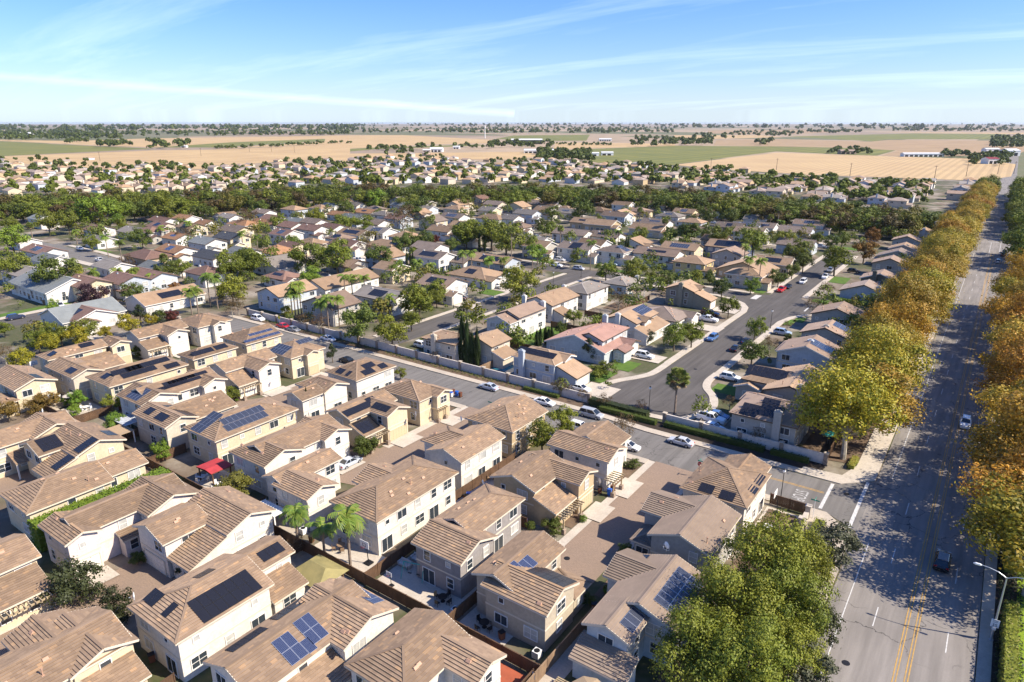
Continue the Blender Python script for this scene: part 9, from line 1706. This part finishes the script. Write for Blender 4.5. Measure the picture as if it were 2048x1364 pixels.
for (x,y),lb,d in HOOPS:
    s=.6 if 'small' in lb else 1; t=thing('basketball_hoop',lb,'basketball hoop',(x,y,.05),{'S':0,'E':math.pi/2,'W':-math.pi/2}[d],'basketball hoops'); t.scale=(s,s,s)
    b=MB(); b.box(-.5,.5,-.1,.8,0,.2); link('base',b.mesh('base',['metal_black']),t); b=MB(); b.tube([(0,.35,.1),(0,.2,2.2),(0,-.1,3.0)],[.06,.06,.05],7); link('pole',b.mesh('pole',['metal_black']),t)
    b=MB(); b.box(-.8,.8,-.2,-.15,2.7,3.75); o=link('backboard',b.mesh('backboard',['white_paint']),t); b=MB()
    for (a,c,e,f) in ((-.3,.3,3.35,3.40),(-.3,.3,2.92,2.97),(-.3,-.25,2.97,3.35),(.25,.3,2.97,3.35)): b.box(a,c,-.212,-.2,e,f)
    link('target_square',b.mesh('target_square',['metal_black']),o)
    b=MB(); pts=[(.23*math.cos(i*.524),-.45+.23*math.sin(i*.524),2.95) for i in range(13)]; b.tube(pts,[.015]*13,5,cap=False); link('rim',b.mesh('rim',['sign_red']),t)
for (x,y) in AC:
    t=thing('air_conditioner','grey outdoor air conditioner unit standing on the ground beside a house wall','air conditioner',(x,y,.06),0,'air conditioner units'); b=MB(); b.box(-.42,.42,-.42,.42,0,.85); link('cabinet',b.mesh('cabinet',['white_paint']),t); b=MB(); b.tube([(0,0,.85),(0,0,.88)],[.34,.34],14); link('fan_grille',b.mesh('fan_grille',['metal_black']),t)
    b=MB()
    for i in range(6): b.box(-.36,.36,-.43,-.422,.1+i*.12,.16+i*.12)
    link('louvre',b.mesh('louvre',['metal_grey']),t)
dl=['on the tan roof above the narrow yard','at the ridge of the pale pink house','at the eave of the panelled hip roof','on the grey gable by the round tree','on the corner of the pergola house roof','upper one on the cream wall end','lower one on the cream wall end','at the eave of the cream corner house','low beside the lone cypress','on the eave above the paver alley','by the bronze trees','on the fence at the bottom edge','beside the blue bin house']
for i,((x,y),z) in enumerate(DISH):
    t=thing('satellite_dish','white satellite dish '+dl[i],'satellite dish',(x,y,z-.3),math.radians(150),'satellite dishes'); b=MB(); b.tube([(0,0,-.5),(0,0,.25)],[.03,.03],6); link('mast',b.mesh('mast',['metal_grey']),t)
    b=MB(); n=12
    for j in range(3):
        for k in range(n):
            def pp(jj,kk): rr=.46*jj/3; a=6.283*kk/n; return (rr*math.cos(a),.1-.45*rr*rr*1.2,.35+rr*math.sin(a))
            b.face([pp(j,k),pp(j,k+1),pp(j+1,k+1),pp(j+1,k)])
    link('reflector',b.mesh('reflector',['white_paint']),t); b=MB(); b.bar((0,0,.0),(0,.45,.25),.03); b.box(-.05,.05,.4,.5,.2,.3); link('feed_arm',b.mesh('feed_arm',['metal_grey']),t)
# canopies, gazebo, patio covers
def legs(t,x,y,h,m,w=.09):
    for sx in (-1,1):
        for sy in (-1,1): b=MB(); b.box(sx*x-w,sx*x+w,sy*y-w,sy*y+w,0,h); link('post',b.mesh('post',[m]),t)
t=thing('gazebo','olive fabric roofed timber gazebo over white garden chairs','gazebo',(-61.9,45.2,.05)); legs(t,2.3,1.9,2.35,'wood_fence'); b=MB(); z=2.35; e=[(-2.9,-2.5,z),(2.9,-2.5,z),(2.9,2.5,z),(-2.9,2.5,z)]; r0,r1=(-1.5,0,3.5),(1.5,0,3.5)
b.face([e[0],e[1],r1,r0]); b.face([e[2],e[3],r0,r1]); b.face([e[1],e[2],r1]); b.face([e[3],e[0],r0]); link('canopy',b.mesh('canopy',['canvas_olive']),t); b=MB(); b.bar((-2.6,-2.1,2.3),(2.6,-2.1,2.3),.12); b.bar((-2.6,2.1,2.3),(2.6,2.1,2.3),.12); link('beam',b.mesh('beam',['wood_fence']),t)
for k,(x,y) in enumerate(((-60.6,43.9),(-62.6,43.6),(-61.4,45.6))):
    c=thing('garden_chair','white round garden chair under the olive gazebo','chair',(x,y,.06),k*1.9,'white chairs under the gazebo'); b=MB(); b.tube([(0,0,.38),(0,0,.46)],[.34,.34],12); link('seat',b.mesh('seat',['white_paint']),c); b=MB()
    for i in range(7): a=math.radians(-60+i*20)+math.pi/2; b.box(.34*math.cos(a)-.06,.34*math.cos(a)+.06,.34*math.sin(a)-.02,.34*math.sin(a)+.02,.46,.9)
    link('backrest',b.mesh('backrest',['white_paint']),c)
    for i in range(4): b=MB(); a=math.pi/4+i*math.pi/2; b.tube([(.25*math.cos(a),.25*math.sin(a),0),(.22*math.cos(a),.22*math.sin(a),.38)],[.025,.025],5); link('leg',b.mesh('leg',['white_paint']),c)
t=thing('canopy','red fabric topped patio canopy on brown posts beside the cream house','canopy',(-97.6,53.4,.05)); legs(t,1.9,1.6,2.4,'wood_fence'); b=MB(); b.box(-2.2,2.2,-1.9,1.9,2.4,2.52); link('frame',b.mesh('frame',['bin_brown']),t); b=MB(); b.face([(-2.2,-1.9,2.53),(.5,-1.9,2.8),(.5,1.9,2.8),(-2.2,1.9,2.53)]); b.face([(.5,-1.9,2.8),(2.2,-1.9,2.53),(2.2,1.9,2.53),(.5,1.9,2.8)]); link('fabric',b.mesh('fabric',['canvas_red']),t)
def cover(lb,x,y,lx,ly,h,m,name='patio_cover'):
    t=thing(name,lb,'patio cover',(x,y,.05),0,'patio covers'); legs(t,lx/2-.15,ly/2-.15,h,'white_paint'); b=MB(); b.box(-lx/2,lx/2,-ly/2,ly/2,h,h+.12); link('roof_panel',b.mesh('roof_panel',[m]),t)
    b=MB()
    for i in range(int(lx/.6)): b.box(-lx/2+i*.6,-lx/2+i*.6+.06,-ly/2-.1,ly/2+.1,h+.12,h+.2)
    link('rib',b.mesh('rib',[m]),t)
cover('grey shed roofed patio cover in the fenced yard',-127.5,54.2,5,3.2,2.5,'metal_grey'); cover('tan flat patio cover below the grey one',-124.6,51.6,4.6,2.6,2.3,'canvas_tan'); cover('small square garden canopy beside the low grey house',-95,205,4.5,4.5,2.6,'canvas_tan'); cover('white slatted cover below the white gabled house',-79.5,50.8,5,2.2,2.3,'white_paint')
for lb,x,y,m,rr in [('tan patio umbrella at the bottom edge beside the blue grey house',-25.2,48.6,'canvas_tan',1.9),('white pointed sun umbrella in the court behind the bronze trees',-153.2,51.5,'canvas_white',1.7),('grey sun umbrella in the shaded court',-150.8,54.2,'wall_stucco',1.6),('teal umbrella behind the corner wall under the golden sycamore',-18.6,125.5,'teal_canvas',1.3),('white umbrella behind the beige house garden',-152,182,'canvas_white',1.5)]:
    t=thing('patio_umbrella',lb,'umbrella',(x,y,.05),0,'patio umbrellas'); b=MB(); b.tube([(0,0,0),(0,0,2.6)],[.03,.03],6); link('pole',b.mesh('pole',['metal_grey']),t); b=MB()
    for i in range(8): a,c=math.radians(45*i),math.radians(45*i+45); b.face([(rr*math.cos(a),rr*math.sin(a),2.05),(rr*math.cos(c),rr*math.sin(c),2.05),(0,0,2.75)])
    link('canopy',b.mesh('canopy',[m]),t)
t=thing('trampoline','round blue trampoline behind the hedge end at the left fences','trampoline',(-101.5,47.6,0)); b=MB(); pts=[(1.6*math.cos(i*.3927),1.6*math.sin(i*.3927),.8) for i in range(17)]; b.tube(pts,[.16]*17,6,cap=False); plain('blue_pad',(.05,.25,.42),None); link('pad',b.mesh('pad',['blue_pad']),t); b=MB(); b.face([p for p in pts[:16]]); link('mat',b.mesh('mat',['teal_canvas']),t)
for i in range(4): b=MB(); a=i*1.57; b.tube([(1.5*math.cos(a),1.5*math.sin(a),0),(1.55*math.cos(a),1.55*math.sin(a),.8)],[.04,.04],5); link('leg',b.mesh('leg',['metal_grey']),t)
t=thing('garden_arch','cream stucco arch wall piece in the corner yard','wall',(-15.6,95.6,0)); b=MB(); b.box(-.25,.25,-1.6,1.6,0,1.3); b.box(-.28,.28,-.7,.7,1.3,1.7); link('wall_panel',b.mesh('wall_panel',['concrete_pale']),t)
for s in (-1,1): b=MB(); b.box(-.35,.35,s*1.95-.35,s*1.95+.35,0,2.1); b.box(-.45,.45,s*1.95-.45,s*1.95+.45,2.1,2.25); link('pillar',b.mesh('pillar',['concrete_pale']),t)
# sofa set and tables on the patios
for lb,x,y,m in [('grey padded garden sofa on the shaded concrete patio',-55.6,56.4,'wall_stucco'),('second grey garden seat on the shaded concrete patio',-56.2,54.6,'wall_stucco')]:
    t=thing('garden_sofa',lb,'sofa',(x,y,.05)); b=MB(); b.box(-.9,.9,-.4,.4,.15,.45); link('seat',b.mesh('seat',[m]),t); b=MB(); b.box(-.9,.9,.3,.45,.45,.85); link('backrest',b.mesh('backrest',[m]),t)
    for s in (-1,1): b=MB(); b.box(s*.9-.1,s*.9+.1,-.4,.45,.1,.62); link('armrest',b.mesh('armrest',[m]),t)
t=thing('patio_table','small white table in the fenced corner yard','table',(-19.5,91,.05)); b=MB(); b.tube([(0,0,.7),(0,0,.75)],[.6,.6],14); link('tabletop',b.mesh('tabletop',['white_paint']),t)
for i in range(3): b=MB(); a=i*2.1; b.tube([(.4*math.cos(a),.4*math.sin(a),0),(.3*math.cos(a),.3*math.sin(a),.7)],[.03,.03],5); link('leg',b.mesh('leg',['white_paint']),t)
t=thing('slatted_table','slatted timber bench by the fence beside the blue grey house','bench',(-28.4,48.6,.05)); 
for i in range(9): b=MB(); b.box(-1.0,1.0,-1.1+i*.26,-1.1+i*.26+.14,.55,.6); link('slat',b.mesh('slat',['timber']),t)
for s in (-1,1): b=MB(); b.box(s*.9-.05,s*.9+.05,-1.1,1.1,.45,.55); b.box(s*.9-.05,s*.9+.05,-1,-.9,0,.45); b.box(s*.9-.05,s*.9+.05,.9,1,0,.45); link('leg',b.mesh('leg',['timber']),t)
# yard clutter: bins by the side yards, tables and chairs on the patios, a swing set
for i,(x,y) in enumerate(((-48.6,71.6),(-49.4,71.6),(-60,72),(-60,72.8),(-37.8,51.2),(-70.6,51),(-101,88.6),(-101,89.4),(-120.4,67.4),(-84.6,73.4),(-44.2,86.2),(-139.6,58.5),(-110.6,74.2),(-66.8,26.4),(-31.6,61.5))):
    t=thing('wheeled_bin','wheeled bin standing in a narrow side yard against the house wall','bin',(x,y,.06),i*.7,'bins in the side yards'); link('body',binmesh().mesh('body',['bin_brown' if i%3 else 'bin_blue']),t); b=MB(); b.box(-.32,.32,-.34,.36,1.0,1.09); link('lid',b.mesh('lid',['metal_black' if i%3 else 'bin_blue']),t)
for i,(x,y,m) in enumerate(((-47.5,52.2,'metal_black'),(-66,52.3,'wood_fence_light'),(-145.5,54.5,'white_paint'),(-95,52.2,'white_paint'),(-60.4,80,'wood_fence_light'),(-99.3,52,'white_paint'),(-40.6,51.6,'metal_black'))):
    t=thing('patio_table','%s patio table on the paved yard, %s along the long brown fence'%({'metal_black':'black','wood_fence_light':'timber','white_paint':'white'}[m],ordw(i+1)),'table',(x,y,.06),i*.8,'patio tables'); b=MB(); b.tube([(0,0,.7),(0,0,.75)],[.6,.6],14); link('tabletop',b.mesh('tabletop',[m]),t); b=MB(); b.tube([(0,0,0),(0,0,.03),(0,0,.05),(0,0,.7)],[.3,.3,.05,.05],8); link('leg',b.mesh('leg',[m]),t)
    for k in range(4):
        a=k*1.571+i; c=thing('patio_chair','%s patio chair drawn up to a round patio table by the long brown fence'%({'metal_black':'black','wood_fence_light':'timber','white_paint':'white'}[m]),'chair',(x+1.0*math.cos(a),y+1.0*math.sin(a),.06),a-math.pi/2,'%s patio chairs'%({'metal_black':'black','wood_fence_light':'timber','white_paint':'white'}[m])); b=MB(); b.box(-.24,.24,-.24,.24,.42,.47); link('seat',b.mesh('seat',[m]),c); b=MB(); b.box(-.24,.24,.2,.25,.47,.95); link('backrest',b.mesh('backrest',[m]),c)
        for sx in (-1,1):
            for sy in (-1,1): b=MB(); b.box(sx*.21-.02,sx*.21+.02,sy*.21-.02,sy*.21+.02,0,.42); link('leg',b.mesh('leg',[m]),c)
t=thing('swing_set','teal framed garden swing set on the shaded concrete patio','swing set',(-53.6,53.6,.05),.3); b=MB()
for s in (-1,1):
    for q in (-1,1): b=MB(); b.tube([(s*1.5,q*.8,0),(s*1.4,0,2.1)],[.04,.04],6); link('leg',b.mesh('leg',['teal_canvas']),t)
b=MB(); b.tube([(-1.45,0,2.1),(1.45,0,2.1)],[.045,.045],6); link('top_bar',b.mesh('top_bar',['teal_canvas']),t)
for s in (-.6,.6): b=MB(); b.box(s-.25,s+.25,-.1,.1,.5,.54); b.box(s-.24,s-.22,-.01,.01,.54,2.08); b.box(s+.22,s+.24,-.01,.01,.54,2.08); link('swing_seat',b.mesh('swing_seat',['metal_black']),t)
# utility poles and mast
for i,(x,y) in enumerate(POLES):
    t=thing('utility_pole','wooden utility pole with crossarm beside the far tan field, %s in its line'%['first','second','third','fourth','fifth','sixth','seventh','eighth','ninth','tenth','eleventh','twelfth'][i],'utility pole',(x,y,0),rnd.uniform(.2,.9),'utility poles by the far fields'); b=MB(); b.tube([(0,0,0),(0,0,14)],[.3,.2],6); link('pole',b.mesh('pole',['bark']),t); b=MB(); b.bar((-1.8,0,13),(1.8,0,13),.25); link('crossarm',b.mesh('crossarm',['bark']),t)
t=thing('radio_mast','tall slim white mast rising above the far tree line','mast',(MAST[0],MAST[1],0)); b=MB(); b.tube([(0,0,0),(0,0,45)],[1.6,1.3],8); link('column',b.mesh('column',['white_paint']),t); b=MB()
for k in range(3): b.box(-2.2,2.2,-2.2,2.2,36+k*3.2,37.5+k*3.2)
link('antenna',b.mesh('antenna',['white_paint']),t)
# ------------------------------------------------------------ haze: the valley air
hb=MB(); hb.box(-31000,31000,-31000,31000,-1.2,60); m=bpy.data.materials.new('haze'); m.use_nodes=True; nt2=m.node_tree; nt2.nodes.clear(); MT['haze']=m
vol=nt2.nodes.new('ShaderNodeVolumePrincipled'); vol.inputs['Color'].default_value=(.80,.88,1,1); vol.inputs['Density'].default_value=HAZE if (HAZE:=2.7e-5) else 0; vol.inputs['Anisotropy'].default_value=.2
om=nt2.nodes.new('ShaderNodeOutputMaterial'); nt2.links.new(vol.outputs[0],om.inputs['Volume'])
o=link('haze',hb.mesh('haze',['haze'])); o['kind']='stuff'
